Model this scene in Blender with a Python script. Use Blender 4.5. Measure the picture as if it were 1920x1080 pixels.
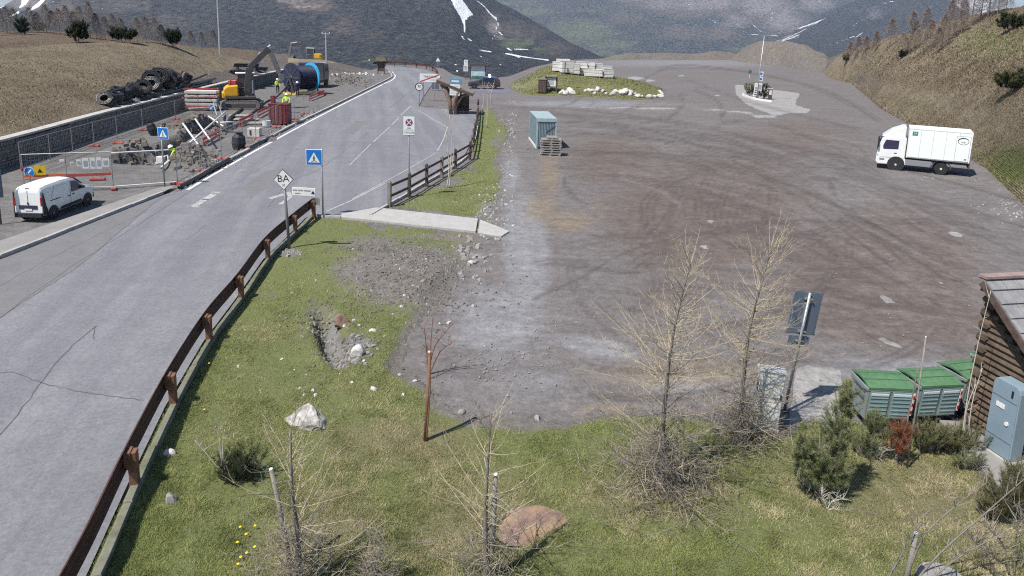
import bpy, bmesh, math, random
import numpy as np
from mathutils import Vector, Matrix
random.seed(7); RNG = np.random.default_rng(7)
R = math.radians
scene = bpy.context.scene
for o in list(bpy.data.objects): bpy.data.objects.remove(o)
COL = scene.collection

# ------------------------------------------------------------------ camera
F = 1300.0; CX, CY = 960.0, 313.0; PITCH = R(11.0); ROLL = R(1.7); H = 7.8
_f = np.array([0, math.cos(PITCH), -math.sin(PITCH)])
_r0 = np.array([1.0, 0, 0]); _u0 = np.array([0, math.sin(PITCH), math.cos(PITCH)])
_r = _r0*math.cos(ROLL) + _u0*math.sin(ROLL)
_u = _u0*math.cos(ROLL) - _r0*math.sin(ROLL)
cam_d = bpy.data.cameras.new('camera'); cam = bpy.data.objects.new('camera', cam_d); COL.objects.link(cam)
M = Matrix(((_r[0], _u[0], -_f[0], 0), (_r[1], _u[1], -_f[1], 0), (_r[2], _u[2], -_f[2], H), (0, 0, 0, 1)))
cam.matrix_world = M
cam_d.sensor_width = 36; cam_d.lens = 36*F/1920
cam_d.shift_y = -(540-CY)/1920; cam_d.clip_start = 0.1; cam_d.clip_end = 30000
scene.camera = cam
scene.render.resolution_x = 1024; scene.render.resolution_y = 576

# ------------------------------------------------------------------ world, sun, exposure
SUN_EL = R(57); SUN_AZ = R(229)      # azimuth clockwise from +Y of the place the sun stands
w = bpy.data.worlds.new('World'); scene.world = w; w.use_nodes = True
nt = w.node_tree; bg = nt.nodes['Background']; sky = nt.nodes.new('ShaderNodeTexSky'); sky.sky_type = 'NISHITA'
sky.sun_disc = False; sky.sun_elevation = SUN_EL; sky.sun_rotation = SUN_AZ; sky.altitude = 2000; sky.air_density = 1.0; sky.dust_density = 1.5
nt.links.new(sky.outputs[0], bg.inputs[0]); bg.inputs[1].default_value = 0.09
sd = bpy.data.lights.new('sun', 'SUN'); sd.energy = 5.0; sd.angle = R(0.5); sd.color = (1, 0.94, 0.86)
sun = bpy.data.objects.new('sun', sd); COL.objects.link(sun)
_sv = Vector((math.sin(SUN_AZ)*math.cos(SUN_EL), math.cos(SUN_AZ)*math.cos(SUN_EL), math.sin(SUN_EL)))
sun.rotation_euler = _sv.to_track_quat('Z', 'Y').to_euler(); sun.location = (0, 0, 50)
vs = scene.view_settings; vs.view_transform = 'Standard'; vs.look = 'None'; vs.gamma = 1; vs.exposure = 0.43; vs.use_curve_mapping = False
scene.render.engine = 'CYCLES'
cy = scene.cycles; cy.use_denoising = False; cy.filter_width = 1.15; cy.max_bounces = 6; cy.diffuse_bounces = 2; cy.glossy_bounces = 2; cy.transparent_max_bounces = 12; cy.volume_bounces = 0
cy.use_adaptive_sampling = True; cy.adaptive_threshold = 0.025

# ------------------------------------------------------------------ picture <-> place
def ray(px, py):
    px = np.asarray(px, float); py = np.asarray(py, float)
    a = (px-CX)/F; b = -(py-CY)/F
    return _f + a[..., None]*_r + b[..., None]*_u
def PG(px, py, z=0.0):                 # points on level z (arrays)
    d = ray(px, py); t = (z-H)/d[..., 2]
    return np.array([0, 0, H]) + d*t[..., None]
def P(px, py, z=0.0): return Vector(PG(px, py, z).tolist())
def PY(px, py, Y):                     # points at world depth Y (arrays)
    d = ray(px, py); t = np.asarray(Y, float)/d[..., 1]
    return np.array([0, 0, H]) + d*t[..., None]
def PV(px, py, Y): return Vector(PY(px, py, Y).tolist())
def proj(x, y, z=0.0):                 # world -> pixel (arrays)
    v = np.stack([np.asarray(x, float), np.asarray(y, float), np.asarray(z, float)-H+0*np.asarray(x, float)], -1)
    d = v@_f
    return CX + F*(v@_r)/d, CY - F*(v@_u)/d
def mpp(px, py):                       # metres per pixel on the ground there
    p = PG(px, py); return float((p-np.array([0, 0, H]))@_f)/F
def ztop(bx, by, ty, tx=None, z=0.0):  # height at which the pixel above a foot point lies
    b = PG(bx, by, z); return float(PY(bx if tx is None else tx, ty, b[1])[2]-z)

# ------------------------------------------------------------------ numpy noise and polygons
_LAT = {}
def vnoise(x, y, seed=0):
    x = np.asarray(x, float); y = np.asarray(y, float)
    if seed not in _LAT: _LAT[seed] = np.random.default_rng(seed).random((256, 256))
    g = _LAT[seed]
    xi = np.floor(x).astype(int); yi = np.floor(y).astype(int); fx = x-xi; fy = y-yi
    fx = fx*fx*(3-2*fx); fy = fy*fy*(3-2*fy)
    a = g[xi % 256, yi % 256]; b = g[(xi+1) % 256, yi % 256]; c = g[xi % 256, (yi+1) % 256]; d = g[(xi+1) % 256, (yi+1) % 256]
    return (a*(1-fx)+b*fx)*(1-fy) + (c*(1-fx)+d*fx)*fy
def fbm(x, y, s=1.0, o=4, seed=0):
    v = 0; a = .5; t = 0
    for k in range(o):
        v = v + a*vnoise(np.asarray(x)*s+17.3*k, np.asarray(y)*s-9.1*k, seed+k); t += a; a *= .5; s *= 2.03
    return v/t
def seg_dist(px, py, pts):
    px = np.asarray(px, float); py = np.asarray(py, float); best = np.full(px.shape, 1e9)
    for (ax, ay), (bx, by) in zip(pts[:-1], pts[1:]):
        dx, dy = bx-ax, by-ay; L = dx*dx+dy*dy+1e-9
        t = np.clip(((px-ax)*dx+(py-ay)*dy)/L, 0, 1)
        best = np.minimum(best, np.hypot(px-ax-t*dx, py-ay-t*dy))
    return best
def inside(px, py, poly):
    px = np.asarray(px, float); py = np.asarray(py, float); r = np.zeros(px.shape, bool); n = len(poly)
    for i in range(n):
        x1, y1 = poly[i]; x2, y2 = poly[(i+1) % n]
        c = ((y1 > py) != (y2 > py)) & (px < (x2-x1)*(py-y1)/((y2-y1) or 1e-9)+x1); r ^= c
    return r
def sdf(px, py, poly):                 # positive inside
    d = seg_dist(px, py, list(poly)+[poly[0]]); return np.where(inside(px, py, poly), d, -d)
def sstep(a, b, x): t = np.clip((x-a)/(b-a), 0, 1); return t*t*(3-2*t)
def interp(pts, x): xs, ys = zip(*pts); return np.interp(x, xs, ys)
def smooth_line(pts, n=8):             # Catmull-Rom through pixel or world points
    pts = [np.array(p, float) for p in pts]; out = []
    for i in range(len(pts)-1):
        p0 = pts[max(i-1, 0)]; p1 = pts[i]; p2 = pts[i+1]; p3 = pts[min(i+2, len(pts)-1)]
        for k in range(n):
            t = k/n
            out.append(.5*((2*p1)+(-p0+p2)*t+(2*p0-5*p1+4*p2-p3)*t*t+(-p0+3*p1-3*p2+p3)*t**3))
    out.append(pts[-1]); return out

# ------------------------------------------------------------------ materials
MATS = {}
def mat(name, c, c2=None, scale=4.0, rough=.8, bump=0.0, bscale=None, metal=0.0, spec=.35, detail=6.0, emit=0.0, c3=None, scale3=.6, dist=.02, obj=True, coat=0.0):
    if name in MATS: return MATS[name]
    m = bpy.data.materials.new(name); m.use_nodes = True; nt = m.node_tree; N = nt.nodes; L = nt.links
    b = N['Principled BSDF']; b.inputs['Base Color'].default_value = (*c, 1); b.inputs['Roughness'].default_value = rough
    b.inputs['Metallic'].default_value = metal; b.inputs['Specular IOR Level'].default_value = spec
    if coat: b.inputs['Coat Weight'].default_value = coat; b.inputs['Coat Roughness'].default_value = .1
    tc = N.new('ShaderNodeTexCoord'); src = tc.outputs['Object']
    if c2 is not None:
        n = N.new('ShaderNodeTexNoise'); n.inputs['Scale'].default_value = scale; n.inputs['Detail'].default_value = detail; n.inputs['Roughness'].default_value = .65
        L.new(src, n.inputs['Vector'])
        r = N.new('ShaderNodeValToRGB'); r.color_ramp.elements[0].position = .32; r.color_ramp.elements[1].position = .68
        r.color_ramp.elements[0].color = (*c, 1); r.color_ramp.elements[1].color = (*c2, 1); L.new(n.outputs['Fac'], r.inputs['Fac'])
        out = r.outputs['Color']
        if c3 is not None:
            n3 = N.new('ShaderNodeTexNoise'); n3.inputs['Scale'].default_value = scale3; n3.inputs['Detail'].default_value = 4; L.new(src, n3.inputs['Vector'])
            r3 = N.new('ShaderNodeValToRGB'); r3.color_ramp.elements[0].position = .45; r3.color_ramp.elements[1].position = .62; L.new(n3.outputs['Fac'], r3.inputs['Fac'])
            mx = N.new('ShaderNodeMix'); mx.data_type = 'RGBA'; L.new(r3.outputs['Color'], mx.inputs[0]); L.new(out, mx.inputs[6]); mx.inputs[7].default_value = (*c3, 1); out = mx.outputs[2]
        L.new(out, b.inputs['Base Color'])
    if bump:
        n2 = N.new('ShaderNodeTexNoise'); n2.inputs['Scale'].default_value = bscale or scale*3; n2.inputs['Detail'].default_value = 5; L.new(src, n2.inputs['Vector'])
        bp = N.new('ShaderNodeBump'); bp.inputs['Strength'].default_value = bump; bp.inputs['Distance'].default_value = dist; L.new(n2.outputs['Fac'], bp.inputs['Height']); L.new(bp.outputs['Normal'], b.inputs['Normal'])
    if emit: b.inputs['Emission Color'].default_value = (*c, 1); b.inputs['Emission Strength'].default_value = emit
    MATS[name] = m; return m

class NT:                               # small node-tree writer for the ground materials
    def __init__(s, name, rough=.9, spec=.25):
        s.m = bpy.data.materials.new(name); s.m.use_nodes = True; s.t = s.m.node_tree; s.N = s.t.nodes; s.L = s.t.links
        s.b = s.N['Principled BSDF']; s.b.inputs['Roughness'].default_value = rough; s.b.inputs['Specular IOR Level'].default_value = spec
        s.tc = s.N.new('ShaderNodeTexCoord').outputs['Object']; MATS[name] = s.m
    def mapping(s, sc=(1, 1, 1), rot=0):
        m = s.N.new('ShaderNodeMapping'); m.inputs['Scale'].default_value = sc; m.inputs['Rotation'].default_value = (0, 0, rot); s.L.new(s.tc, m.inputs['Vector']); return m.outputs[0]
    def mapping2(s, sc, rot):
        m = s.N.new('ShaderNodeMapping'); m.inputs['Rotation'].default_value = (0, 0, rot); s.L.new(s.tc, m.inputs['Vector']); q = s.N.new('ShaderNodeMapping'); q.inputs['Scale'].default_value = sc; s.L.new(m.outputs[0], q.inputs['Vector']); return q.outputs[0]
    def noise(s, scale, detail=6, rough=.6, vec=None, dist=0):
        n = s.N.new('ShaderNodeTexNoise'); n.inputs['Scale'].default_value = scale; n.inputs['Detail'].default_value = detail; n.inputs['Roughness'].default_value = rough; n.inputs['Distortion'].default_value = dist
        s.L.new(vec or s.tc, n.inputs['Vector']); return n.outputs['Fac']
    def voronoi(s, scale, out='Distance', feature='F1', rnd=1.0):
        n = s.N.new('ShaderNodeTexVoronoi'); n.feature = feature; n.inputs['Scale'].default_value = scale; n.inputs['Randomness'].default_value = rnd; s.L.new(s.tc, n.inputs['Vector']); return n.outputs[out]
    def attr(s, name):
        a = s.N.new('ShaderNodeAttribute'); a.attribute_name = name
        sp = s.N.new('ShaderNodeSeparateColor'); s.L.new(a.outputs['Color'], sp.inputs[0]); return sp.outputs
    def attr_col(s, name):
        a = s.N.new('ShaderNodeAttribute'); a.attribute_name = name; return a.outputs['Color']
    def math(s, op, a, b=None, clamp=False):
        n = s.N.new('ShaderNodeMath'); n.operation = op; n.use_clamp = clamp
        for i, v in enumerate((a, b)):
            if v is None: continue
            if isinstance(v, (int, float)): n.inputs[i].default_value = v
            else: s.L.new(v, n.inputs[i])
        return n.outputs[0]
    def ramp(s, fac, *st):
        r = s.N.new('ShaderNodeValToRGB'); e = r.color_ramp.elements
        while len(e) < len(st): e.new(.5)
        for k, (p, c) in enumerate(st):
            e[k].position = p; e[k].color = (*c, 1) if isinstance(c, tuple) else (c, c, c, 1)
        s.L.new(fac, r.inputs[0]); return r.outputs[0]
    def mix(s, fac, a, b, blend='MIX'):
        n = s.N.new('ShaderNodeMix'); n.data_type = 'RGBA'; n.blend_type = blend
        for i, v in ((0, fac), (6, a), (7, b)):
            if isinstance(v, (int, float)): n.inputs[i].default_value = v
            elif isinstance(v, tuple): n.inputs[i].default_value = (*v, 1)
            else: s.L.new(v, n.inputs[i])
        return n.outputs[2]
    def rough_mask(s, m, amt=.5, scale=2.0, lo=.35, hi=.65):   # attribute mask with a ragged edge
        n = s.noise(scale, 5, .65); k = s.math('ADD', m, s.math('MULTIPLY', s.math('SUBTRACT', n, .5), amt))
        return s.ramp(k, (lo, 0.0), (hi, 1.0))
    def finish(s, col, height=None, strength=.4, dist=.03):
        s.L.new(col, s.b.inputs['Base Color']) if not isinstance(col, tuple) else None
        if height is not None:
            bp = s.N.new('ShaderNodeBump'); bp.inputs['Strength'].default_value = strength; bp.inputs['Distance'].default_value = dist
            s.L.new(height, bp.inputs['Height']); s.L.new(bp.outputs[0], s.b.inputs['Normal'])
        return s.m

# ------------------------------------------------------------------ object helpers
def tag(o, label=None, cat=None, group=None, kind=None):
    if label: o['label'] = label
    if cat: o['category'] = cat
    if group: o['group'] = group
    if kind: o['kind'] = kind
    return o
def thing(name, label, cat, loc=(0, 0, 0), rz=0.0, sc=1.0, group=None, lean=(0, 0)):
    o = bpy.data.objects.new(name, None); COL.objects.link(o); o.location = loc; o.rotation_euler = (lean[0], lean[1], rz); o.scale = (sc, sc, sc); o.empty_display_size = .2
    return tag(o, label, cat, group)
def link_mesh(name, me, m=None, parent=None):
    o = bpy.data.objects.new(name, me); COL.objects.link(o)
    if m is not None:
        me.materials.clear(); me.materials.append(MATS[m] if isinstance(m, str) else m)
    if parent is not None: o.parent = parent
    return o
def npmesh(name, verts, faces, attrs=None, smooth=False):     # numpy arrays; faces (n,3) or (n,4)
    me = bpy.data.meshes.new(name); verts = np.asarray(verts, np.float32); faces = np.asarray(faces, np.int32); k = faces.shape[1]
    me.vertices.add(len(verts)); me.vertices.foreach_set('co', verts.ravel())
    me.loops.add(faces.size); me.loops.foreach_set('vertex_index', faces.ravel())
    me.polygons.add(len(faces)); me.polygons.foreach_set('loop_start', np.arange(0, faces.size, k, dtype=np.int32)); me.polygons.foreach_set('loop_total', np.full(len(faces), k, np.int32))
    me.update(calc_edges=True)
    for an, av in (attrs or {}).items():
        a = me.color_attributes.new(an, 'FLOAT_COLOR', 'POINT'); c = np.ones((len(verts), 4), np.float32); c[:, :av.shape[1]] = av; a.data.foreach_set('color', c.ravel())
    if smooth: me.polygons.foreach_set('use_smooth', np.ones(len(faces), bool))
    return me
def grid_faces(nr, nc):
    i = np.arange(nr*nc).reshape(nr, nc); return np.stack([i[:-1, :-1].ravel(), i[:-1, 1:].ravel(), i[1:, 1:].ravel(), i[1:, :-1].ravel()], 1)

class MB:
    def __init__(s): s.v = []; s.f = []
    def add(s, vs, fs):
        n = len(s.v); s.v += [tuple(x) for x in vs]; s.f += [tuple(i+n for i in f) for f in fs]; return s
    def box(s, c, d, rot=None, taper=1.0):
        x, y, z = d[0]/2, d[1]/2, d[2]/2; pts = []
        for sz in (-1, 1):
            k = taper if sz > 0 else 1.0
            for sx, sy in ((-1, -1), (1, -1), (1, 1), (-1, 1)): pts.append(Vector((sx*x*k, sy*y*k, sz*z)))
        if rot is not None: pts = [rot@p for p in pts]
        c = Vector(c)
        return s.add([p+c for p in pts], [(3, 2, 1, 0), (4, 5, 6, 7), (0, 1, 5, 4), (1, 2, 6, 5), (2, 3, 7, 6), (3, 0, 4, 7)])
    def beam(s, a, b, wd, ht, up=(0, 0, 1)):      # rectangular bar from a to b
        a, b = Vector(a), Vector(b); d = (b-a); L = d.length
        if L < 1e-6: return s
        d.normalize(); u = Vector(up); u = (u-d*u.dot(d))
        if u.length < 1e-4: u = Vector((0, 1, 0)); u = u-d*u.dot(d)
        u.normalize(); r = d.cross(u)
        return s.box((a+b)/2, (L, wd, ht), Matrix((d, r, u)).transposed())
    def tube(s, pts, r, n=6, cap=True):
        pts = [Vector(p) for p in pts]; rs = r if isinstance(r, (list, tuple)) else [r]*len(pts); base = len(s.v); ref = None
        for i, p in enumerate(pts):
            d = (pts[min(i+1, len(pts)-1)]-pts[max(i-1, 0)])
            if d.length < 1e-9: d = Vector((0, 0, 1))
            d.normalize()
            if ref is None: ref = d.orthogonal().normalized()
            u = ref-d*ref.dot(d)
            if u.length < 1e-5: u = d.orthogonal()
            u.normalize(); ref = u; v = d.cross(u)
            for k in range(n):
                a = 2*math.pi*k/n; s.v.append(tuple(p+(u*math.cos(a)+v*math.sin(a))*rs[i]))
        for i in range(len(pts)-1):
            for k in range(n):
                a = base+i*n+k; b = base+i*n+(k+1) % n; s.f.append((a, b, b+n, a+n))
        if cap:
            s.f.append(tuple(base+k for k in reversed(range(n)))); e = base+(len(pts)-1)*n; s.f.append(tuple(e+k for k in range(n)))
        return s
    def prism(s, poly, y0, y1, axis='y'):         # polygon in the two other axes, extruded
        n = len(poly)
        def pt(a, b, t): return {'y': (a, t, b), 'x': (t, a, b), 'z': (a, b, t)}[axis]
        vs = [pt(a, b, y0) for a, b in poly]+[pt(a, b, y1) for a, b in poly]
        area = sum(poly[i][0]*poly[(i+1) % n][1]-poly[(i+1) % n][0]*poly[i][1] for i in range(n))
        flip = (area > 0) == (axis in ('x', 'z'))
        if (y1 < y0): flip = not flip
        b = tuple(range(n)); t = tuple(range(n, 2*n)); sides = [(i, (i+1) % n, (i+1) % n+n, i+n) for i in range(n)]
        if flip: fs = [b[::-1], t]+sides
        else: fs = [b, t[::-1]]+[f[::-1] for f in sides]
        return s.add(vs, fs)
    def lathe(s, prof, n=16, axis='y', c=(0, 0, 0)):   # (radius, along)
        base = len(s.v); c = Vector(c)
        for r, t in prof:
            for k in range(n):
                a = 2*math.pi*k/n; p = {'y': (r*math.cos(a), t, r*math.sin(a)), 'z': (r*math.cos(a), r*math.sin(a), t), 'x': (t, r*math.cos(a), r*math.sin(a))}[axis]
                s.v.append(tuple(Vector(p)+c))
        m = len(prof)
        for i in range(m-1):
            for k in range(n):
                a = base+i*n+k; b = base+i*n+(k+1) % n; f = (a, b, b+n, a+n); s.f.append(f if axis != 'y' else f[::-1])
        s.f.append(tuple(base+k for k in range(n))); s.f.append(tuple(base+(m-1)*n+k for k in range(n))); return s
    def quad(s, *pts): return s.add(pts, [tuple(range(len(pts)))])
    def build(s, name, m, parent=None, smooth=False, bevel=0.0, seg=2):
        me = bpy.data.meshes.new(name); me.from_pydata(s.v, [], s.f); me.update()
        o = link_mesh(name, me, m, parent)
        if smooth: me.polygons.foreach_set('use_smooth', [True]*len(me.polygons))
        if bevel:
            b = o.modifiers.new('bevel', 'BEVEL'); b.width = bevel; b.segments = seg; b.limit_method = 'ANGLE'; b.angle_limit = R(35); b.harden_normals = False
        return o
def copy_tree(o, parent=None):
    c = o.copy(); COL.objects.link(c); c.parent = parent
    for ch in list(o.children): copy_tree(ch, c)
    return c
def text(body, size, m, parent, loc, rot=(R(90), 0, 0), align='CENTER', sx=1.0):
    cu = bpy.data.curves.new('lettering', 'FONT'); cu.body = body; cu.size = size; cu.align_x = align; cu.align_y = 'CENTER'; cu.extrude = .001; cu.resolution_u = 2
    t_ = bpy.data.objects.new('lettering', cu); COL.objects.link(t_); me = bpy.data.meshes.new_from_object(t_.evaluated_get(bpy.context.evaluated_depsgraph_get())); bpy.data.objects.remove(t_)
    o = link_mesh('lettering', me, m, parent); o.location = loc; o.rotation_euler = rot; o.scale = (sx, 1, 1); return o
def rock_mesh(name, dims, seed=0, sub=2, rough=.25, flat=0.35):
    bm = bmesh.new(); bmesh.ops.create_icosphere(bm, subdivisions=sub, radius=1.0); rn = random.Random(seed)
    planes = [(Vector((rn.gauss(0, 1), rn.gauss(0, 1), rn.gauss(0, .8))).normalized(), rn.uniform(.55, .92)) for _ in range(9)]
    for v in bm.verts:
        p = v.co.copy()
        for n_, d_ in planes:
            k = p.dot(n_)-d_
            if k > 0: p -= n_*k*.9
        p *= 1+rough*(rn.random()-.5)*.35
        v.co = Vector((p.x*dims[0]/2, p.y*dims[1]/2, max(p.z, -flat)*dims[2]/(1+flat)+dims[2]*flat/(1+flat)))
    me = bpy.data.meshes.new(name); bm.to_mesh(me); bm.free(); return me
# ================================================================== materials of the setting
def make_ground_mats():
    g = NT('lot_gravel', .95)
    a = g.attr('m1'); b = g.attr('m2')
    n1 = g.noise(.11, 6, .6); n2 = g.noise(.9, 7, .7); n3 = g.noise(14, 4, .7); st = g.noise(.45, 6, .7, g.mapping((.35, 2.2, 1), .25))
    col = g.ramp(n1, (.3, (.138, .123, .117)), (.7, (.168, .152, .146)))
    col = g.mix(g.ramp(n2, (.35, 0.0), (.7, .6)), col, (.155, .152, .163))
    col = g.mix(g.ramp(st, (.42, 0.0), (.66, .5)), col, (.195, .186, .19))
    col = g.mix(g.rough_mask(a[1], .6, .8), col, g.ramp(n2, (.3, (.19, .19, .20)), (.7, (.25, .25, .265))))           # pale gravel
    col = g.mix(g.rough_mask(a[2], .55, .5), col, g.ramp(n2, (.3, (.116, .096, .087)), (.7, (.155, .130, .119))))        # brown wet
    col = g.mix(g.rough_mask(b[1], .4, 1.2), col, g.ramp(n2, (.3, (.13, .127, .125)), (.7, (.185, .18, .178))))        # site gravel
    tanf = g.rough_mask(a[0], .7, 2.4, .3, .8)
    col = g.mix(g.math('MULTIPLY', tanf, .7), col, g.ramp(n2, (.3, (.19, .148, .10)), (.7, (.25, .205, .15))))
    con = g.rough_mask(b[2], .9, 1.3, .42, .62)
    col = g.mix(con, col, g.ramp(n2, (.3, (.27, .265, .26)), (.7, (.33, .325, .32))))
    tr = g.math('MULTIPLY', b[0], g.ramp(g.noise(1.3, 5, .7), (.30, .35), (.55, 1.0)))
    col = g.mix(g.math('MULTIPLY', tr, .95), col, (.070, .058, .056))
    lt = g.math('MULTIPLY', g.attr('m3')[0], g.ramp(g.noise(1.6, 5, .7), (.35, .1), (.6, .8))); col = g.mix(g.math('MULTIPLY', lt, .6), col, (.25, .235, .225))
    sp = g.voronoi(3.2); spk = g.ramp(sp, (.03, 1.0), (.075, 0.0))
    col = g.mix(g.math('MULTIPLY', spk, .35), col, (.30, .30, .31))
    ms = g.noise(2.6, 7, .88); ms2 = g.noise(.55, 6, .8, g.mapping((.5, 1.9, 1), .2), .6); col = g.mix(1.0, col, g.ramp(ms, (.30, .54), (.5, .93), (.70, 1.34)), 'MULTIPLY'); col = g.mix(1.0, col, g.ramp(ms2, (.32, .87), (.68, 1.13)), 'MULTIPLY')
    fine = g.ramp(n3, (.25, .80), (.75, 1.20)); col = g.mix(1.0, col, fine, 'MULTIPLY')
    h = g.math('ADD', g.math('MULTIPLY', n3, .5), g.math('ADD', g.math('MULTIPLY', n2, 1.6), g.math('MULTIPLY', spk, .4)))
    g.finish(col, h, .75, .05)

    g = NT('asphalt', .85, .3)
    n1 = g.noise(.16, 4, .5); n2 = g.noise(1.2, 6, .65); n3 = g.noise(60, 3, .8); st = g.noise(.9, 5, .6, g.mapping2((1.0, .05, 1), -.2))
    col = g.ramp(n1, (.3, (.156, .160, .180)), (.7, (.184, .188, .208)))
    col = g.mix(g.ramp(st, (.42, 0.0), (.60, .85)), col, (.218, .222, .242))
    col = g.mix(g.ramp(n2, (.35, .45), (.6, 0.0)), col, (.140, .143, .158))
    pat = g.ramp(g.voronoi(.22, 'Color'), (.0, .955), (1.0, 1.045)); col = g.mix(1.0, col, pat, 'MULTIPLY')
    gr = g.noise(16, 4, .8); col = g.mix(1.0, col, g.ramp(gr, (.25, .84), (.75, 1.16)), 'MULTIPLY')
    ms = g.noise(11.0, 5, .9); col = g.mix(1.0, col, g.ramp(ms, (.3, .74), (.7, 1.26)), 'MULTIPLY')
    sp2 = g.ramp(g.voronoi(9.0), (.05, 1.0), (.13, 0.0)); col = g.mix(g.math('MULTIPLY', sp2, .28), col, (.42, .42, .43))
    g.finish(col, n3, .3, .01)

    g = NT('old_asphalt', .88, .25)
    n2 = g.noise(1.1, 6, .65); n3 = g.noise(12, 5, .9); col = g.ramp(n2, (.3, (.150, .151, .160)), (.7, (.183, .184, .193))); col = g.mix(1.0, col, g.ramp(n3, (.3, .78), (.7, 1.22)), 'MULTIPLY'); g.finish(col, n3, .3, .01)
    g = NT('pavement_asphalt', .9, .25)
    n2 = g.noise(1.6, 6, .65); n3 = g.noise(40, 3, .8)
    col = g.ramp(n2, (.3, (.21, .205, .20)), (.7, (.27, .265, .26))); col = g.mix(1.0, col, g.ramp(n3, (.2, .75), (.8, 1.25)), 'MULTIPLY'); g.finish(col, n3, .3, .01)

    g = NT('lawn_soil', .95)
    a = g.attr('m1')                     # R earth, G dry, B stony
    n2 = g.noise(1.3, 7, .7); n3 = g.noise(18, 5, .75); n4 = g.noise(5, 5, .7)
    col = g.ramp(n3, (.25, (.11, .13, .048)), (.75, (.20, .22, .09)))
    dry = g.rough_mask(a[1], .8, 1.1, .3, .75); col = g.mix(g.math('MULTIPLY', dry, .85), col, g.ramp(n3, (.25, (.13, .12, .062)), (.75, (.26, .235, .14))))
    ear = g.rough_mask(a[0], .7, 1.6, .35, .7); col = g.mix(ear, col, g.ramp(n4, (.3, (.125, .114, .106)), (.7, (.24, .225, .21))))
    sto = g.rough_mask(a[2], .6, 2.0, .35, .65); col = g.mix(sto, col, g.ramp(n4, (.3, (.16, .16, .16)), (.7, (.28, .28, .28))))
    h = g.math('ADD', n3, n4); g.finish(col, h, .9, .06)

    g = NT('dry_hill', .95)
    a = g.attr('m1')                     # R heath, G green, B soil
    v = g.mapping((1, 1, 2.2))
    n1 = g.noise(.13, 5, .6); n2 = g.noise(.8, 7, .75, v); n3 = g.noise(3.2, 5, .75, v); n4 = g.noise(9, 4, .75)
    n2 = g.noise(.5, 10, .82, v); col = g.ramp(n2, (.34, (.15, .122, .084)), (.5, (.25, .21, .15)), (.66, (.34, .295, .215)))
    col = g.mix(g.ramp(n1, (.4, 0.0), (.65, .45)), col, (.155, .118, .082))
    he = g.rough_mask(a[0], .9, .7, .3, .7); col = g.mix(g.math('MULTIPLY', he, .9), col, g.ramp(n3, (.3, (.07, .052, .042)), (.5, (.15, .112, .08)), (.72, (.24, .195, .138))))
    gr = g.rough_mask(a[1], .9, .8, .35, .75); col = g.mix(g.math('MULTIPLY', gr, .8), col, g.ramp(n3, (.3, (.055, .07, .026)), (.7, (.125, .135, .06))))
    so = g.rough_mask(a[2], .6, .6, .35, .65); col = g.mix(so, col, g.ramp(n3, (.3, (.11, .095, .085)), (.7, (.19, .17, .155))))
    col = g.mix(1.0, col, g.ramp(n4, (.25, .72), (.75, 1.28)), 'MULTIPLY')
    h = g.math('ADD', g.math('MULTIPLY', n2, 1.5), g.math('ADD', n3, g.math('MULTIPLY', n4, .4))); g.finish(col, h, 1.0, .22)

    g = NT('gravel_heap', .95)
    n1 = g.noise(.25, 6, .7); n2 = g.noise(1.6, 6, .75); vo = g.voronoi(1.1, 'Color')
    col = g.ramp(n2, (.3, (.12, .108, .10)), (.7, (.225, .21, .195))); col = g.mix(g.ramp(n1, (.45, 0.0), (.62, .6)), col, (.165, .13, .09))
    col = g.mix(1.0, col, g.ramp(g.noise(.9, 8, .85), (.3, .6), (.7, 1.4)), 'MULTIPLY'); g.finish(col, n2, 1.0, .5)

    g = NT('forest_mountain', 1.0, .05)
    a = g.attr('m1'); b = g.attr('m2')   # m1: R snow, G meadow, B brown ; m2: R rock
    n1 = g.noise(.0022, 7, .6); n2 = g.noise(.016, 6, .8); n3 = g.noise(.07, 4, .8)
    n3 = g.noise(.075, 5, .8); n4 = g.noise(.004, 7, .7)
    fo = g.ramp(n3, (.38, (.006, .009, .013)), (.5, (.030, .038, .045)), (.62, (.105, .108, .108)))
    fo = g.mix(1.0, fo, g.ramp(n4, (.3, .72), (.7, 1.3)), 'MULTIPLY')
    fo = g.mix(g.ramp(n1, (.4, 0.0), (.65, .5)), fo, g.ramp(n3, (.36, (.014, .016, .02)), (.64, (.13, .108, .10))))
    fo = g.mix(g.math('MULTIPLY', b[1], .48), fo, (.008, .011, .016))
    br = g.rough_mask(a[2], .8, .006, .3, .75); col = g.mix(g.math('MULTIPLY', br, .85), fo, g.ramp(n3, (.36, (.03, .026, .026)), (.64, (.20, .165, .145))))
    me = g.rough_mask(a[1], .8, .008, .3, .75); col = g.mix(g.math('MULTIPLY', me, .75), col, g.ramp(n3, (.36, (.03, .05, .03)), (.64, (.19, .21, .12))))
    ro = g.rough_mask(b[0], .8, .008, .3, .75); col = g.mix(g.math('MULTIPLY', ro, .8), col, g.ramp(n3, (.36, (.06, .056, .06)), (.64, (.33, .30, .30))))
    sn = g.rough_mask(a[0], 1.1, .05, .56, .70); col = g.mix(sn, col, (.82, .84, .88))
    g.finish(col, n3, .8, 9.0)
make_ground_mats()
mat('concrete', (.34, .335, .325), (.42, .415, .40), 3, .9, .3, 25)
mat('kerb_stone', (.30, .295, .285), (.44, .43, .42), 2.5, .9, .4, 18)
mat('kerb_mossy', (.10, .11, .065), (.21, .21, .165), 2.2, .95, .5, 14)
mat('white_paint', (.62, .62, .62), (.78, .78, .77), 2.0, .7)
mat('worn_paint', (.25, .25, .255), (.46, .46, .46), 5, .8)
mat('crack', (.10, .10, .108), rough=.9)
mat('stone_pale', (.40, .39, .375), (.62, .61, .59), 4, .9, .7, 9)
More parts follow.
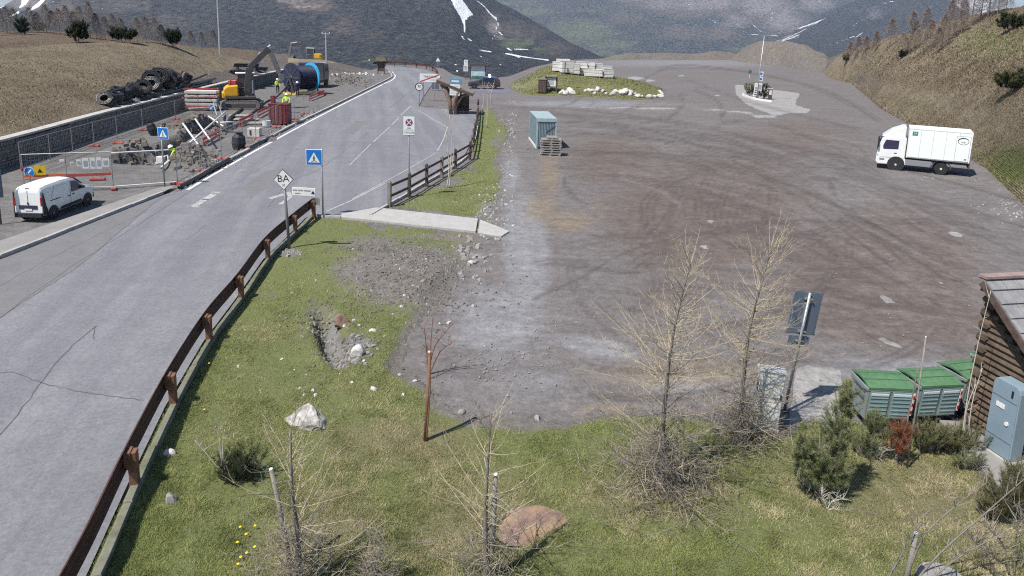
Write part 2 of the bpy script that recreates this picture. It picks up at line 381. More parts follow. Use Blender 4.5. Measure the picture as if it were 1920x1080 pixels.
mat('stone_weathered', (.24, .235, .225), (.56, .55, .53), 7, .95, .9, 14, c3=(.19, .18, .165), scale3=5.0)
mat('stone_grey', (.20, .195, .19), (.33, .32, .31), 4, .9, .7, 9)
mat('stone_red', (.15, .095, .078), (.26, .185, .155), 4, .9, .7, 9, c3=(.30, .21, .13), scale3=2.2)
mat('rust', (.055, .026, .020), (.095, .046, .032), 7, .75, .2, 40)
mat('rust_light', (.15, .075, .048), (.235, .125, .078), 7, .75, .2, 40)

# ================================================================== ground of the car park and the work site
LAWN = [(588, 409), (640, 414), (700, 418), (800, 430), (892, 440), (905, 452), (885, 492), (842, 545), (792, 602), (762, 645), (742, 692), (795, 715), (822, 755), (880, 778), (960, 786), (1060, 793), (1100, 778), (1160, 772), (1290, 775), (1380, 795), (1470, 806), (1500, 790), (1585, 796), (1660, 806), (1730, 808), (1800, 815), (1850, 845), (1900, 905), (2000, 960), (2600, 1200), (2600, 1500), (-80, 1500), (60, 1300), (166, 1080), (238, 920), (312, 765), (382, 645), (442, 565), (494, 490), (547, 440)]
STRIP = [(730, 392), (768, 372), (850, 328), (882, 305), (893, 280), (896, 215), (905, 200), (922, 205), (938, 222), (952, 250), (940, 290), (952, 330), (935, 372), (926, 402), (908, 414), (830, 402), (745, 394)]
ISLAND = [(955, 160), (985, 148), (1010, 138), (1040, 132), (1100, 134), (1170, 138), (1222, 152), (1246, 168), (1246, 182), (1190, 184), (1100, 178), (1030, 177), (990, 176), (960, 172)]
TRENCH = [(213, 306), (220, 284), (262, 272), (300, 266), (332, 254), (372, 240), (418, 224), (428, 231), (398, 246), (352, 262), (338, 282), (330, 302), (296, 309)]
def lot_z(X, Y, px, py):
    z = 0.10*(fbm(X, Y, .07, 3, 3)-.5)*sstep(0, 1, 1.0)
    tr = sdf(px, py, TRENCH); z = np.where(tr > 0, -1.25*sstep(0, 5, tr), z)
    for (cx, cy_, rx, ry, hgt) in ((352, 302, 42, 16, .75), (292, 300, 22, 7, .15), (382, 236, 30, 8, .85), (352, 244, 22, 7, .7), (500, 262, 22, 6, .3), (640, 150, 60, 12, .5)):
        d = ((px-cx)/rx)**2+((py-cy_)/ry)**2; z = z+np.where(tr > -1, 0, hgt)*np.exp(-d*1.6)*(.6+.8*fbm(X, Y, 1.2, 3, 5))
    return z
RIM = [(-900, 560), (-400, 425), (0, 304), (180, 246), (345, 196), (430, 168), (505, 150), (545, 141), (620, 137), (700, 131), (722, 121), (770, 122), (830, 128), (850, 140), (875, 146), (900, 149), (955, 143), (1000, 126), (1060, 113), (1200, 106.5), (1380, 105), (1480, 116), (1560, 124), (1600, 146), (1650, 182), (1750, 230), (1850, 275), (1920, 335), (2200, 455), (2700, 640)]
def make_lot():
    cols = np.arange(-700, 2601, 6.0); nr = 300; t = np.linspace(0, 1, nr)**1.15
    rim = interp(RIM, cols); PX = np.repeat(cols[None], nr, 0); PYY = rim[None]+(1330-rim[None])*t[:, None]
    g = PG(PX, PYY); X, Y = g[..., 0], g[..., 1]; Z = lot_z(X, Y, PX, PYY)
    def blob(cx, cy_, rx, ry, k=1.0, rot=0): 
        c, s_ = math.cos(rot), math.sin(rot); dx, dy = PX-cx, PYY-cy_; u = (dx*c+dy*s_)/rx; v = (-dx*s_+dy*c)/ry; return k*np.exp(-(u*u+v*v)*.9)
    tan = np.maximum.reduce([blob(1030, 330, 26, 62, .8), blob(1015, 392, 42, 32, .85), blob(1065, 416, 62, 24, .85), blob(1120, 395, 30, 30, .5), blob(1290, 700, 190, 34, .85), blob(1140, 770, 80, 20, .8), blob(1480, 690, 120, 22, .45)])
    pale = np.maximum.reduce([blob(985, 470, 50, 130, .95, -.1), blob(930, 600, 110, 90, .8), blob(985, 720, 130, 60, .55), blob(1120, 650, 110, 22, .9, .2), blob(1330, 715, 170, 34, .8), blob(1640, 690, 190, 22, 1.0), blob(1090, 195, 210, 9, .75), blob(1290, 118, 330, 14, .6), blob(1250, 150, 260, 14, .3), blob(960, 330, 26, 60, .7), blob(1440, 640, 60, 10, .3), blob(1880, 400, 60, 60, .45), blob(1700, 215, 120, 24, .45, .5)])
    dark = np.maximum.reduce([blob(1330, 400, 240, 150, .9), blob(1650, 520, 240, 150, .95), blob(1150, 300, 130, 70, .75), blob(1480, 260, 220, 60, .6), blob(1250, 560, 150, 90, .55), blob(1130, 590, 80, 80, .4), blob(1800, 610, 130, 60, .7), blob(1040, 215, 160, 14, .5)])
    dark = dark*(1-.8*pale)
    site = sstep(0, 12, interp([(-900, 1000), (0, 470), (310, 362), (540, 240), (737, 146), (760, 100), (3000, -200)], PX)-PYY)
    conc = np.zeros_like(PX)
    for pl in ([(1376, 158), (1405, 160), (1450, 168), (1500, 175), (1490, 196), (1520, 206), (1512, 213), (1480, 212), (1455, 217), (1420, 205), (1400, 196), (1382, 180)], [(1492, 690), (1530, 680), (1575, 690), (1590, 780), (1500, 800), (1480, 790)], [(1400, 215), (1450, 216), (1460, 220), (1420, 221)],
               [(1168, 145), (1190, 143), (1225, 148), (1190, 150)], [(1207, 149), (1232, 151), (1215, 154)], [(1305, 458), (1320, 459), (1332, 464), (1322, 468)], [(1325, 411), (1340, 413), (1330, 419)], [(1646, 553), (1660, 553), (1681, 566), (1662, 567)], [(1640, 629), (1660, 633), (1700, 651), (1680, 650), (1660, 642)], [(1775, 431), (1800, 435), (1806, 443), (1786, 441)], [(1270, 140), (1283, 140), (1282, 143), (1271, 143)], [(1330, 176), (1352, 179), (1345, 181)], [(1258, 164), (1272, 165), (1266, 167)], [(1543, 387), (1555, 388), (1550, 391)], [(1640, 644), (1655, 645), (1652, 648)], [(950, 189), (972, 190), (965, 193)], [(1755, 527), (1770, 528), (1766, 531)], [(1010, 200), (1230, 201), (1330, 206), (1230, 205)], [(1330, 203), (1420, 211), (1400, 213), (1330, 206)]):
        conc = np.maximum(conc, sstep(-2.5, 2.5, sdf(PX, PYY, pl)))
    trk = np.zeros_like(PX)
    sc = (PYY-60)/340.0
    lit = np.zeros_like(PX)
    def track(pts, wd=5.0, k=1.0, light=False):
        if wd >= 5 and not light and pts[0][0] > 900:      # a lorry leaves two narrow marks
            track(pts, 2.0, k*1.15); track([(x+10*(y-40)/350, y+5*(y-40)/350) for x, y in pts], 2.0, k*1.15); track([(x+24*(y-40)/350, y+3*(y-40)/350) for x, y in pts], 1.6, k*.8); return
        L_ = [tuple(p) for p in smooth_line(pts, 4)]; xs_, ys_ = zip(*L_); q = (PX > min(xs_)-30) & (PX < max(xs_)+30) & (PYY > min(ys_)-30) & (PYY < max(ys_)+30)
        v = k*np.exp(-(seg_dist(PX[q], PYY[q], L_)/(wd*sc[q]+.6))**2)
        if light: lit[q] = np.maximum(lit[q], v)
        else: trk[q] = np.maximum(trk[q], v)
    track([(1000, 560), (1090, 520), (1180, 470), (1300, 440), (1440, 436), (1600, 445)], 1.5, .7)
    track([(1215, 440), (1200, 400), (1220, 360), (1300, 320), (1390, 310), (1440, 350), (1430, 410), (1380, 430)], 8, .6)
    track([(1300, 420), (1310, 360), (1340, 310), (1380, 290), (1440, 285)], 6, .6); track([(1335, 425), (1350, 370), (1375, 330), (1420, 300), (1500, 290)], 6, .55)
    track([(1370, 430), (1390, 380), (1430, 340), (1500, 320)], 6, .5); track([(1200, 460), (1250, 400), (1290, 300), (1330, 240), (1390, 225)], 7, .5)
    track([(1400, 420), (1480, 480), (1600, 520), (1760, 560)], 5, .35); track([(1100, 230), (1250, 245), (1450, 290), (1620, 345), (1900, 470)], 6, .4); track([(1050, 215), (1250, 228), (1500, 280), (1650, 330)], 5, .45); track([(1440, 230), (1560, 275), (1640, 320)], 5, .5)
    track([(950, 200), (1100, 205), (1300, 240), (1500, 320)], 5, .5); track([(880, 190), (1050, 215), (1180, 250), (1260, 330), (1240, 480)], 7, .4); track([(1235, 125), (1300, 122), (1400, 135), (1550, 170), (1640, 225)], 9, .5); track([(1180, 165), (1240, 130), (1330, 128), (1480, 150), (1600, 200)], 9, .4)
    track([(1500, 520), (1650, 560), (1850, 600)], 5, .3); track([(1450, 560), (1600, 600), (1800, 650)], 5, .3); track([(1060, 480), (1080, 560), (1140, 620)], 6, .4); track([(1290, 150), (1400, 190), (1600, 240)], 8, .4)
    track([(100, 300), (300, 232), (430, 190)], 5, .5); track([(60, 345), (250, 250), (420, 205)], 5, .4); track([(20, 420), (130, 330), (260, 320)], 5, .35)
    rt = random.Random(12)
    for _ in range(46):
        cx, cy_ = rt.uniform(1000, 1750), rt.uniform(150, 620); r_ = rt.uniform(60, 330)*(cy_-40)/350; a0 = rt.uniform(0, 6.28); da = rt.uniform(.5, 1.7); pts = [(cx+r_*math.cos(a0+da*q/6), cy_+.42*r_*math.sin(a0+da*q/6)) for q in range(7)]
        if min(p[1] for p in pts) < 118 or min(p[0] for p in pts) < 960: continue
        k_ = rt.uniform(.35, .8); track(pts, rt.uniform(1.0, 2.2), k_); off = 9*(cy_-40)/350; track([(x+off, y+off*.5) for x, y in pts], rt.uniform(1.0, 2.0), k_)
    for i in range(34):
        y0 = rt.uniform(196, 330); y1 = y0+rt.uniform(110, 300); x0 = rt.uniform(960, 1300); x1 = rt.uniform(1650, 1960); bow = rt.uniform(-40, 20); pts = [(x0+(x1-x0)*q/6, y0+(y1-y0)*(q/6)**1.5+bow*math.sin(q/6*3.14)) for q in range(7)]; track(pts, rt.uniform(1.5, 3.2), rt.uniform(.3, .8), rt.random() < .5)
    for i in range(16):
        x0 = rt.uniform(1050, 1400); y0 = rt.uniform(470, 640); pts = [(x0+(540)*q/6, y0+rt.uniform(-6, 6)+rt.uniform(10, 26)*q/6*3) for q in range(7)]; track(pts, rt.uniform(1.2, 2.4), rt.uniform(.25, .6), rt.random() < .6)
    for pts in ([(1165, 333), (1200, 345), (1240, 360), (1275, 385)], [(1010, 200), (1150, 205), (1280, 209)], [(1300, 203), (1420, 214), (1440, 216)], [(1180, 185), (1300, 200), (1400, 205)]): track(pts, 3.0, .9, True)
    m1 = np.stack([tan, pale, dark], -1).reshape(-1, 3); m3 = np.stack([lit, lit, lit], -1).reshape(-1, 3); m2 = np.stack([trk, site, conc], -1).reshape(-1, 3)
    fa = grid_faces(nr, len(cols)); deep = np.maximum(sdf(PX, PYY, LAWN), sdf(PX, PYY, STRIP)).ravel() > 14
    fa = fa[~deep[fa].all(1)]
    V = np.stack([X, Y, Z], -1).reshape(-1, 3)
    # slope that falls away behind the far rim
    top = V[:len(cols)].copy(); n0 = len(V); sk = []
    for dy, dz in ((5, -5), (25, -30)):
        s_ = top.copy(); s_[:, 1] += dy; s_[:, 2] = dz; sk.append(s_)
    V = np.concatenate([V]+sk); i0 = np.arange(len(cols)-1); A = [i0, i0+1]
    f1 = np.stack([n0+i0, n0+i0+1, i0+1, i0], 1); f2 = np.stack([n0+len(cols)+i0, n0+len(cols)+i0+1, n0+i0+1, n0+i0], 1)
    z3 = np.zeros((2*len(cols), 3)); me = npmesh('ground', V, np.concatenate([fa, f1, f2])[:, ::-1], {'m1': np.concatenate([m1, z3]), 'm2': np.concatenate([m2, z3]), 'm3': np.concatenate([m3, z3])}, True)
    tag(link_mesh('ground', me, 'lot_gravel'), kind='structure')
make_lot()

def lawn_z(X, Y):
    px, py = proj(X, Y); d = np.maximum(sdf(px, py, LAWN), sdf(px, py, STRIP))
    k = sstep(0, 26, d)*sstep(4, 40, px-interp([(380, 640), (409, 588), (490, 494), (565, 442), (645, 382), (765, 312), (920, 238), (1080, 166), (1500, -80)], py)+np.where(py < 409, 999, 0))
    z = .008+.03*sstep(-2, 30, d)+k*(.30*(fbm(X, Y, .33, 3, 11)-.45)+.05*(fbm(X, Y, 2.0, 3, 12)-.5))
    z = z+.28*np.exp(-(((px-720)/150)**2+((py-520)/60)**2))*sstep(0, 40, d)
    z = z+.22*(fbm(X, Y, 1.4, 4, 44)-.5)*np.exp(-(((px-770)/140)**2+((py-525)/62)**2))*sstep(0, 20, d)
    e = ((px-622-(py-640)*.35)/24)**2+((py-640)/46)**2; z = z-.50*np.exp(-e*e*.8)
    return np.where(d > -3, z, 0.0)
_gx = np.arange(-80, 2421, 4.0); _gy = np.arange(190, 1345, 4.0); _GX, _GY = np.meshgrid(_gx, _gy); _gp = PG(_GX, _GY)
_GZ = lawn_z(_gp[..., 0], _gp[..., 1]); _GD = np.maximum(sdf(_GX, _GY, LAWN), sdf(_GX, _GY, STRIP))
def bil(G, px, py):                       # bilinear look-up in the pixel-spaced tables above
    u = np.clip((px-_gx[0])/4.0, 0, len(_gx)-1.001); v = np.clip((py-_gy[0])/4.0, 0, len(_gy)-1.001); i = u.astype(int); j = v.astype(int); fu = u-i; fv = v-j
    return (G[j, i]*(1-fu)+G[j, i+1]*fu)*(1-fv)+(G[j+1, i]*(1-fu)+G[j+1, i+1]*fu)*fv
def hz(x, y):
    px, py = proj(np.array([float(x)]), np.array([float(y)])); return float(bil(_GZ, px, py)[0])
def PL(px, py):                          # pixel -> point on the lawn
    p = P(px, py); p.z = hz(p.x, p.y); return p
def lawn_masks(PX, PYY):
    def blob(cx, cy_, rx, ry, k=1.0): return k*np.exp(-(((PX-cx)/rx)**2+((PYY-cy_)/ry)**2))
    edge = 1.1*sstep(44, -10, sdf(PX, PYY, LAWN))*sstep(-30, 60, PX-interp([(380, 650), (409, 600), (645, 392), (1080, 190)], PYY)-120)*(PYY > 440)*(PX < 1500)
    earth = np.maximum.reduce([edge, blob(770, 525, 150, 70, 1.15), blob(700, 465, 80, 28, .85), blob(870, 470, 40, 30, .8), blob(600, 595, 60, 35, .55), blob(650, 660, 70, 40, .8), blob(840, 690, 90, 22, .6), blob(540, 480, 26, 12, .8), blob(500, 560, 40, 20, .45), blob(650, 430, 20, 5, .6), blob(770, 380, 60, 14, .45), blob(940, 300, 20, 90, .6), blob(1390, 800, 110, 30, .5), blob(930, 270, 14, 10, .9), blob(840, 760, 60, 20, .4)])
    dry = np.maximum.reduce([blob(760, 830, 200, 70, .75), blob(880, 970, 170, 110, .8), blob(1250, 930, 200, 80, .8), blob(1500, 900, 90, 90, .6), blob(1720, 930, 190, 120, .95), blob(620, 990, 140, 110, .75), blob(480, 650, 60, 80, .3), blob(420, 790, 40, 60, .3), blob(800, 350, 90, 30, .35), blob(860, 440, 60, 20, .5), blob(650, 730, 150, 30, .45), blob(1100, 1050, 200, 60, .35), blob(1850, 1030, 100, 90, .8)])
    stony = np.maximum.reduce([blob(625, 640, 22, 55, .9), blob(670, 655, 40, 18, .8), blob(640, 520, 40, 18, .5), blob(545, 480, 22, 10, .8), blob(915, 395, 22, 20, .7), blob(880, 490, 22, 30, .55)])
    return earth, dry, stony
def make_lawn(name, poly, box, step):
    xs = np.arange(box[0], box[2]+1, step); ys = np.arange(box[1], box[3]+1, step*.8); PX, PYY = np.meshgrid(xs, ys)
    rag = (fbm(PX, PYY, .035, 5, 21)-.5)*46; d = sdf(PX, PYY, poly); keep = (d+rag*np.where(PX > interp([(380, 650), (409, 600), (645, 392), (1080, 190)], PYY), 1, .25)) > 0
    g = PG(PX, PYY); X, Y = g[..., 0], g[..., 1]; Z = lawn_z(X, Y); Z = np.where(keep, Z, -.03)
    e, dr, st = lawn_masks(PX, PYY)
    fa = grid_faces(len(ys), len(xs)); kf = keep.ravel()[fa].any(1)
    me = npmesh(name, np.stack([X, Y, Z], -1).reshape(-1, 3), fa[kf][:, ::-1], {'m1': np.stack([e, dr, st], -1).reshape(-1, 3)}, True)
    tag(link_mesh(name, me, 'lawn_soil'), kind='structure')
make_lawn('lawn', LAWN, (-60, 402, 2400, 1330), 5); make_lawn('lawn_strip', STRIP, (722, 195, 960, 420), 3)

# ================================================================== road, markings, kerbs, pavements
ROAD_L = smooth_line([(-700, 760), (-300, 605), (0, 490), (150, 430), (310, 367), (336, 361), (400, 324), (470, 285), (540, 245), (620, 205), (700, 165), (732, 149), (737, 143), (730, 134), (712, 127)], 5)
ROAD_R = [(715, 124), (745, 125.5), (790, 130), (812, 137), (818, 147), (806, 165), (792, 185), (786, 200), (800, 204), (850, 206), (892, 207), (893, 222), (887, 262), (866, 302), (800, 343), (736, 381), (690, 408), (606, 409), (585, 404), (572, 412), (545, 440), (493, 490), (441, 565), (381, 645), (311, 765), (237, 920), (165, 1080), (60, 1300), (-900, 1330)]
def flat_sheet(name, pix, z, m, parent=None, level=0.0):
    bm = bmesh.new(); vs = [bm.verts.new(P(x, y, level)+Vector((0, 0, z))) for x, y in pix]; bm.faces.new(vs); bmesh.ops.triangulate(bm, faces=bm.faces[:]); bm.faces.ensure_lookup_table(); bm.normal_update()
    if bm.faces[0].normal.z < 0: bmesh.ops.reverse_faces(bm, faces=bm.faces[:])
    me = bpy.data.meshes.new(name); bm.to_mesh(me); bm.free(); return link_mesh(name, me, m, parent)
road = tag(flat_sheet('road', [tuple(p) for p in ROAD_L]+ROAD_R, .06, 'asphalt'), kind='structure')
def strip_on(name, pts, width, z, m, parent, jit=0.0, seed=0):     # thin painted strip along pixel points
    wp = [P(*p) for p in pts]; mb = MB(); rn = random.Random(seed)
    L = []; 
    for i, p in enumerate(wp):
        d = (wp[min(i+1, len(wp)-1)]-wp[max(i-1, 0)]).normalized(); n = Vector((-d.y, d.x, 0)); q = p+n*rn.uniform(-jit, jit); wd = width*(1+rn.uniform(-.3, .3)*(1 if jit else 0))
        L.append((q-n*wd/2+Vector((0, 0, z)), q+n*wd/2+Vector((0, 0, z))))
    for a, b in zip(L[:-1], L[1:]): mb.quad(a[1], a[0], b[0], b[1])
    return mb.build(name, m, parent)
ZP = .066
flat_sheet('old_surface', [(-300, 604), (0, 491), (150, 431), (310, 368.5), (332, 364), (300, 378), (238, 426), (150, 500), (60, 560), (-60, 642), (-300, 800)], .0615, 'old_asphalt', road)
flat_sheet('repair_patch', [(455, 352), (500, 322), (540, 318), (505, 350), (470, 376)], .0618, 'old_asphalt', road); flat_sheet('repair_patch', [(640, 250), (668, 228), (690, 229), (662, 254)], .0618, 'old_asphalt', road)
strip_on('edge_line', smooth_line([(352, 358), (420, 318), (480, 284), (560, 240), (640, 198), (710, 163), (735, 151), (741, 143), (735, 135)], 4), .16, ZP, 'white_paint', road)
for pts, wd, m in (([(364, 389), (386, 376)], .30, 'worn_paint'), ([(384, 377), (402, 366)], .35, 'worn_paint'), ([(396, 363), (414, 363)], .22, 'worn_paint'), ([(360, 390), (374, 391)], .16, 'worn_paint'),
                   ([(770, 200), (752, 217)], .12, 'worn_paint'), ([(748, 222), (735, 235)], .12, 'worn_paint'), ([(730, 240), (700, 268)], .09, 'worn_paint'), ([(695, 272), (655, 312)], .07, 'worn_paint'),
                   ([(784, 208), (812, 225), (839, 240)], .10, 'worn_paint'), ([(839, 240), (832, 262), (820, 285)], .08, 'worn_paint'), ([(612, 399), (660, 378), (722, 346)], .09, 'worn_paint'), ([(660, 376), (760, 322), (815, 290)], .07, 'worn_paint'), ([(505, 375), (535, 366)], .3, 'worn_paint'), ([(540, 362), (545, 372), (525, 386)], .2, 'worn_paint')):
    strip_on('road_marking', pts, wd, ZP, m, road)
def crackline(pts, wd=.035, seed=0): strip_on('crack', smooth_line(pts, 7), wd*.7, ZP-.002, 'crack', road, .03, seed)
crackline([(-60, 640), (60, 560), (150, 500), (240, 425), (300, 375), (345, 358)], .03, 1); crackline([(-10, 835), (40, 775), (78, 720), (130, 660), (180, 615)], .035, 2)
crackline([(-10, 703), (30, 705), (75, 722), (130, 735), (180, 745), (270, 755)], .035, 3); crackline([(0, 600), (110, 520), (250, 430), (340, 372), (420, 318)], .03, 4); crackline([(350, 452), (365, 442), (386, 424)], .02, 5); crackline([(180, 615), (175, 640)], .03, 6)
crackline([(500, 395), (540, 345), (600, 318), (690, 250)], .025, 7); crackline([(445, 345), (500, 310), (560, 280)], .02, 8); crackline([(0, 540), (90, 490), (200, 435), (290, 392)], .02, 9); crackline([(730, 205), (760, 180), (790, 160)], .05, 10)

def kerb_line(name, pts, label, wd=.14, ht=.15, stone=1.0, side=1, start_z=0.0, m='kerb_stone'):
    k = bpy.data.objects.new(name, None); COL.objects.link(k); tag(k, label, kind='structure')
    wp = [P(*p) for p in smooth_line(pts, 12)]; acc = 0; cur = wp[0]; i = 0; rn = random.Random(3); mesh_i = 0
    seglen = [(wp[j+1]-wp[j]).length for j in range(len(wp)-1)]; tot = sum(seglen)
    def at(s):
        for j, L in enumerate(seglen):
            if s <= L: return wp[j].lerp(wp[j+1], s/L)
            s -= L
        return wp[-1]
    s = 0
    while s < tot-.2:
        e = min(s+stone, tot); a, b = at(s), at(e); d = (b-a).normalized(); n = Vector((-d.y, d.x, 0))*side; dz = rn.uniform(-.012, .012); off = n*(wd/2+rn.uniform(-.01, .01))
        MB().beam(a+d*.008+off+Vector((0, 0, ht/2+dz+start_z)), b-d*.008+off+Vector((0, 0, ht/2+dz+start_z)), wd, ht).build('kerb_stone', m, k, bevel=.03 if m == 'kerb_mossy' else .012); s = e
    return k
kerb_line('kerb', [(344, 355), (400, 321), (470, 283), (540, 243), (620, 203.5), (700, 164), (731, 148.5), (736, 143), (730, 134.5)], None, .2, .2, 1.3, 1)
kerb_line('kerb', [(-300, 604), (0, 489), (150, 429), (308, 366)], None, .14, .18, 1.0, 1)
pav = tag(flat_sheet('pavement', [(-300, 600), (0, 487), (150, 427.5), (308, 364.5), (330, 352), (296, 357), (210, 386), (110, 420), (0, 458), (-300, 560)], .13, 'pavement_asphalt'), kind='structure')
# concrete path across the verge and kerb along the bay
def slab(name, pix, z0, z1, m, parent=None, bevel=.01):
    n = len(pix); vs = [P(x, y) for x, y in pix]; area = sum(vs[i].x*vs[(i+1) % n].y-vs[(i+1) % n].x*vs[i].y for i in range(n))
    if area < 0: vs = vs[::-1]
    mb = MB(); mb.add([v+Vector((0, 0, z0)) for v in vs]+[v+Vector((0, 0, z1)) for v in vs], [tuple(range(n))[::-1], tuple(range(n, 2*n))]+[(i, (i+1) % n, (i+1) % n+n, i+n) for i in range(n)])
    return mb.build(name, m, parent, bevel=bevel)
fp = bpy.data.objects.new('footpath', None); COL.objects.link(fp); tag(fp, kind='structure')
slab('slab', [(640, 405), (706, 393), (896, 414), (892, 438), (690, 416), (640, 411)], -.05, .105, 'concrete', fp)
slab('slab', [(900, 414.5), (925, 424), (955, 436), (940, 446), (896, 439)], -.05, .07, 'concrete', fp)
kerb_line('kerb', [(692, 407), (738, 380), (802, 342), (868, 301), (889, 262), (895, 222), (894, 207)], None, .12, .15, 1.0, -1)
kerb_line('kerb', [(585, 403), (606, 408.5), (640, 409)], None, .12, .12, .8, -1)
kerb_line('kerb', [(78, 1290), (175, 1080), (247, 920), (320, 765), (389, 645), (448, 565), (499, 490), (551, 440), (576, 413), (587, 405)], None, .17, .13, 1.6, -1, 0, 'kerb_mossy')

# ================================================================== hills
def hill(name, cols, base_pts, crests, rows, seed, masks, amp=.5, bz=0.0, m='dry_hill'):
    """crests: list of (pixel-y polyline, extra depth polyline) one behind the other"""
    by = interp(base_pts, cols); B = PG(cols, by, bz); prev = B; V = [B]; PXs = [by]
    for (cr, dep) in crests:
        cyy = interp(cr, cols); Yc = B[:, 1]+interp(dep, cols); C = PY(cols, cyy, Yc); n = rows
        for k in range(1, n+1):
            t = k/n; q = prev+(C-prev)*t
            e = math.sin(t*math.pi/2)**1.0 if C is not None else t
            zz = prev[:, 2]+(C[:, 2]-prev[:, 2])*(t*.55+.45*e); q = q.copy(); q[:, 2] = zz; V.append(q)
        prev = C
    for dy, dz in ((12, -3), (40, -25)):
        q = prev.copy(); q[:, 1] += dy; q[:, 2] += dz; V.append(q)
    V = np.stack(V); X, Y, Z = V[..., 0], V[..., 1], V[..., 2]
    ramp_ = np.linspace(0, 1, V.shape[0])[:, None]
    Z = Z+amp*(fbm(X, Y, .12, 4, seed)-.5)*2*sstep(0, .08, ramp_)+.30*amp*(fbm(X, Y, .45, 2, seed+9)-.5)*sstep(0, .06, ramp_)
    V = np.stack([X, Y, Z], -1); px, py = proj(X, Y, Z)
    me = npmesh(name, V.reshape(-1, 3), grid_faces(V.shape[0], len(cols))[:, ::-1], {'m1': masks(px, py, X, Y, Z).reshape(-1, 3)}, True)
    o = tag(link_mesh(name, me, m), kind='structure'); return o, V
WALL_B = [(-500, 476), (0, 318), (180, 257), (262, 231), (345, 205), (430, 179), (505, 158), (548, 146)]
def wz(bx, by): return 1.45
WBASE = [(-700, 540)]+[(x, y-interp([(-500, 30), (0, 30), (345, 22), (548, 17)], x)) for x, y in WALL_B]
def mleft(px, py, X, Y, Z):
    c1 = interp([(-700, 110), (0, 92), (100, 84), (200, 79), (320, 83), (370, 93), (430, 106), (520, 122), (700, 145)], px)
    heath = sstep(3, -4, py-c1)*sstep(700, 400, px)+.55*np.exp(-(((px-60)/110)**2+((py-220)/40)**2))+.6*sstep(420, 480, px)*sstep(125, 108, py)
    soil = np.maximum(sstep(26, 6, interp(WALL_B, px)-42-py+fbm(X, Y, .4, 3, 2)*14), sstep(450, 560, px)*sstep(108, 118, py))
    soil = np.maximum(soil, .9*sstep(420, 520, px)*sstep(10, -2, np.abs(py-(100+(px-420)*.16))))
    green = .35*np.exp(-(((px-330)/60)**2+((py-92)/10)**2))+.1
    return np.stack([heath, green, soil], -1)
cl = np.arange(-700, 552, 5.0)
_wl = [P(*p) for p in smooth_line(WALL_B, 8)]; _wt = []
for _i, _p in enumerate(_wl):
    _d = (_wl[min(_i+1, len(_wl)-1)]-_wl[max(_i-1, 0)]).normalized(); _q = _p+Vector((-_d.y, _d.x, 0))*.52; _x, _y = proj(np.array([_q.x]), np.array([_q.y]), np.array([1.45])); _wt.append((float(_x[0]), float(_y[0])))
hill_l, VL = hill('hill', cl, [(-900, _wt[0][1]+90)]+_wt,
     [([(-700, 110), (0, 92), (100, 84), (200, 79), (320, 83), (370, 93), (430, 105), (520, 120), (552, 123)], [(-700, 20), (0, 24), (330, 22), (440, 20), (552, 14)]),
      ([(-700, 60), (0, 58), (100, 58), (200, 66), (320, 80), (370, 88), (430, 90), (520, 100), (552, 105)], [(-700, 70), (0, 72), (330, 66), (440, 60), (552, 50)])], 100, 31, mleft, .40, 1.45)
cr_ = np.arange(540, 730, 4.0)
hill_m, VM = hill('earth_bank', cr_, [(540, 150), (560, 152), (620, 146), (700, 138), (730, 132)], [([(540, 108), (610, 112), (680, 128), (712, 133), (730, 131)], [(540, 30), (730, 16)])], 24, 33, lambda px, py, X, Y, Z: np.stack([.25+0*px, .1+0*px, .75*sstep(112, 122, py)], -1), .25, 0)
def mright(px, py, X, Y, Z):
    b = interp([(1560, 110), (1600, 162), (1650, 203), (1750, 255), (1850, 318), (1920, 385), (2600, 720)], px)
    heath = .12+.45*np.exp(-(((px-1760)/140)**2+((py-130)/50)**2))+.5*sstep(1700, 1900, px)*sstep(200, 120, py)
    green = np.maximum.reduce([1.0*np.exp(-(((px-1900)/70)**2+((py-310)/45)**2)), .6*np.exp(-(((px-1860)/60)**2+((py-80)/30)**2)), .5*np.exp(-(((px-1720)/70)**2+((py-195)/16)**2)), .4*np.exp(-(((px-1880)/60)**2+((py-180)/40)**2))])
    soil = np.maximum(sstep(10, 0, b-py+(fbm(X, Y, .6, 3, 4)-.5)*12), .6*np.exp(-(((px-1615)/26)**2+((py-148)/16)**2)))
    return np.stack([heath*(1-green), green, soil], -1)
crx = np.arange(1545, 2500, 5.0)
hill_r, VR = hill('hill', crx, [(1545, 112), (1575, 128), (1600, 160), (1650, 203), (1700, 232), (1750, 255), (1850, 318), (1920, 385), (2200, 520), (2600, 720)],
     [([(1545, 112), (1580, 100), (1640, 78), (1700, 62), (1780, 42), (1850, 27), (1920, 13), (2100, -15), (2600, -60)], [(1545, 30), (1600, 44), (1700, 50), (1920, 56), (2600, 54)])], 180, 41, mright, .55, 0)

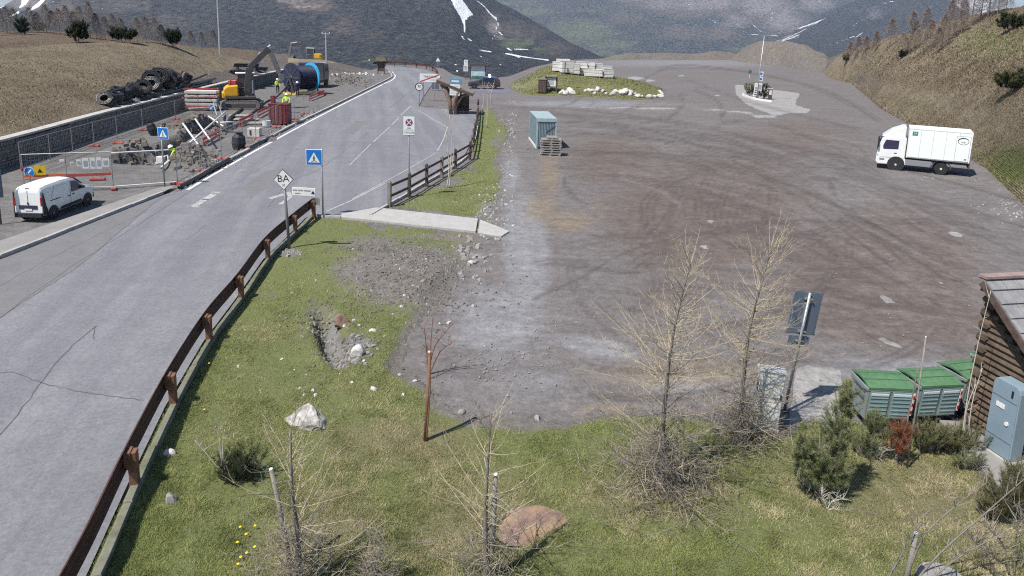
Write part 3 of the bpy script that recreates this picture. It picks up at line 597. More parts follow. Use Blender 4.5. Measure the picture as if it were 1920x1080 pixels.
# ================================================================== gravel banks at the far side of the car park
def mound(name, cols, base, crest, depth, seed, m='gravel_heap', rows=16, label=None, zb=0, amp=.5):
    by = interp(base, cols); B = PG(cols, by, zb); C = PY(cols, interp(crest, cols), B[:, 1]+depth); V = []
    for k in range(rows+1):
        t = k/rows; q = B+(C-B)*t; q = q.copy(); q[:, 2] = B[:, 2]+(C[:, 2]-B[:, 2])*math.sin(t*math.pi/2); V.append(q)
    for t in (.4, 1.0):
        q = C.copy(); q[:, 1] += depth*t; q[:, 2] = C[:, 2]*(1-t)-1*t; V.append(q)
    V = np.stack(V); hgt = (C[:, 2]-B[:, 2])[None]; V[..., 2] += amp*(fbm(V[..., 0], V[..., 1], .22, 4, seed)-.5)*np.clip(hgt, 0, 3)*.55*sstep(0, .2, np.linspace(0, 1, V.shape[0]))[:, None]
    px, py = proj(V[..., 0], V[..., 1], V[..., 2]); me = npmesh(name, V.reshape(-1, 3), grid_faces(V.shape[0], len(cols))[:, ::-1], {'m1': np.stack([px*0, px*0+.6, px*0], -1).reshape(-1, 3)}, True)
    return tag(link_mesh(name, me, m), label, kind='structure'), V
mound('gravel_bank', np.arange(1120, 1395, 4.0), [(1120, 113), (1200, 112), (1395, 113)], [(1120, 113), (1150, 104), (1180, 99), (1240, 99), (1300, 101), (1340, 96), (1370, 98), (1395, 104)], 14, 51)
mound('gravel_bank', np.arange(1362, 1590, 3.0), [(1362, 113), (1400, 118), (1460, 124), (1520, 132), (1590, 142)], [(1362, 113), (1385, 98), (1405, 85), (1425, 77), (1460, 77), (1490, 81), (1520, 88), (1545, 100), (1565, 118), (1590, 142)], 24, 53, amp=1.1)
isl, VI = mound('grass_island', np.arange(952, 1252, 3.0), [(952, 160), (965, 172), (990, 178), (1030, 179), (1100, 181), (1190, 187), (1235, 184), (1252, 172)], [(952, 158), (985, 143), (1010, 129), (1030, 123), (1060, 124), (1100, 134), (1150, 142), (1200, 152), (1235, 163), (1252, 171)], 13, 55, 'lawn_soil', amp=.35)

# ================================================================== mountains
def mountain(name, cols, base, crest, d0, d1, rows, seed, paint, rough=.05, ns=.003):
    by = interp(base, cols); cyy = interp(crest, cols); T = np.linspace(0, 1, rows)[:, None]
    PX = np.repeat(cols[None], rows, 0); PYY = by[None]*(1-T)+cyy[None]*T; D = d0+(d1-d0)*T**1.1
    D = D*(1+rough*.22*(fbm(PX*1.3+PYY*.5, PYY*1.0, .022, 6, seed)-.5)*2*(1-.3*T))
    V = PY(PX, PYY, D); m1, m2 = paint(PX, PYY)
    back = V[-1].copy(); back[:, 1] += d1*.15; back[:, 2] -= 60; V = np.concatenate([V, back[None]]); m1 = np.concatenate([m1, m1[-1:]]); m2 = np.concatenate([m2, m2[-1:]])
    me = npmesh(name, V.reshape(-1, 3), grid_faces(V.shape[0], len(cols))[:, ::-1], {'m1': m1.reshape(-1, 3), 'm2': m2.reshape(-1, 3)}, True)
    return tag(link_mesh(name, me, 'forest_mountain'), kind='structure')
def pmask(PX, PYY, polys, soft=1.5):
    m = np.zeros_like(PX)
    for p in polys: m = np.maximum(m, sstep(-soft, soft, sdf(PX, PYY, p)))
    return m
def lmask(PX, PYY, lines):
    m = np.zeros_like(PX)
    for pts, wd in lines: m = np.maximum(m, np.exp(-(seg_dist(PX, PYY, pts)/wd)**2))
    return m
def blobs(PX, PYY, bl):
    m = np.zeros_like(PX)
    for cx, cy_, rx, ry, k in bl: m = np.maximum(m, k*np.exp(-(((PX-cx)/rx)**2+((PYY-cy_)/ry)**2)))
    return m
def paintA(PX, PYY):
    snow = pmask(PX, PYY, [[(840, -12), (860, -10), (888, 28), (880, 31), (872, 40), (874, 60), (871, 63), (868, 45), (862, 30), (852, 14)]])
    snow = np.maximum(snow, .80*lmask(PX, PYY, [([(893, 0), (908, 12), (918, 24)], 1.6), ([(918, 26), (930, 34), (934, 46), (930, 54)], 2.6), ([(935, 60), (942, 65)], 2.4), ([(930, 62), (921, 76)], 1.6), ([(865, 66), (870, 74)], 2), ([(876, 71), (884, 77)], 2), ([(897, 94), (921, 97)], 2.2), ([(951, 91), (958, 94)], 2), ([(964, 92), (990, 93)], 1.8), ([(948, 100), (985, 107), (1030, 113)], 1.9), ([(958, 102), (975, 108)], 2), ([(853, 122), (856, 121)], 2), ([(856, 133), (859, 133)], 2.2), ([(937, 121), (940, 122)], 2), ([(970, 129), (972, 128)], 2), ([(932, 112), (934, 111)], 1.5), ([(900, 104), (903, 106)], 1.5), ([(635, 99), (638, 98)], 2), ([(690, 112), (694, 113)], 1.5)]))
    snow = np.maximum(snow, pmask(PX, PYY, [[(38, -15), (62, -15), (50, 8), (34, 18), (40, 4)], [(62, 12), (85, -8), (92, -8), (72, 14), (50, 24)], [(14, 32), (36, 20), (38, 24), (16, 34)], [(-80, -20), (16, -20), (8, 12), (-20, 25), (-80, 30)], [(-300, 30), (-60, 22), (-100, 34), (-300, 60)]], 2))
    snow = np.maximum(snow, .7*blobs(PX, PYY, [(192, 17, 5, 1.6, 1), (275, 15, 4, 1.5, 1), (100, 4, 5, 1.5, 1)]))
    mead = blobs(PX, PYY, [(965, 82, 30, 12, 1.0), (990, 80, 15, 8, 1.0), (1010, 92, 20, 4, .8), (760, 105, 60, 14, .35), (700, 112, 40, 10, .45)])
    brown = blobs(PX, PYY, [(580, 10, 60, 14, 1.2), (560, -5, 70, 12, 1.1), (640, 45, 55, 30, .7), (700, 75, 60, 24, .6), (960, 60, 60, 30, .8), (1040, 90, 50, 20, .8), (220, 10, 120, 20, .7), (330, 40, 90, 30, .5), (120, 20, 60, 25, .8), (920, 40, 25, 30, .7), (1000, 60, 40, 20, .7), (840, 110, 40, 20, .2)])
    rock = blobs(PX, PYY, [(575, 12, 40, 5, .8), (545, 3, 30, 4, .8), (50, 5, 50, 18, .8), (925, 50, 14, 22, .8), (936, 70, 16, 8, .7)])
    z = 0*PX
    return np.stack([snow, mead, brown*.8], -1), np.stack([rock, z+.85, z], -1)
mountain('mountain', np.arange(-900, 1176, 3.5), [(-900, 170), (500, 165), (900, 160), (1000, 150), (1080, 130), (1125, 113), (1176, 124)], [(-900, 70), (-200, 40), (0, 14), (20, 3), (45, -14), (90, -45), (700, -85), (850, -60), (900, -18), (927, 0), (970, 21), (1020, 50), (1070, 80), (1125, 105), (1160, 117), (1176, 120)], 900, 1900, 100, 61, paintA, .09)
def paintB(PX, PYY):
    snow = .66*lmask(PX, PYY, [([(1236, 0), (1243, 2)], 1.8), ([(1255, 3), (1268, 1)], 1.8), ([(1276, 1), (1294, 10)], 1.6), ([(1437, 0), (1443, 10), (1450, 30), (1445, 45)], 1.8), ([(1446, 32), (1449, 38)], 2.6), ([(1390, 57), (1404, 64)], 2), ([(1330, 35), (1348, 46)], 1.3), ([(1320, 2), (1345, 28)], 1.0), ([(1400, 15), (1410, 45), (1428, 60)], 1.0), ([(968, 9), (971, 12)], 2), ([(1535, 0), (1552, 20)], 1.4)])
    mead = .05+.8*blobs(PX, PYY, [(1090, 60, 70, 26, 1.0), (1000, 20, 50, 14, .7), (1150, 85, 60, 14, .85), (1130, 100, 40, 8, .8), (1190, 95, 40, 6, .6), (1100, 20, 60, 10, .5), (1230, 70, 40, 8, .5), (1490, 12, 26, 5, .7), (960, 5, 60, 8, .6), (1380, 92, 40, 5, .6), (1255, 78, 8, 6, .5)])
    brown = blobs(PX, PYY, [(1300, 10, 150, 30, .9), (1280, 60, 60, 22, .7), (1350, 60, 40, 25, .7), (1180, 30, 60, 22, .6), (1440, 20, 60, 40, .7), (1170, 108, 30, 8, .6)])
    rock = blobs(PX, PYY, [(1470, 40, 50, 30, .9), (1430, 10, 60, 26, .9), (1330, 6, 90, 18, .8), (1380, 40, 40, 26, .6), (1260, 8, 60, 12, .7), (1530, 8, 40, 16, .9), (1200, 0, 100, 8, .5)])
    z = 0*PX
    return np.stack([snow, mead, brown], -1), np.stack([rock, z, z], -1)
mountain('mountain', np.arange(860, 1640, 3.0), [(860, 128), (1640, 128)], [(860, -60), (1200, -95), (1500, -90), (1640, -60)], 2600, 4600, 90, 71, paintB, .10)
def paintC(PX, PYY):
    snow = .72*lmask(PX, PYY, [([(1456, 76), (1470, 74), (1500, 60), (1540, 38), (1580, 18)], 1.2), ([(1462, 78), (1480, 73), (1500, 64)], 1.8), ([(1525, 45), (1550, 30)], 1.2), ([(1565, 82), (1580, 76), (1602, 68)], 1.3), ([(1603, 72), (1618, 60)], 1.8), ([(1600, 48), (1624, 34), (1650, 20)], .9), ([(1650, 8), (1680, 1)], 1.2), ([(1640, 70), (1700, 42)], .8)])
    z = 0*PX; rock = blobs(PX, PYY, [(1640, 25, 26, 16, .5), (1480, 68, 24, 6, .8), (1600, 20, 30, 12, .4)])
    return np.stack([snow, z, .2+z], -1), np.stack([rock, z+.9, z], -1)
mountain('mountain', np.arange(1430, 2100, 3.0), [(1430, 86), (1470, 96), (1540, 125), (2100, 150)], [(1430, 84), (1455, 77), (1470, 70), (1500, 57), (1560, 29), (1610, 4), (1650, -16), (1730, -22), (1775, -6), (1790, 8), (1815, 25), (1860, 42), (1950, 60), (2100, 80)], 1900, 3000, 80, 81, paintC, .09)
def paintE(PX, PYY):
    n = fbm(PX, PYY*2, .07, 4, 90); z = 0*PX; return np.stack([sstep(.42, .52, n), z, z], -1), np.stack([1+z, z, z], -1)
mountain('mountain', np.arange(1640, 2400, 4.0), [(1640, 90), (2400, 110)], [(1640, -20), (1740, -25), (1790, -18), (1830, -2), (1862, 4), (1880, 18), (1920, 26), (2000, 22), (2200, 10), (2400, 20)], 6000, 7500, 50, 91, paintE, .06)
mountain('mountain', np.arange(-900, 160, 4.0), [(-900, 90), (160, 60)], [(-900, 20), (-200, 8), (0, 22), (40, 10), (100, -10), (160, -20)], 4000, 5000, 40, 95, paintE, .06)
# ================================================================== where a line of sight meets the built ground
from mathutils.bvhtree import BVHTree
def bvh_of(V):
    f = grid_faces(V.shape[0], V.shape[1]); return BVHTree.FromPolygons([tuple(v) for v in V.reshape(-1, 3).tolist()], f.tolist())
_BV = [bvh_of(v) for v in (VL, VM, VR, VI)]
def hit(px, py):
    d = Vector(ray(px, py).tolist()).normalized(); o = Vector((0, 0, H)); best = None
    for b in _BV:
        h = b.ray_cast(o, d, 400)
        if h[0] is not None and (best is None or h[3] < best[1]): best = (h[0], h[3])
    g = P(px, py) if d.z < 0 else None
    if g is not None and (best is None or (g-o).length < best[1]): return g
    return best[0] if best else None
# ================================================================== materials of things
mat('steel', (.30, .31, .32), (.40, .41, .42), 6, .45, metal=.6)
mat('steel_dark', (.13, .14, .155), (.18, .19, .20), 6, .5, metal=.3)
mat('sign_white', (.74, .75, .74), (.66, .67, .66), 3, .45)
mat('sign_blue', (.01, .14, .48), (.012, .17, .52), 3, .4)
mat('sign_black', (.015, .015, .018), rough=.5)
mat('sign_red', (.45, .02, .02), rough=.45)
mat('sign_purple', (.16, .05, .22), rough=.5)
mat('sign_yellow', (.75, .50, .02), rough=.5)
mat('sign_green', (.03, .22, .15), rough=.5)
mat('sign_grey_back', (.20, .225, .25), (.27, .295, .32), 2.5, .5, metal=.3)
mat('sign_blue_back', (.10, .13, .18), (.135, .165, .21), 2.0, .55, metal=.2)
mat('print_grey', (.25, .27, .28), (.45, .47, .47), 30, .6)
mat('wood_dark', (.060, .040, .034), (.125, .09, .078), 9, .85, .5, 30)
mat('wood_grey', (.15, .13, .115), (.27, .24, .21), 8, .85, .5, 30)
mat('wood_log', (.06, .042, .03), (.15, .112, .082), 5, .85, .6, 22)
mat('wood_stake', (.17, .158, .142), (.28, .265, .24), 9, .85, .5, 40)
mat('wood_stake_brown', (.16, .09, .045), (.25, .15, .085), 9, .8, .5, 40)
mat('wood_pallet', (.22, .205, .19), (.36, .335, .31), 12, .85, .3, 40)
mat('slate', (.17, .172, .178), (.29, .292, .30), 3, .8, .4, 20)
mat('cabinet_blue', (.19, .26, .32), (.225, .30, .36), 2, .5)
mat('cabinet_white', (.60, .63, .62), (.70, .72, .70), 3, .5)
mat('bin_metal', (.26, .30, .30), (.33, .37, .37), 4, .5, metal=.4)
mat('bin_panel', (.19, .28, .29), (.26, .36, .365), 3, .45)
mat('bin_glare', (.55, .64, .66), (.70, .78, .78), 8, .35)
mat('bin_lid', (.06, .15, .07), (.11, .21, .115), 5, .6, .15, 30)
mat('rubber', (.018, .018, .02), (.03, .03, .032), 6, .8)
mat('black_plastic', (.02, .02, .024), (.035, .035, .04), 6, .5)
mat('container_blue', (.19, .255, .29), (.25, .315, .35), 2.5, .55, metal=.1)
mat('container_roof', (.29, .38, .40), (.36, .45, .47), 2.5, .5)
mat('foam_white', (.75, .75, .74), rough=.8)

# ------------------------------------------------------------------ wall below the left hill: individual stones over a dark core, pale coping
mat('slab_coping', (.34, .335, .32), (.50, .49, .47), 2.5, .9, .3, 14)
mat('wall_core', (.05, .048, .046), rough=.95)
mat('wall_stone', (.11, .108, .105), (.22, .215, .205), 3, .95, .7, 10)
def stone_wall():
    w_ = thing('stone_wall', 'dark stone retaining wall with pale coping along the foot of the dry hill', 'wall')
    wp = [P(*p) for p in smooth_line(WALL_B, 8)]; Ht = 1.42
    core = MB(); cop = []
    for a, b in zip(wp[:-1], wp[1:]):
        d = (b-a).normalized(); n = Vector((-d.y, d.x, 0)); core.beam(a+n*.3+Vector((0, 0, Ht/2-.06)), b+n*.3+Vector((0, 0, Ht/2-.06)), .5, Ht+.1)
    core.build('core', 'wall_core', w_)
    mb = MB(); rn = random.Random(5); proto = []
    # stones as one mass: thousands, each only a few pixels
    for a, b in zip(wp[:-1], wp[1:]):
        L = (b-a).length; d = (b-a)/L; n = Vector((-d.y, d.x, 0)); z = .02
        while z < Ht-.1:
            hh = rn.uniform(.13, .26); s = rn.uniform(-.1, 0)
            while s < L:
                wd = rn.uniform(.2, .5); c = a+d*(s+wd/2)+n*(.03+rn.uniform(-.03, .03))+Vector((0, 0, z+hh/2)); rot = Matrix((d, n, Vector((0, 0, 1)))).transposed()
                mb.box(c, (wd-.03, .12, hh-.03), rot@Matrix.Rotation(rn.uniform(-.06, .06), 3, 'Y'), rn.uniform(.8, 1)); s += wd
            z += hh
    tag(mb.build('stones', 'wall_stone', w_), kind='stuff')
    tot = 0
    for a, b in zip(wp[:-1], wp[1:]):
        L = (b-a).length; k = max(1, int(L/1.6)); d = (b-a)/L; n = Vector((-d.y, d.x, 0))
        for i in range(k):
            p = a.lerp(b, i/k)+n*.25+Vector((0, 0, Ht+.05)); q = a.lerp(b, (i+1)/k)+n*.25+Vector((0, 0, Ht+.05)); MB().beam(p+d*.01, q-d*.01, .62+rn.uniform(-.02, .02), .12).build('coping', 'slab_coping', w_, bevel=.015)
stone_wall()

# ------------------------------------------------------------------ guardrail
def guardrail(name, label, pix, post_pix, top=.76, mats=('rust', 'rust_light'), offset=0.0, z0=0.06, posts=True, depth=.3):
    g = thing(name, label, 'guardrail')
    wp = [P(*p) for p in smooth_line(pix, 10)]
    prof = [(0, 0), (.03, .05), (.07, .11), (.03, .17), (.03, .22), (.07, .28), (.03, .34), (0, .39)]   # (out to road, down)
    mb = MB(); rows = []
    for i, p in enumerate(wp):
        d = (wp[min(i+1, len(wp)-1)]-wp[max(i-1, 0)]).normalized(); n = Vector((-d.y, d.x, 0)) # to the left of travel
        rows.append([p+n*o+Vector((0, 0, top+z0-h_)) for o, h_ in prof]+[p+n*(o-.012)+Vector((0, 0, top+z0-h_)) for o, h_ in reversed(prof)])
    k = len(rows[0])
    for r in rows: mb.v += [tuple(v) for v in r]
    for i in range(len(rows)-1):
        for j in range(k):
            a = i*k+j; b = i*k+(j+1) % k; mb.f.append((a, b, b+k, a+k))
    mb.f.append(tuple(range(k))); mb.f.append(tuple((len(rows)-1)*k+j for j in reversed(range(k))))
    mb.build('beam', mats[0], g, smooth=False)
    for (x, y) in post_pix:
        b = P(x, y); i = min(range(len(wp)), key=lambda j: (wp[j]-b).length); d = (wp[min(i+1, len(wp)-1)]-wp[max(i-1, 0)]).normalized(); n = Vector((-d.y, d.x, 0)); q = wp[i]
        # tapering box post, wide at the top
        m2 = MB(); m2.prism([(-.055, 0), (.055, 0), (.085, top-.02), (-.085, top-.02)], -.07, .07)
        o = m2.build('post', mats[1], g, bevel=.008); o.location = q-n*.10+Vector((0, 0, z0-.06)); o.rotation_euler = (0, 0, math.atan2(d.y, d.x))
        m3 = MB(); m3.prism([(-.02, top-.42), (.09, top-.28), (.09, top-.03), (-.02, top-.03)], -.10, .10, 'x'); o = m3.build('spacer', mats[1], g, bevel=.006); o.location = q-n*.07+Vector((0, 0, z0-.03)); o.rotation_euler = (0, 0, math.atan2(d.y, d.x))
    return g, wp
RAIL = [(20, 1400), (80, 1268), (172, 1080), (242, 920), (316, 765), (385, 645), (446, 565), (497, 490), (549, 440), (586, 408)]
gr, gw = guardrail('guardrail', 'rust-brown steel guardrail curving along the edge of the near lawn', RAIL, [(100, 1230), (245, 918), (318, 765), (387, 645), (447, 565), (498, 490), (549, 440), (583, 409)])
# rounded end piece
e = gw[-1]; d = (gw[-1]-gw[-2]).normalized(); n = Vector((-d.y, d.x, 0)); pts = []
for k in range(7):
    a = math.pi*k/6; pts.append(e+d*(.16*math.sin(a)) - n*(.16*(1-math.cos(a)))+n*.02)
mb = MB()
for a, b in zip(pts[:-1], pts[1:]): mb.beam(a+Vector((0, 0, .665)), b+Vector((0, 0, .665)), .02, .3)
mb.build('end_piece', 'steel', gr)
guardrail('guardrail', 'distant rust guardrail round the outside of the road bend', [(700, 125), (722, 123.5), (760, 125), (800, 129.5), (816, 137), (822, 147)], [(722, 123.5), (741, 124), (760, 125), (780, 127), (800, 129.5), (812, 134), (819, 142)], .85, ('rust', 'rust'))

# ------------------------------------------------------------------ wooden rail fence
def rail_fence():
    f = thing('rail_fence', 'weathered wooden post and rail fence along the bus bay', 'fence')
    base = [(730, 388), (767, 370), (800, 350), (828, 333), (854, 317), (881, 300), (885, 285), (888, 272), (890, 260), (892, 249), (894, 239), (895, 230), (896, 222), (896, 215), (896, 208)]
    pp = [P(*b) for b in base]; hgt = [1.16]*len(pp); rn = random.Random(2)
    for i, p in enumerate(pp):
        mb = MB(); mb.box((0, 0, .56), (.16, .16, 1.16)); mb.box((0, 0, 1.165), (.13, .13, .05), taper=.6)
        o = mb.build('post', 'wood_grey' if i % 3 == 0 else 'wood_dark', f, bevel=.012); o.location = p; o.rotation_euler = (rn.uniform(-.02, .02), rn.uniform(-.02, .02), rn.uniform(-.2, .2))
    for a, b in zip(pp[:-1], pp[1:]):
        for z in (.95, .48): MB().beam(a+Vector((0, 0, z)), b+Vector((0, 0, z)), .06, .12).build('rail', 'wood_dark', f, bevel=.01)
rail_fence()

# ------------------------------------------------------------------ traffic signs
def pole(t, hgt, r=.03, m='steel', lean=0.0, name='pole', z0=-.1):
    return MB().tube([(0, 0, z0), (lean*hgt, 0, hgt)], r, 10).build(name, m, t, smooth=True)
def plate(t, wd, ht, z, m='sign_white', y=-.05, x=0.0, rim=None, name='panel', th=.02, bev=.03):
    mb = MB(); mb.box((x, y, z), (wd, th, ht)); o = mb.build(name, m, t)
    if bev:
        b = o.modifiers.new('bevel', 'BEVEL'); b.width = min(bev, min(wd, ht)*.2); b.segments = 3; b.affect = 'EDGES'; b.limit_method = 'ANGLE'
    return o
def tri(t, s, z, m, y, x=0, name='symbol'):
    return MB().prism([(x-s/2, z-s*.42), (x+s/2, z-s*.42), (x, z+s*.45)], y, y-.004).build(name, m, t)
def ring(t, r0, r1, z, m, y, x=0, name='ring', n=28):
    mb = MB(); v = []; 
    for k in range(n):
        a = 2*math.pi*k/n; v += [(x+r0*math.cos(a), y, z+r0*math.sin(a)), (x+r1*math.cos(a), y, z+r1*math.sin(a))]
    fs = [(2*k, 2*k+1, (2*k+3) % (2*n), (2*k+2) % (2*n)) for k in range(n)]; return mb.add(v, fs).build(name, m, t)
def disc(t, r, z, m, y, x=0, name='panel', n=28, th=.015): return MB().lathe([(r, y-th), (r, y)], n, 'y', (x, 0, z)).build(name, m, t)
def walker(t, s, z, y, x=0, m='sign_black'):
    mb = MB()
    def ln(a, b, wd): mb.beam((x+a[0]*s, y, z+a[1]*s), (x+b[0]*s, y, z+b[1]*s), wd*s, .004, up=(0, 1, 0))
    ln((0, .12), (0, -.1), .09); ln((0, -.08), (-.1, -.34), .06); ln((0, -.08), (.11, -.34), .06); ln((0, .1), (-.11, -.06), .045); ln((0, .1), (.11, -.04), .045); mb.lathe([(.06*s, y-.003), (.06*s, y+.002)], 10, 'y', (x, 0, z+.2*s))
    for k in (-.24, -.12, .13, .25): ln((k, -.36), (k*.8, -.27), .05)
    return mb.build('walker_symbol', m, t)
def face_cam(p): return -math.atan2(p.x, p.y)

def crossing_sign(px, py, tpy, s, label, rz=0, edge_only=False, off=0.0):
    b = P(px, py); hgt = ztop(px, py, tpy); t = thing('crossing_sign', label, 'road sign', b, rz)
    pole(t, hgt, .035); z = hgt-s/2-.02
    plate(t, s, s, z, 'sign_white', x=off); plate(t, s*.93, s*.93, z, 'sign_blue', y=-.061, name='blue_field', th=.003, x=off)
    tri(t, s*.72, z-.01, 'sign_white', -.066, x=off, name='white_triangle'); walker(t, s*.62, z-.04*s, -.073, off)
    return t
crossing_sign(606, 409, 279, .66, 'blue pedestrian crossing sign on grey pole where the guardrail ends', 0.05, off=-.30)
crossing_sign(309, 349, 238, .56, 'blue pedestrian crossing sign in front of the site trench', -.18, off=.14)

b = P(543, 471); hgt = ztop(543, 471, 348); t = thing('route_sign', 'white diamond sign reading BA with arrow board on dark pole', 'road sign', b, 0.05, lean=(0, -.045))
pole(t, hgt, .05, 'steel_dark'); pole(t, hgt+.12, .02, 'steel', name='neck'); zc = hgt+.22; q = .37
def diamond(s, y, m, name): return MB().prism([(0, zc-s), (s*.93, zc), (0, zc+s), (-s*.93, zc)], y, y-.015).build(name, m, t)
diamond(q, -.03, 'sign_black', 'rim'); diamond(q*.93, -.05, 'sign_white', 'panel'); text('BA', .34, 'sign_black', t, (0, -.068, zc+.03)); text('30', .11, 'sign_black', t, (0, -.068, zc-.2))
for z in (hgt-.1, hgt-.02): MB().lathe([(.056, z-.02), (.056, z+.02)], 12, 'z').build('band', 'sign_white', t)
o = thing('x', 'x', 'x'); bpy.data.objects.remove(o)
ab = MB(); ab.box((.46, -.03, hgt-.18), (.80, .02, .30)); ab = ab.build('arrow_board', 'sign_white', t, bevel=.01); ab.rotation_euler = (0, .09, 0)
text('area sosta camper', .085, 'sign_black', ab, (.40, -.045, hgt-.13)); text('centro', .07, 'sign_black', ab, (.25, -.045, hgt-.24)); tri(ab, .13, hgt-.18, 'sign_black', -.046, .78, 'arrow')

b = P(767, 372); hgt = ztop(767, 372, 218); t = thing('no_parking_sign', 'white no stopping sign on thin pole behind the rail fence', 'road sign', b, 0.06)
pole(t, hgt, .028); s = ztop(767, 372, 334); zc = hgt-.44; plate(t, .52, .86, zc); plate(t, .545, .885, zc, 'sign_green', y=-.042, name='rim', th=.008)
disc(t, .165, zc+.16, 'sign_red', -.061, name='red_disc', th=.004); disc(t, .135, zc+.16, 'sign_purple', -.066, name='blue_disc', th=.004)
for a in (45, -45): 
    o = MB().box((0, 0, 0), (.28, .003, .035)).build('cross_bar', 'sign_white', t); o.location = (0, -.073, zc+.16); o.rotation_euler = (0, R(a), 0)
text('AREA', .075, 'sign_black', t, (0, -.064, zc-.10)); text('sgombero neve', .055, 'sign_black', t, (0, -.064, zc-.18)); text('TARGHE', .12, 'sign_green', t, (0, -.064, zc-.31))

# far signs by the bend
def small_sign(name, label, px, py, tpy, build, rz=0, r=.035, z=0):
    b = P(px, py); hgt = ztop(px, py, tpy); t = thing(name, label, 'road sign', b, rz); pole(t, hgt, r); build(t, hgt); return t
def sp_70(t, h): disc(t, .42, h-.42, 'sign_white', -.04); ring(t, .34, .42, h-.42, 'sign_black', -.06); text('70', .46, 'sign_black', t, (0, -.062, h-.42), sx=.9)
small_sign('speed_sign', 'round white sign with black 70 at the end of the bay', 786, 200, 155, sp_70)
b = P(806, 190); hgt = ztop(806, 190, 139); t = thing('place_name_sign', 'white place name board with a red diagonal stripe on two posts', 'road sign', b, .02)
for x in (-.72, .52): MB().tube([(x, 0, -.1), (x, 0, hgt-.3)], .04, 8).build('post', 'steel', t)
plate(t, 2.25, .92, hgt-.42); text('TREPALLE', .36, 'sign_black', t, (0, -.064, hgt-.30), sx=.95); text('LIVIGNO', .18, 'sign_black', t, (.35, -.064, hgt-.63))
o = MB().box((0, 0, 0), (2.3, .004, .11)).build('red_stripe', 'sign_red', t); o.location = (0, -.07, hgt-.42); o.rotation_euler = (0, -R(21), 0)
t = thing('info_box', 'dark timetable box on legs behind the place name board', 'info box', P(816, 170), .0); h = ztop(816, 170, 152); MB().box((0, 0, h*.6), (.9, .25, h*.8)).build('case', 'sign_blue_back', t, bevel=.03)
for x in (-.25, .05, .3): MB().box((x, -.13, h*.62), (.2, .02, h*.66)).build('panel', 'steel_dark', t)
for x in (-.4, .4): MB().tube([(x, 0, -.05), (x, 0, h*.4)], .04, 8).build('leg', 'steel', t)
def tr_sign(t, h): tri(t, .95, h-.42, 'sign_grey_back', -.03, name='panel'); tri(t, .78, h-.43, 'sign_white', -.036, name='face')
small_sign('warning_sign', 'small grey triangular warning sign beside the far guardrail', 821, 139, 107, tr_sign)
def post_board(t, h): plate(t, .62, .80, h-.42); text('P', .4, 'sign_black', t, (0, -.064, h-.35)); plate(t, .72, 1.0, h-1.36, name='lower_panel'); [MB().box((0, -.064, h-1.1-.18*k), (.5, .004, .07)).build('print', 'sign_black', t) for k in range(4)]
small_sign('post_board', 'narrow white double board on a post left of the map board', 873, 149, 112, post_board, r=.06)
t = thing('map_board', 'large panorama map board under a small dark roof', 'information board', P(896, 152), .05); h = ztop(896, 152, 121)
for x in (-1.15, 1.15): MB().box((x, 0, h*.48), (.14, .14, h*.96)).build('post', 'wood_dark', t)
MB().box((0, -.02, h*.55), (2.2, .06, 1.7)).build('panel', 'sign_white', t); mat('map_print', (.25, .38, .30), (.66, .70, .70), 1.6, .6, detail=8); MB().box((0, -.06, h*.58), (2.0, .02, 1.35)).build('map', 'map_print', t); MB().box((0, -.065, h*.55-.72), (2.0, .02, .18)).build('caption_strip', 'sign_green', t)
MB().prism([(-1.5, h-.12), (1.5, h-.12), (1.5, h), (.3, h+.22), (-.3, h+.22), (-1.5, h)], -.45, .45).build('roof', 'wood_dark', t)
# bus stop sign
b = P(851, 216); hgt = ztop(851, 216, 146, 855); t = thing('bus_stop_sign', 'bus stop sign with blue header and white timetable beside the shelter', 'road sign', b, .05, lean=(0, .03))
pole(t, hgt, .05, 'steel'); mat('bus_blue', (.10, .24, .36), (.14, .30, .42), 3, .5); plate(t, 1.12, .55, hgt-.3, 'bus_blue', name='header', th=.08); plate(t, .95, 1.05, hgt-1.12, 'sign_white', name='timetable', th=.06); [MB().box((0, -.085, hgt-.8-.2*k), (.7, .004, .05)).build('print', 'print_grey', t) for k in range(4)]; MB().box((0, -.095, hgt-.3), (.7, .004, .14)).build('print', 'sign_white', t)

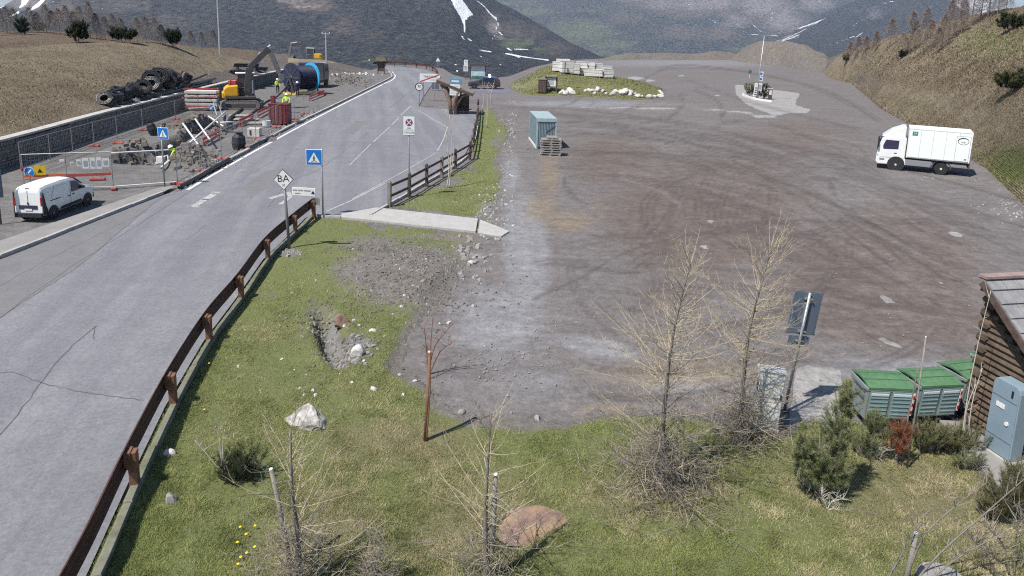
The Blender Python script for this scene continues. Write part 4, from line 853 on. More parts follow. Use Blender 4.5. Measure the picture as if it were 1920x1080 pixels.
# ------------------------------------------------------------------ bus shelter with a carved wooden frame and a pitched board roof
def shelter():
    c = P(866, 214); t = thing('bus_shelter', 'wooden bus shelter with sloping roof and curved brown timbers', 'bus shelter', c, 0)
    k = mpp(866, 214); X = lambda px: (px-866)*k; Z = lambda py: (214-py)*k
    D = 2.2
    # roof: sloping from upper left to lower right
    a, b = (X(820), Z(152)), (X(888), Z(176)); 
    for i in range(6):
        y0 = -D/2+i*D/6; MB().prism([(a[0], a[1]), (b[0], b[1]), (b[0], b[1]+.16), (a[0], a[1]+.16)], y0+.01, y0+D/6-.01).build('roof_board', 'wood_grey', t)
    MB().beam((a[0], -D/2-.03, a[1]-.02), (b[0], -D/2-.03, b[1]-.02), .06, .24).build('fascia', 'wood_dark', t)
    mat('timber_brown', (.17, .115, .095), (.27, .19, .16), 5, .8, .4, 20)
    for y in (-D/2+.25, D/2-.25):
        MB().tube([(X(848), y, -.1), (X(845), y, Z(190)), (X(838), y, Z(172)), (X(828), y, Z(158))], [.2, .2, .19, .14], 8).build('curved_post', 'timber_brown', t, smooth=True)
        MB().tube([(X(853), y, -.1), (X(853), y, Z(185)), (X(860), y, Z(172)), (X(868), y, Z(166))], [.24, .26, .3, .14], 8).build('carved_post', 'timber_brown', t, smooth=True)
        MB().tube([(X(858), y, Z(196)), (X(866), y, Z(180)), (X(880), y, Z(175))], .10, 6).build('brace', 'timber_brown', t, smooth=True)
    MB().box((X(864), D/2-.1, 1.0), (X(880)-X(852), .08, 1.6)).build('back_boards', 'wood_dark', t)
    MB().box((X(866), .3, .45), (1.8, .4, .07)).build('bench_seat', 'wood_dark', t)
    for x in (X(858), X(874)): MB().box((x, .3, .2), (.08, .35, .42)).build('bench_leg', 'wood_dark', t)
    MB().box((X(866), .1, -.02), (2.2, 2.0, .12)).build('plinth', 'concrete', t)
shelter()

# ------------------------------------------------------------------ grey sign seen from behind, white cabinet, bins, hut
b = P(1470, 772); hgt = ztop(1470, 772, 548, 1512)
t = thing('road_sign', 'large blue-grey road sign seen from behind on leaning pole', 'road sign', b, 0.06, lean=(.0, .10))
pole(t, hgt, .032); k = 1.0; s = ztop(1470, 772, 628, 1495)
MB().box((0, .05, (hgt+s)/2), (.62, .02, hgt-s-.03)).build('panel', 'sign_blue_back', t, bevel=.01); MB().box((0, .05, s-.13), (.46, .02, .20)).build('lower_panel', 'sign_blue_back', t, bevel=.01)
for z in (hgt-.015, s+.02): MB().box((0, .06, z), (.64, .035, .03)).build('edge_rail', 'steel_dark', t)
for z in (hgt-.14, s+.08, s-.13):
    MB().box((0, .02, z), (.16, .05, .04)).build('clamp', 'steel', t)
    for x in (-.07, .07): MB().lathe([(.018, -.03), (.018, .0)], 8, 'y', (x, 0, z)).build('bolt', 'steel', t)

b = P(1432, 800); hgt = ztop(1432, 800, 690, 1450); t = thing('utility_cabinet', 'white utility cabinet with sloping lid behind the bare larch', 'cabinet', b, -.25, lean=(0, .04))
MB().box((0, 0, .04), (.52, .42, .12)).build('base', 'concrete', t, bevel=.01); MB().prism([(-.19, .1), (.19, .1), (.19, hgt-.08), (-.19, hgt)], -.24, .24, 'x').build('body', 'cabinet_white', t, bevel=.015)
MB().prism([(-.22, hgt), (.22, hgt-.09), (.22, hgt-.05), (-.22, hgt+.04)], -.27, .27, 'x').build('lid', 'cabinet_white', t, bevel=.01); MB().box((.05, -.2, hgt*.55), (.36, .012, hgt*.78)).build('door', 'cabinet_white', t, bevel=.008); MB().box((.2, -.212, hgt*.62), (.03, .02, .1)).build('handle', 'black_plastic', t); MB().box((-.245, -.05, hgt*.72), (.012, .16, .22)).build('vent', 'black_plastic', t)

def wheelie(name, label, pix, rz, sc, lid_open=False):
    t = thing(name, label, 'waste container', P(*pix), rz, sc); t.scale = (sc*.90, sc*.92, sc*1.10); tag(t, group='green-lidded waste containers beside the hut')
    mb = MB(); mb.prism([(-.42, .22), (.42, .22), (.52, 1.02), (-.52, 1.02)], -.66, .66, 'x'); mb.build('body', 'bin_metal', t, bevel=.02)
    for x in (-.32, .32):
        o = MB().box((0, 0, 0), (.56, .02, .72)).build('front_panel', 'bin_panel', t, bevel=.012); o.location = (x, -.485, .62); o.rotation_euler = (.124, 0, 0)
        for q in range(5):
            r = MB().box((0, -.018, -.25+.11*q), (.5, .012, .02)).build('rib', 'bin_panel', o)
        g_ = MB().box((0, -.018, .285), (.5, .012, .06)).build('painted_highlight', 'bin_glare', o)  # pale strip: a highlight on the front panel put in as colour
    MB().box((0, -.50, 1.02), (1.36, .06, .07)).build('rim', 'bin_metal', t, bevel=.01); MB().box((0, .50, 1.02), (1.36, .06, .07)).build('rim', 'bin_metal', t, bevel=.01)
    for x in (-.68, .68): MB().box((x, 0, 1.02), (.06, 1.04, .07)).build('rim', 'bin_metal', t, bevel=.01)
    lid = MB(); n = 10; vs = []; fs = []
    for i in range(n+1):
        u = i/n; y = -.54+1.08*u; z = 1.07+.10*math.sin(u*math.pi*.9+.15)
        vs += [(-.67, y, z), (.67, y, z)]
    for i in range(n): fs.append((2*i, 2*i+1, 2*i+3, 2*i+2))
    top = len(vs); vs += [(x, y, z-.05) for x, y, z in vs]
    for i in range(n): fs.append((top+2*i+2, top+2*i+3, top+2*i+1, top+2*i)); fs += [(2*i, 2*i+2, top+2*i+2, top+2*i), (2*i+3, 2*i+1, top+2*i+1, top+2*i+3)]
    fs += [(1, 0, top, top+1), (2*n, 2*n+1, top+2*n+1, top+2*n)]
    lo = lid.add(vs, fs).build('lid', 'bin_lid', t, smooth=False)
    for y in (-.2, .2): MB().box((0, y, 1.165), (1.3, .03, .02)).build('ridge', 'bin_lid', lo)
    for x in (-.72, .72):
        MB().tube([(x, -.4, .98), (x, .4, .98)], .025, 8).build('side_bar', 'steel_dark', t); MB().box((x*.97, -.1, .75), (.03, .5, .06)).build('bracket', 'steel_dark', t)
    for x in (-.5, .5):
        for y in (-.32, .32):
            wv = MB().lathe([(.09, -.025), (.1, -.015), (.1, .015), (.09, .025)], 12, 'y', (x, y, .1)).build('wheel', 'rubber', t); MB().box((x, y, .2), (.06, .06, .08)).build('fork', 'steel', wv)
    st = MB().box((0, 0, 0), (.05, .02, .6)).build('warning_strip', 'sign_white', t); st.location = (.66, -.49, .66); st.rotation_euler = (.124, 0, 0)
    for q in range(3): MB().box((0, -.012, -.2+.2*q), (.052, .008, .09)).build('red_band', 'sign_red', st)
    text('R8', .10, 'sign_white', t, (-.42, -.46, .34))
    return t
wheelie('waste_container', 'green-lidded waste container nearest the tall green pine bush', (1645, 787), -.02, .78)
wheelie('waste_container', 'green-lidded waste container between two others, with bare twigs in front', (1731, 781), .14, .78)
wheelie('waste_container', 'green-lidded waste container third from the pine bush', (1806, 764), .26, .78)
wheelie('waste_container', 'green-lidded waste container half hidden behind the log hut corner', (1864, 738), .40, .78)

def hut():
    # local frame: x runs along the visible gable wall towards the camera, y to the back of the picture's right; far corner at the origin
    b = P(1822, 806); rz_ = -1.37; t = thing('log_hut', 'dark log hut with slate roof at the edge of the picture', 'hut', b, rz_)
    L, W, h0, pit = 3.6, 4.2, 2.74, .68; n = 21; hh = .13
    roof_z = lambda x: h0+.52-.80*max(x, 0)-.5*max(-x, 0)
    MB().box((L/2, W/2, -.06), (L+.14, W+.14, .34)).build('plinth', 'concrete', t)
    rn = random.Random(4)
    for i in range(n):
        z = .12+hh*(i+.5); off = (.09 if i % 2 else .15)
        def log(a, b_):
            a, b_ = Vector(a), Vector(b_); d = (b_-a).normalized(); side = Vector((-d.y, d.x, 0)); q_ = hh*.47; pr = [(-.085, -q_), (.085, -q_), (.125, -q_*.1), (.085, q_), (-.085, q_), (-.125, -q_*.1)]
            mb = MB(); vs = [a+side*p+Vector((0, 0, q)) for p, q in pr]+[b_+side*p+Vector((0, 0, q)) for p, q in pr]
            mb.add(vs, [tuple(range(6))[::-1], tuple(range(6, 12))]+[(j, (j+1) % 6, (j+1) % 6+6, j+6) for j in range(6)]); mb.build('log', 'wood_log', t)
        xe = min(L+.2, (h0-z-.05)/pit)
        if xe > .2: log((-off, rn.uniform(-.01, .01), z), (xe, rn.uniform(-.01, .01), z))
        log((0, -off, z+hh*.5), (0, W, z+hh*.5))
    # roof: ridge over the far corner, slates falling towards the camera and a short slope behind
    def slope(x0, x1, rows, flip):
        for r_ in range(rows):
            xa = x0+(x1-x0)*r_/rows; xb = x0+(x1-x0)*(r_+1)/rows
            for c_ in range(14):
                v0 = -.34+(W+.7)*c_/14; v1 = -.34+(W+.7)*(c_+1)/14-.012; za, zb = roof_z(xa)+.06, roof_z(xb)+.06; q = rn.uniform(0, .008)
                vs = [(xa, v0, za+.012), (xb+(x1-x0)/rows*.1, v0, zb+.035+q), (xb+(x1-x0)/rows*.1, v1, zb+.035+q), (xa, v1, za+.012), (xa, v0, za-.02), (xb, v0, zb), (xb, v1, zb), (xa, v1, za-.02)]
                fs = [(0, 1, 2, 3), (7, 6, 5, 4), (0, 3, 7, 4), (1, 5, 6, 2), (0, 4, 5, 1), (3, 2, 6, 7)]
                if flip: fs = [f[::-1] for f in fs]
                MB().add(vs, fs).build('slate', 'slate', t)
    slope(0, 3.3, 14, False); slope(0, -.22, 1, True)
    mat('ridge_tile', (.24, .17, .155), (.33, .25, .23), 5, .8); MB().beam((0, -.36, h0+.61), (0, W+.4, h0+.61), .2, .05).build('ridge_cap', 'ridge_tile', t)
    for y in (-.355,):
        MB().beam((0, y, roof_z(0)-.03), (3.35, y, roof_z(3.35)-.03), .04, .13).build('bargeboard', 'wood_dark', t); pass
    for x in (.04, 1.3, 2.6): MB().beam((x, -.32, roof_z(x)-.09), (x, W+.3, roof_z(x)-.09), .16, .18).build('purlin', 'wood_dark', t)
    c = thing('meter_cabinet', 'tall blue-grey steel cabinet with rounded top on the hut wall', 'cabinet', (0, 0, 0))
    c.location = b+Matrix.Rotation(rz_, 3, 'Z')@Vector((1.0, -.30, 0)); c.rotation_euler = (0, 0, rz_); c.location.z = 0
    pr = [(-.29, .16), (.29, .16), (.29, 1.52), (.26, 1.6), (.2, 1.64), (-.2, 1.64), (-.26, 1.6), (-.29, 1.52)]
    MB().prism(pr, -.17, .10).build('body', 'cabinet_blue', c, bevel=.012); MB().prism([(x*.93, z*.97+.03) for x, z in pr], -.18, -.172).build('door', 'cabinet_blue', c)
    for z in (.5, 1.3): MB().box((0, -.182, z), (.52, .006, .012)).build('seam', 'steel_dark', c)
    MB().box((.14, -.188, 1.46), (.035, .012, .13)).build('slot', 'sign_black', c); MB().box((-.06, -.188, 1.14), (.18, .01, .09)).build('label_plate', 'sign_white', c); MB().lathe([(.04, -.2), (.04, -.18)], 12, 'y', (.12, 0, .85)).build('lock', 'sign_white', c); MB().box((0, 0, .06), (.78, .46, .2)).build('base', 'concrete', c)
hut()
slab('hut_path', [(1760, 795), (1845, 800), (1880, 850), (1960, 900), (1960, 985), (1880, 930), (1838, 885), (1790, 840)], -.03, .10, 'pavement_asphalt')['kind'] = 'structure'

# ------------------------------------------------------------------ boulders, stones, stakes
def boulder(name, label, px, py, dims, m, seed, rz=0, cat='boulder', sink=.05, group=None, sub=3, z=None, rough=.25):
    p = PL(px, py); 
    if z is not None: p.z = z
    o = link_mesh(name, rock_mesh(name, dims, seed, sub, rough), m); o.location = p-Vector((0, 0, sink)); o.rotation_euler = (0, 0, rz); return tag(o, label, cat, group)
def jag():
    bm = bmesh.new(); pts = [(-.44, -.05, .06), (-.03, .12, .44), (.05, .05, .42), (.44, -.14, .04), (.1, -.27, 0), (-.32, -.2, 0), (.32, .2, 0), (-.25, .22, 0), (.24, -.06, .24), (-.2, -.12, .26), (.36, -.2, .14), (-.1, -.26, .1), (.2, -.24, .16)]
    for p in pts: bm.verts.new(p)
    bmesh.ops.convex_hull(bm, input=bm.verts[:]); bmesh.ops.triangulate(bm, faces=bm.faces[:]); bmesh.ops.subdivide_edges(bm, edges=bm.edges[:], cuts=3, use_grid_fill=True); rn = random.Random(3)
    for v in bm.verts: v.co += Vector((rn.gauss(0, .012), rn.gauss(0, .012), rn.gauss(0, .012)))
    me = bpy.data.meshes.new('boulder'); bm.to_mesh(me); bm.free(); o = link_mesh('boulder', me, 'stone_weathered'); o.location = PL(577, 792)-Vector((0, 0, .05)); o.scale = (1.12, 1.0, .9); o.rotation_euler = (0, 0, -.25); tag(o, 'pale jagged boulder lying in the grass', 'boulder')
jag()
boulder('boulder', 'flat reddish slab of rock behind the staked sapling', 995, 985, (1.3, 1.0, .085), 'stone_red', 9, .2, sink=.01)
boulder('boulder', 'reddish square stone above the ditch', 641, 612, (.5, .45, .35), 'stone_red', 12, .1)
boulder('stone', 'beige block beside the ditch', 674, 672, (.42, .3, .3), 'stone_pale', 15, .5, 'stone')
for i, (x, y, s, lb) in enumerate(((698, 628, .17, 'small white stone right of the ditch'), (549, 558, .13, 'small white stone halfway down the upper lawn'), (320, 943, .24, 'white stone in the grass below the nearest guardrail post'), (319, 853, .2, 'whitish stone in the grass right of the guardrail post shadow'), (866, 773, .15, 'small grey stone at the lawn edge right of the bare sapling'), (1008, 785, .16, 'small white stone at the gravel edge below the car park'), (883, 494, .2, 'white stone at the top of the earth bank'), (793, 544, .15, 'white stone in the middle of the earth bank'), (671, 540, .14, 'white stone among the weeds on the bank'), (700, 735, .14, 'small white stone between sapling and boulder'), (668, 685, .2, 'grey stone below the beige block'), (935, 450, .2, 'grey stone at the end of the concrete path'))):
    boulder('stone', lb, x, y, (s*1.4, s, s*.8), 'stone_grey' if i % 3 else 'stone_pale', 30+i, i, 'stone', .05, None, 2)
# loose rocks along the verge: too many to count
def rubble(name, spots, m, seed, parent=None):
    rn = random.Random(seed); mb = MB()
    for (cx, cy_, rx, ry, n, s0, s1) in spots:
        for _ in range(n):
            px = rn.gauss(cx, rx); py = rn.gauss(cy_, ry); p = PL(px, py); s = rn.uniform(s0, s1)
            rot = Matrix.Rotation(rn.uniform(0, 6), 3, 'Z')@Matrix.Rotation(rn.uniform(-.5, .5), 3, 'X'); mb.box(p+Vector((0, 0, s*.15)), (s*rn.uniform(.8, 1.5), s, s*.7), rot, rn.uniform(.45, .8))
    return tag(mb.build(name, m), name.replace('_', ' ')+' lying along the verge', 'gravel', kind='stuff')
rubble('loose_stones', [(920, 400, 16, 22, 110, .04, .14), (950, 320, 9, 55, 90, .04, .14), (960, 240, 6, 20, 30, .08, .25), (880, 485, 18, 22, 60, .06, .2), (600, 612, 16, 12, 60, .03, .09), (660, 665, 26, 12, 80, .03, .10), (780, 520, 70, 32, 260, .02, .07), (545, 480, 14, 5, 24, .05, .12), (910, 690, 90, 20, 50, .02, .05), (1890, 392, 26, 14, 60, .04, .12), (1780, 330, 40, 6, 20, .05, .12)], 'stone_grey', 3)
rubble('white_pebbles', [(920, 395, 18, 24, 24, .04, .12), (955, 310, 9, 60, 24, .04, .12), (1905, 400, 14, 8, 10, .03, .08), (700, 560, 90, 60, 24, .03, .08), (620, 700, 90, 30, 14, .03, .08), (660, 250, 60, 40, 0, .1, .2)], 'stone_pale', 4)
rubble('lot_pebbles', [(1250, 480, 260, 130, 40, .02, .045), (980, 600, 70, 90, 120, .02, .05), (1500, 560, 220, 100, 30, .02, .045)], 'stone_grey', 6)
def clods():
    rn = random.Random(31); mb = MB()
    for (cx, cy_, rx, ry, n) in ((770, 525, 80, 36, 900), (700, 470, 46, 14, 220), (650, 655, 40, 24, 160), (600, 600, 40, 20, 140), (760, 385, 40, 10, 80)):
        for _ in range(n):
            p = PL(rn.gauss(cx, rx), rn.gauss(cy_, ry)); s = rn.uniform(.02, .085); mb.box(p+Vector((0, 0, s*.1)), (s*rn.uniform(.8, 1.6), s, s*.7), Matrix.Rotation(rn.uniform(0, 6), 3, 'Z')@Matrix.Rotation(rn.uniform(-.6, .6), 3, 'X'), rn.uniform(.4, .8))
    tag(mb.build('soil_clods', mat('clod_earth', (.10, .088, .078), (.21, .19, .172), 3, .95)), 'brown soil clods on the eroded bank', 'soil', kind='stuff')
clods()
# stones round the grass island
ORD = ['first', 'second', 'third', 'fourth', 'fifth', 'sixth', 'seventh', 'eighth', 'ninth', 'tenth', 'eleventh', 'twelfth', 'thirteenth', 'fourteenth', 'fifteenth', 'sixteenth', 'seventeenth', 'eighteenth', 'nineteenth', 'twentieth', 'twenty-first', 'twenty-second', 'twenty-third', 'twenty-fourth', 'twenty-fifth', 'twenty-sixth', 'twenty-seventh']
rn = random.Random(8)
isl_st = [(1057, 171, 1.0), (1061, 175, 1.1), (1067, 170, 1.5), (1073, 174, 1.2), (1052, 174, .9), (1098, 170, .9), (1104, 168, .8), (1111, 169, .9), (1121, 168, 1.4), (1130, 170, .9), (1115, 174, .8), (1153, 171, 1.1), (1150, 176, 1.3), (1163, 172, 1.1), (1170, 174, 1.9), (1180, 173, 1.3), (1183, 176, 1.0), (1195, 179, 1.0), (1204, 180, .9), (1217, 181, 1.1), (1228, 181, 1.0), (1238, 180, 1.2), (1243, 176, .8), (1237, 171, .9), (1240, 174, .8), (1192, 174, .7), (1136, 174, .7)]
isl_st.sort()
for i, (x, y, s) in enumerate(isl_st):
    p = hit(x, y+2); s *= .62; o = link_mesh('border_stone', rock_mesh('border_stone', (s*1.5, s, s*.75), 60+i, 2), 'stone_pale'); o.location = p-Vector((0, 0, .05)); o.rotation_euler = (0, 0, rn.uniform(0, 3)); tag(o, ORD[i]+' pale border stone of the grass island, counted from the notice board', 'stone', 'stones bordering the grass island')

def stake(px, py, tpx, tpy, label, m='wood_stake', r=.05, cat='stake'):
    r *= .72; b = PL(px, py); tp = PV(tpx, tpy, b.y+.05); mid = b.lerp(tp, .5)+Vector((.01, 0, 0))
    t = thing('wooden_stake', label, cat, b); MB().tube([Vector((0, 0, -.1)), mid-b, tp-b], [r*1.05, r, r*.9], 8).build('shaft', m, t, smooth=True); MB().tube([tp-b-Vector((0, 0, .005)), tp-b+Vector((0, 0, .012))], [r*.88, r*.8], 8).build('cut_end', 'foam_white', t); return t
stake(548, 1075, 508, 880, 'grey leaning stake beside the lowest larch on the lawn', r=.045)
stake(918, 1085, 929, 890, 'grey stake with pale cut top in front of the red slab', r=.055)
stake(1690, 1120, 1718, 1000, 'grey stake among bare twigs at the lower right', r=.05)
stake(1232, 900, 1255, 670, 'grey stake tied to the tall larch', r=.05)
stake(797, 823, 806, 660, 'brown round stake carrying the red twigged sapling', 'wood_stake_brown', .052)
stake(1700, 880, 1736, 632, 'thin dark stake with white tip in front of the waste containers', 'wood_stake', .022)
t = thing('stone_disc', 'grey round stone cover at the lower right corner', 'cover', PL(1765, 1102)); MB().lathe([(.30, -.1), (.34, .0), (.32, .06), (.15, .08)], 20, 'z').build('cover', 'stone_grey', t)
# ================================================================== building site
mat('fence_wire', (.30, .31, .32), (.38, .39, .40), 8, .5, metal=.5); mat('foot_red', (.36, .075, .065), (.46, .12, .10), 6, .75); mat('tape_orange', (.75, .17, .03), (.62, .10, .04), 4, .7); mat('barrier_red', (.36, .05, .05), (.45, .09, .08), 5, .7)
mat('pipe_black', (.016, .017, .02), (.032, .033, .038), 5, .45); mat('pipe_grey', (.26, .28, .30), (.34, .36, .38), 4, .5); mat('panel_black', (.012, .012, .02), rough=.35); mat('earth', (.11, .095, .082), (.20, .18, .16), 3, .95, .8, 8); mat('crate_red', (.13, .025, .032), (.18, .04, .045), 4, .6); mat('slab_pale', (.48, .47, .45), (.60, .59, .57), 3, .85); mat('tarp_dark', (.02, .022, .03), rough=.6); mat('board_grey', (.30, .29, .27), (.42, .41, .39), 4, .85); mat('pvc_white', (.66, .68, .68), rough=.5); mat('plastic_sheet', (.55, .57, .58), rough=.35)
def fence_panel(a, b, label, h=1.75, top_white=False, foot=True, wires=True, extra=None):
    A, B = P(*a), P(*b); d = B-A; L = d.length; t = thing('mesh_fence', label, 'site fence', A, math.atan2(d.y, d.x), 1.0, 'mesh fence panels round the building site')
    for x in (0, L): MB().tube([(x, 0, .05), (x, 0, h)], .022, 6).build('upright', 'steel', t)
    MB().tube([(0, 0, h-.01), (L, 0, h-.01)], .022 if not top_white else .03, 6).build('top_tube', 'pvc_white' if top_white else 'steel', t); MB().tube([(0, 0, .14), (L, 0, .14)], .022 if not top_white else .03, 6).build('bottom_tube', 'pvc_white' if top_white else 'steel', t)
    if wires:
        mb = MB(); n = int(L/.16)
        for k in range(1, n): mb.beam((L*k/n, 0, .16), (L*k/n, 0, h-.03), .0035, .0035, up=(1, 0, 0))
        for k in range(1, 6): mb.beam((0, .004, .14+(h-.16)*k/6), (L, .004, .14+(h-.16)*k/6), .004, .004)
        tag(mb.build('wire_mesh', 'fence_wire', t), kind='stuff')
    if foot: MB().box((0, 0, .06), (.22, .62, .13)).build('foot', 'foot_red', t, bevel=.03)
    if extra: extra(t, L, h)
    return t
def x_notices(t, L, h):
    for x, z, w_, h_ in ((.12, .62, .14, .16), (.34, .74, .18, .3), (.55, .60, .26, .5), (.78, .56, .2, .52), (.98, .56, .2, .54), (1.2, .62, .28, .4), (1.5, .62, .3, .38)): 
        if x*1.3 < L: MB().box((x*1.25+.1, -.03, h*.62+z*.3), (w_, .01, h_)).build('notice', 'sign_white', t); MB().box((x*1.25+.1, -.04, h*.62+z*.3), (w_*.6, .006, h_*.5)).build('print', 'print_grey', t)
    MB().box((L*.5, -.05, h*.42), (L*.96, .02, .13)).build('red_band', 'barrier_red', t)
def x_yellow(t, L, h):
    MB().box((L*.5, -.03, h*.44), (L*.98, .02, .10)).build('orange_tape', 'tape_orange', t); MB().box((L*.5, -.035, h*.36), (L*.98, .02, .05)).build('orange_tape', 'tape_orange', t); MB().box((L*.40, -.06, h*.58), (.44, .02, .42)).build('yellow_sign', 'sign_yellow', t); tri(t, .2, h*.58, 'sign_black', -.075, L*.40, 'symbol'); MB().box((L*.92, -.04, h*.82), (.2, .01, .12)).build('notice', 'sign_white', t); MB().lathe([(.05, -.02), (.05, .1)], 8, 'z', (0, -.05, h*.6)).build('lamp', 'sign_red', t)
fence_panel((47, 363), (128, 359), 'mesh fence panel with orange tape and yellow warning sign', 1.8, False, True, True, x_yellow)
fence_panel((128, 359), (213, 355), 'mesh fence panel hung with a row of white notices', 1.8, False, True, True, x_notices)
fence_panel((213, 355), (333, 346), 'wide mesh fence panel with white tubes in front of the trench', 1.75, True)
fence_panel((333, 346), (376, 322), 'mesh fence panel at the corner by the crossing sign', 1.75)
fence_panel((376, 322), (416, 300), 'mesh fence panel behind the heap of rubble', 1.75)
fence_panel((416, 300), (456, 277), 'mesh fence panel beside the dark rubbish bag', 1.75)
fence_panel((456, 277), (480, 262), 'mesh fence panel at the white switch box', 1.75); fence_panel((480, 262), (518, 240), 'mesh fence panel left of the dark red crate', 1.75)
fence_panel((518, 240), (552, 224), 'mesh fence panel in front of the dark red crate', 1.75); fence_panel((552, 224), (570, 214), 'mesh fence panel right of the dark red crate', 1.75); fence_panel((570, 214), (595, 201), 'last mesh fence panel towards the road bend', 1.75)
bk = [(40, 322), (95, 303), (137, 289), (177, 275), (220, 261), (268, 245), (329, 224), (372, 211), (412, 205)]
for i, (a, b) in enumerate(zip(bk[:-1], bk[1:])): fence_panel(a, b, ['mesh fence panel nearest the camera along the retaining wall', 'second mesh fence panel along the retaining wall', 'third mesh fence panel along the retaining wall', 'fourth mesh fence panel along the retaining wall', 'fifth mesh fence panel along the retaining wall', 'mesh fence panel along the wall above the black bag', 'mesh fence panel along the wall before the plank stack', 'mesh fence panel at the plank stack'][i], 1.55, foot=(i in (3, 5, 6)))
# white scaffold tubes braced across the trench
for i, (a, b, za, zb, lb) in enumerate((((302, 322), (425, 235), .2, 1.1, 'long white tube lying diagonally across the trench'), ((345, 268), (373, 290), 1.3, .6, 'short white brace crossing the long tube near the worker'), ((368, 258), (395, 280), 1.3, .6, 'short white brace crossing the long tube at its middle'), ((412, 248), (440, 246), .7, .7, 'short white tube level across the end of the trench'), ((392, 240), (420, 250), .9, .5, 'white tube behind the end of the trench'))):
    A, B = P(*a), P(*b); t = thing('scaffold_tube', lb, 'tube', A); MB().tube([(0, 0, za), B-A+Vector((0, 0, zb))], .06, 8).build('tube', 'pvc_white', t, smooth=True)
    for q, zz in ((Vector((0, 0, 0)), za), (B-A, zb)): MB().lathe([(.075, -.05), (.075, .05)], 8, 'z', (q.x, q.y, zz)).build('coupling', 'steel', t)
t = thing('pump', 'small white pump standing at the edge of the trench', 'pump', P(302, 307)); MB().box((0, 0, .25), (.4, .3, .35)).build('housing', 'pvc_white', t, bevel=.03); MB().tube([(.2, 0, .4), (.4, 0, .5), (.5, -.1, .1)], .05, 8).build('hose', 'pvc_white', t); MB().box((0, 0, .05), (.5, .36, .06)).build('skid', 'pvc_white', t)
# red plastic barriers
for i, (a, b, lb) in enumerate((((381, 275), (412, 258), 'red plastic barrier behind the white tube'), ((449, 238), (475, 226), 'red plastic barrier left of the dark red crate'), ((483, 222), (510, 208), 'red plastic barrier behind the fence near the crate'), ((580, 190), (608, 178), 'red and orange barrier right of the cable drum'))):
    A, B = P(*a), P(*b); d = B-A; t = thing('plastic_barrier', lb, 'barrier', A, math.atan2(d.y, d.x)); L = d.length
    MB().beam((0, 0, .5), (L, 0, .5), .05, .22).build('board', 'barrier_red', t); MB().beam((0, 0, .22), (L, 0, .22), .05, .14).build('board', 'barrier_red', t)
    for x in (.15, L-.15): MB().box((x, 0, .3), (.06, .06, .62)).build('post', 'barrier_red', t); MB().box((x, 0, .04), (.12, .5, .08)).build('foot', 'barrier_red', t)
for i, (x, y, lb) in enumerate(((222, 270, 'red fence foot lying near the far end of the trench'), (371, 232, 'red fence foot lying behind the dark soil'), (338, 243, 'long red fence foot lying on the gravel'), (183, 338, 'red fence foot behind the notices'))): t = thing('fence_foot', lb, 'fence foot', P(x, y), .1*i); MB().box((0, 0, .07), (.7, .24, .13)).build('block', 'foot_red', t, bevel=.03); MB().box((-.2, 0, .14), (.1, .1, .03)).build('socket', 'foot_red', t); MB().box((.2, 0, .14), (.1, .1, .03)).build('socket', 'foot_red', t)
# stack of pale slabs with red planks
t0 = P(348, 207); k = mpp(382, 205)
for i in range(5):
    t = thing('slab_bundle', ['lowest pale slab in the stack beside the yellow excavator', 'second pale slab in the stack beside the yellow excavator', 'middle pale slab in the stack beside the yellow excavator', 'fourth pale slab in the stack beside the yellow excavator', 'topmost pale slab in the stack beside the yellow excavator'][i], 'slab', P(378, 207)+Vector((0, .3, .12+i*.36)), .18+.03*(i % 2)); MB().box((0, 0, .1), (2.7, 1.3, .24)).build('slab', 'slab_pale', t, bevel=.02)
    for x in (-1.1, 1.1): MB().box((x, 0, -.04), (.12, 1.25, .1)).build('batten', 'wood_grey', t)
for i, (z, y, lb) in enumerate(((.42, -.75, 'red plank leaning low on the slab stack'), (1.25, -.72, 'red plank along the middle of the slab stack'), (1.98, -.3, 'orange-red plank lying on top of the slab stack'))): t = thing('red_plank', lb, 'plank', P(378, 207)+Vector((.1, y, z)), .2); MB().beam((-1.4, 0, -.03), (1.5, 0, .06), .08, .10).build('plank', 'barrier_red', t); MB().box((1.52, 0, .065), (.04, .085, .105)).build('end_cap', 'foam_white', t)
# corrugated pipe coils on the hill foot
def coil(px, py, z, r, tilt, rz, label, turns=6):
    c = hit(px, py-6) or P(px, py); z = c.z+(z-1.75)*.55-.05; t = thing('pipe_coil', label, 'pipe coil', (c.x, c.y, z), rz, 1.0, 'black corrugated pipe coils heaped on the slope'); t.rotation_euler = (tilt, 0, rz)
    n = 26
    for k in range(turns):
        rr = r*(1-.035*(k % 2)); pts = [(rr*math.cos(2*math.pi*j/n), rr*math.sin(2*math.pi*j/n), .07+k*.13) for j in range(n+1)]; rad = [.068+.006*(j % 2) for j in range(n+1)]; MB().tube(pts, rad, 6).build('turn', 'pipe_black', t); [MB().tube([(x*q_, y*q_, z) for x, y, z in pts], rad, 5).build('turn', 'pipe_black', t) for q_ in (.80, .62)]
    for a in (0, 2.1, 4.2): MB().box((r*math.cos(a), r*math.sin(a), turns*.065), (.16, .16, turns*.13+.06)).build('strap', 'tarp_dark', t)
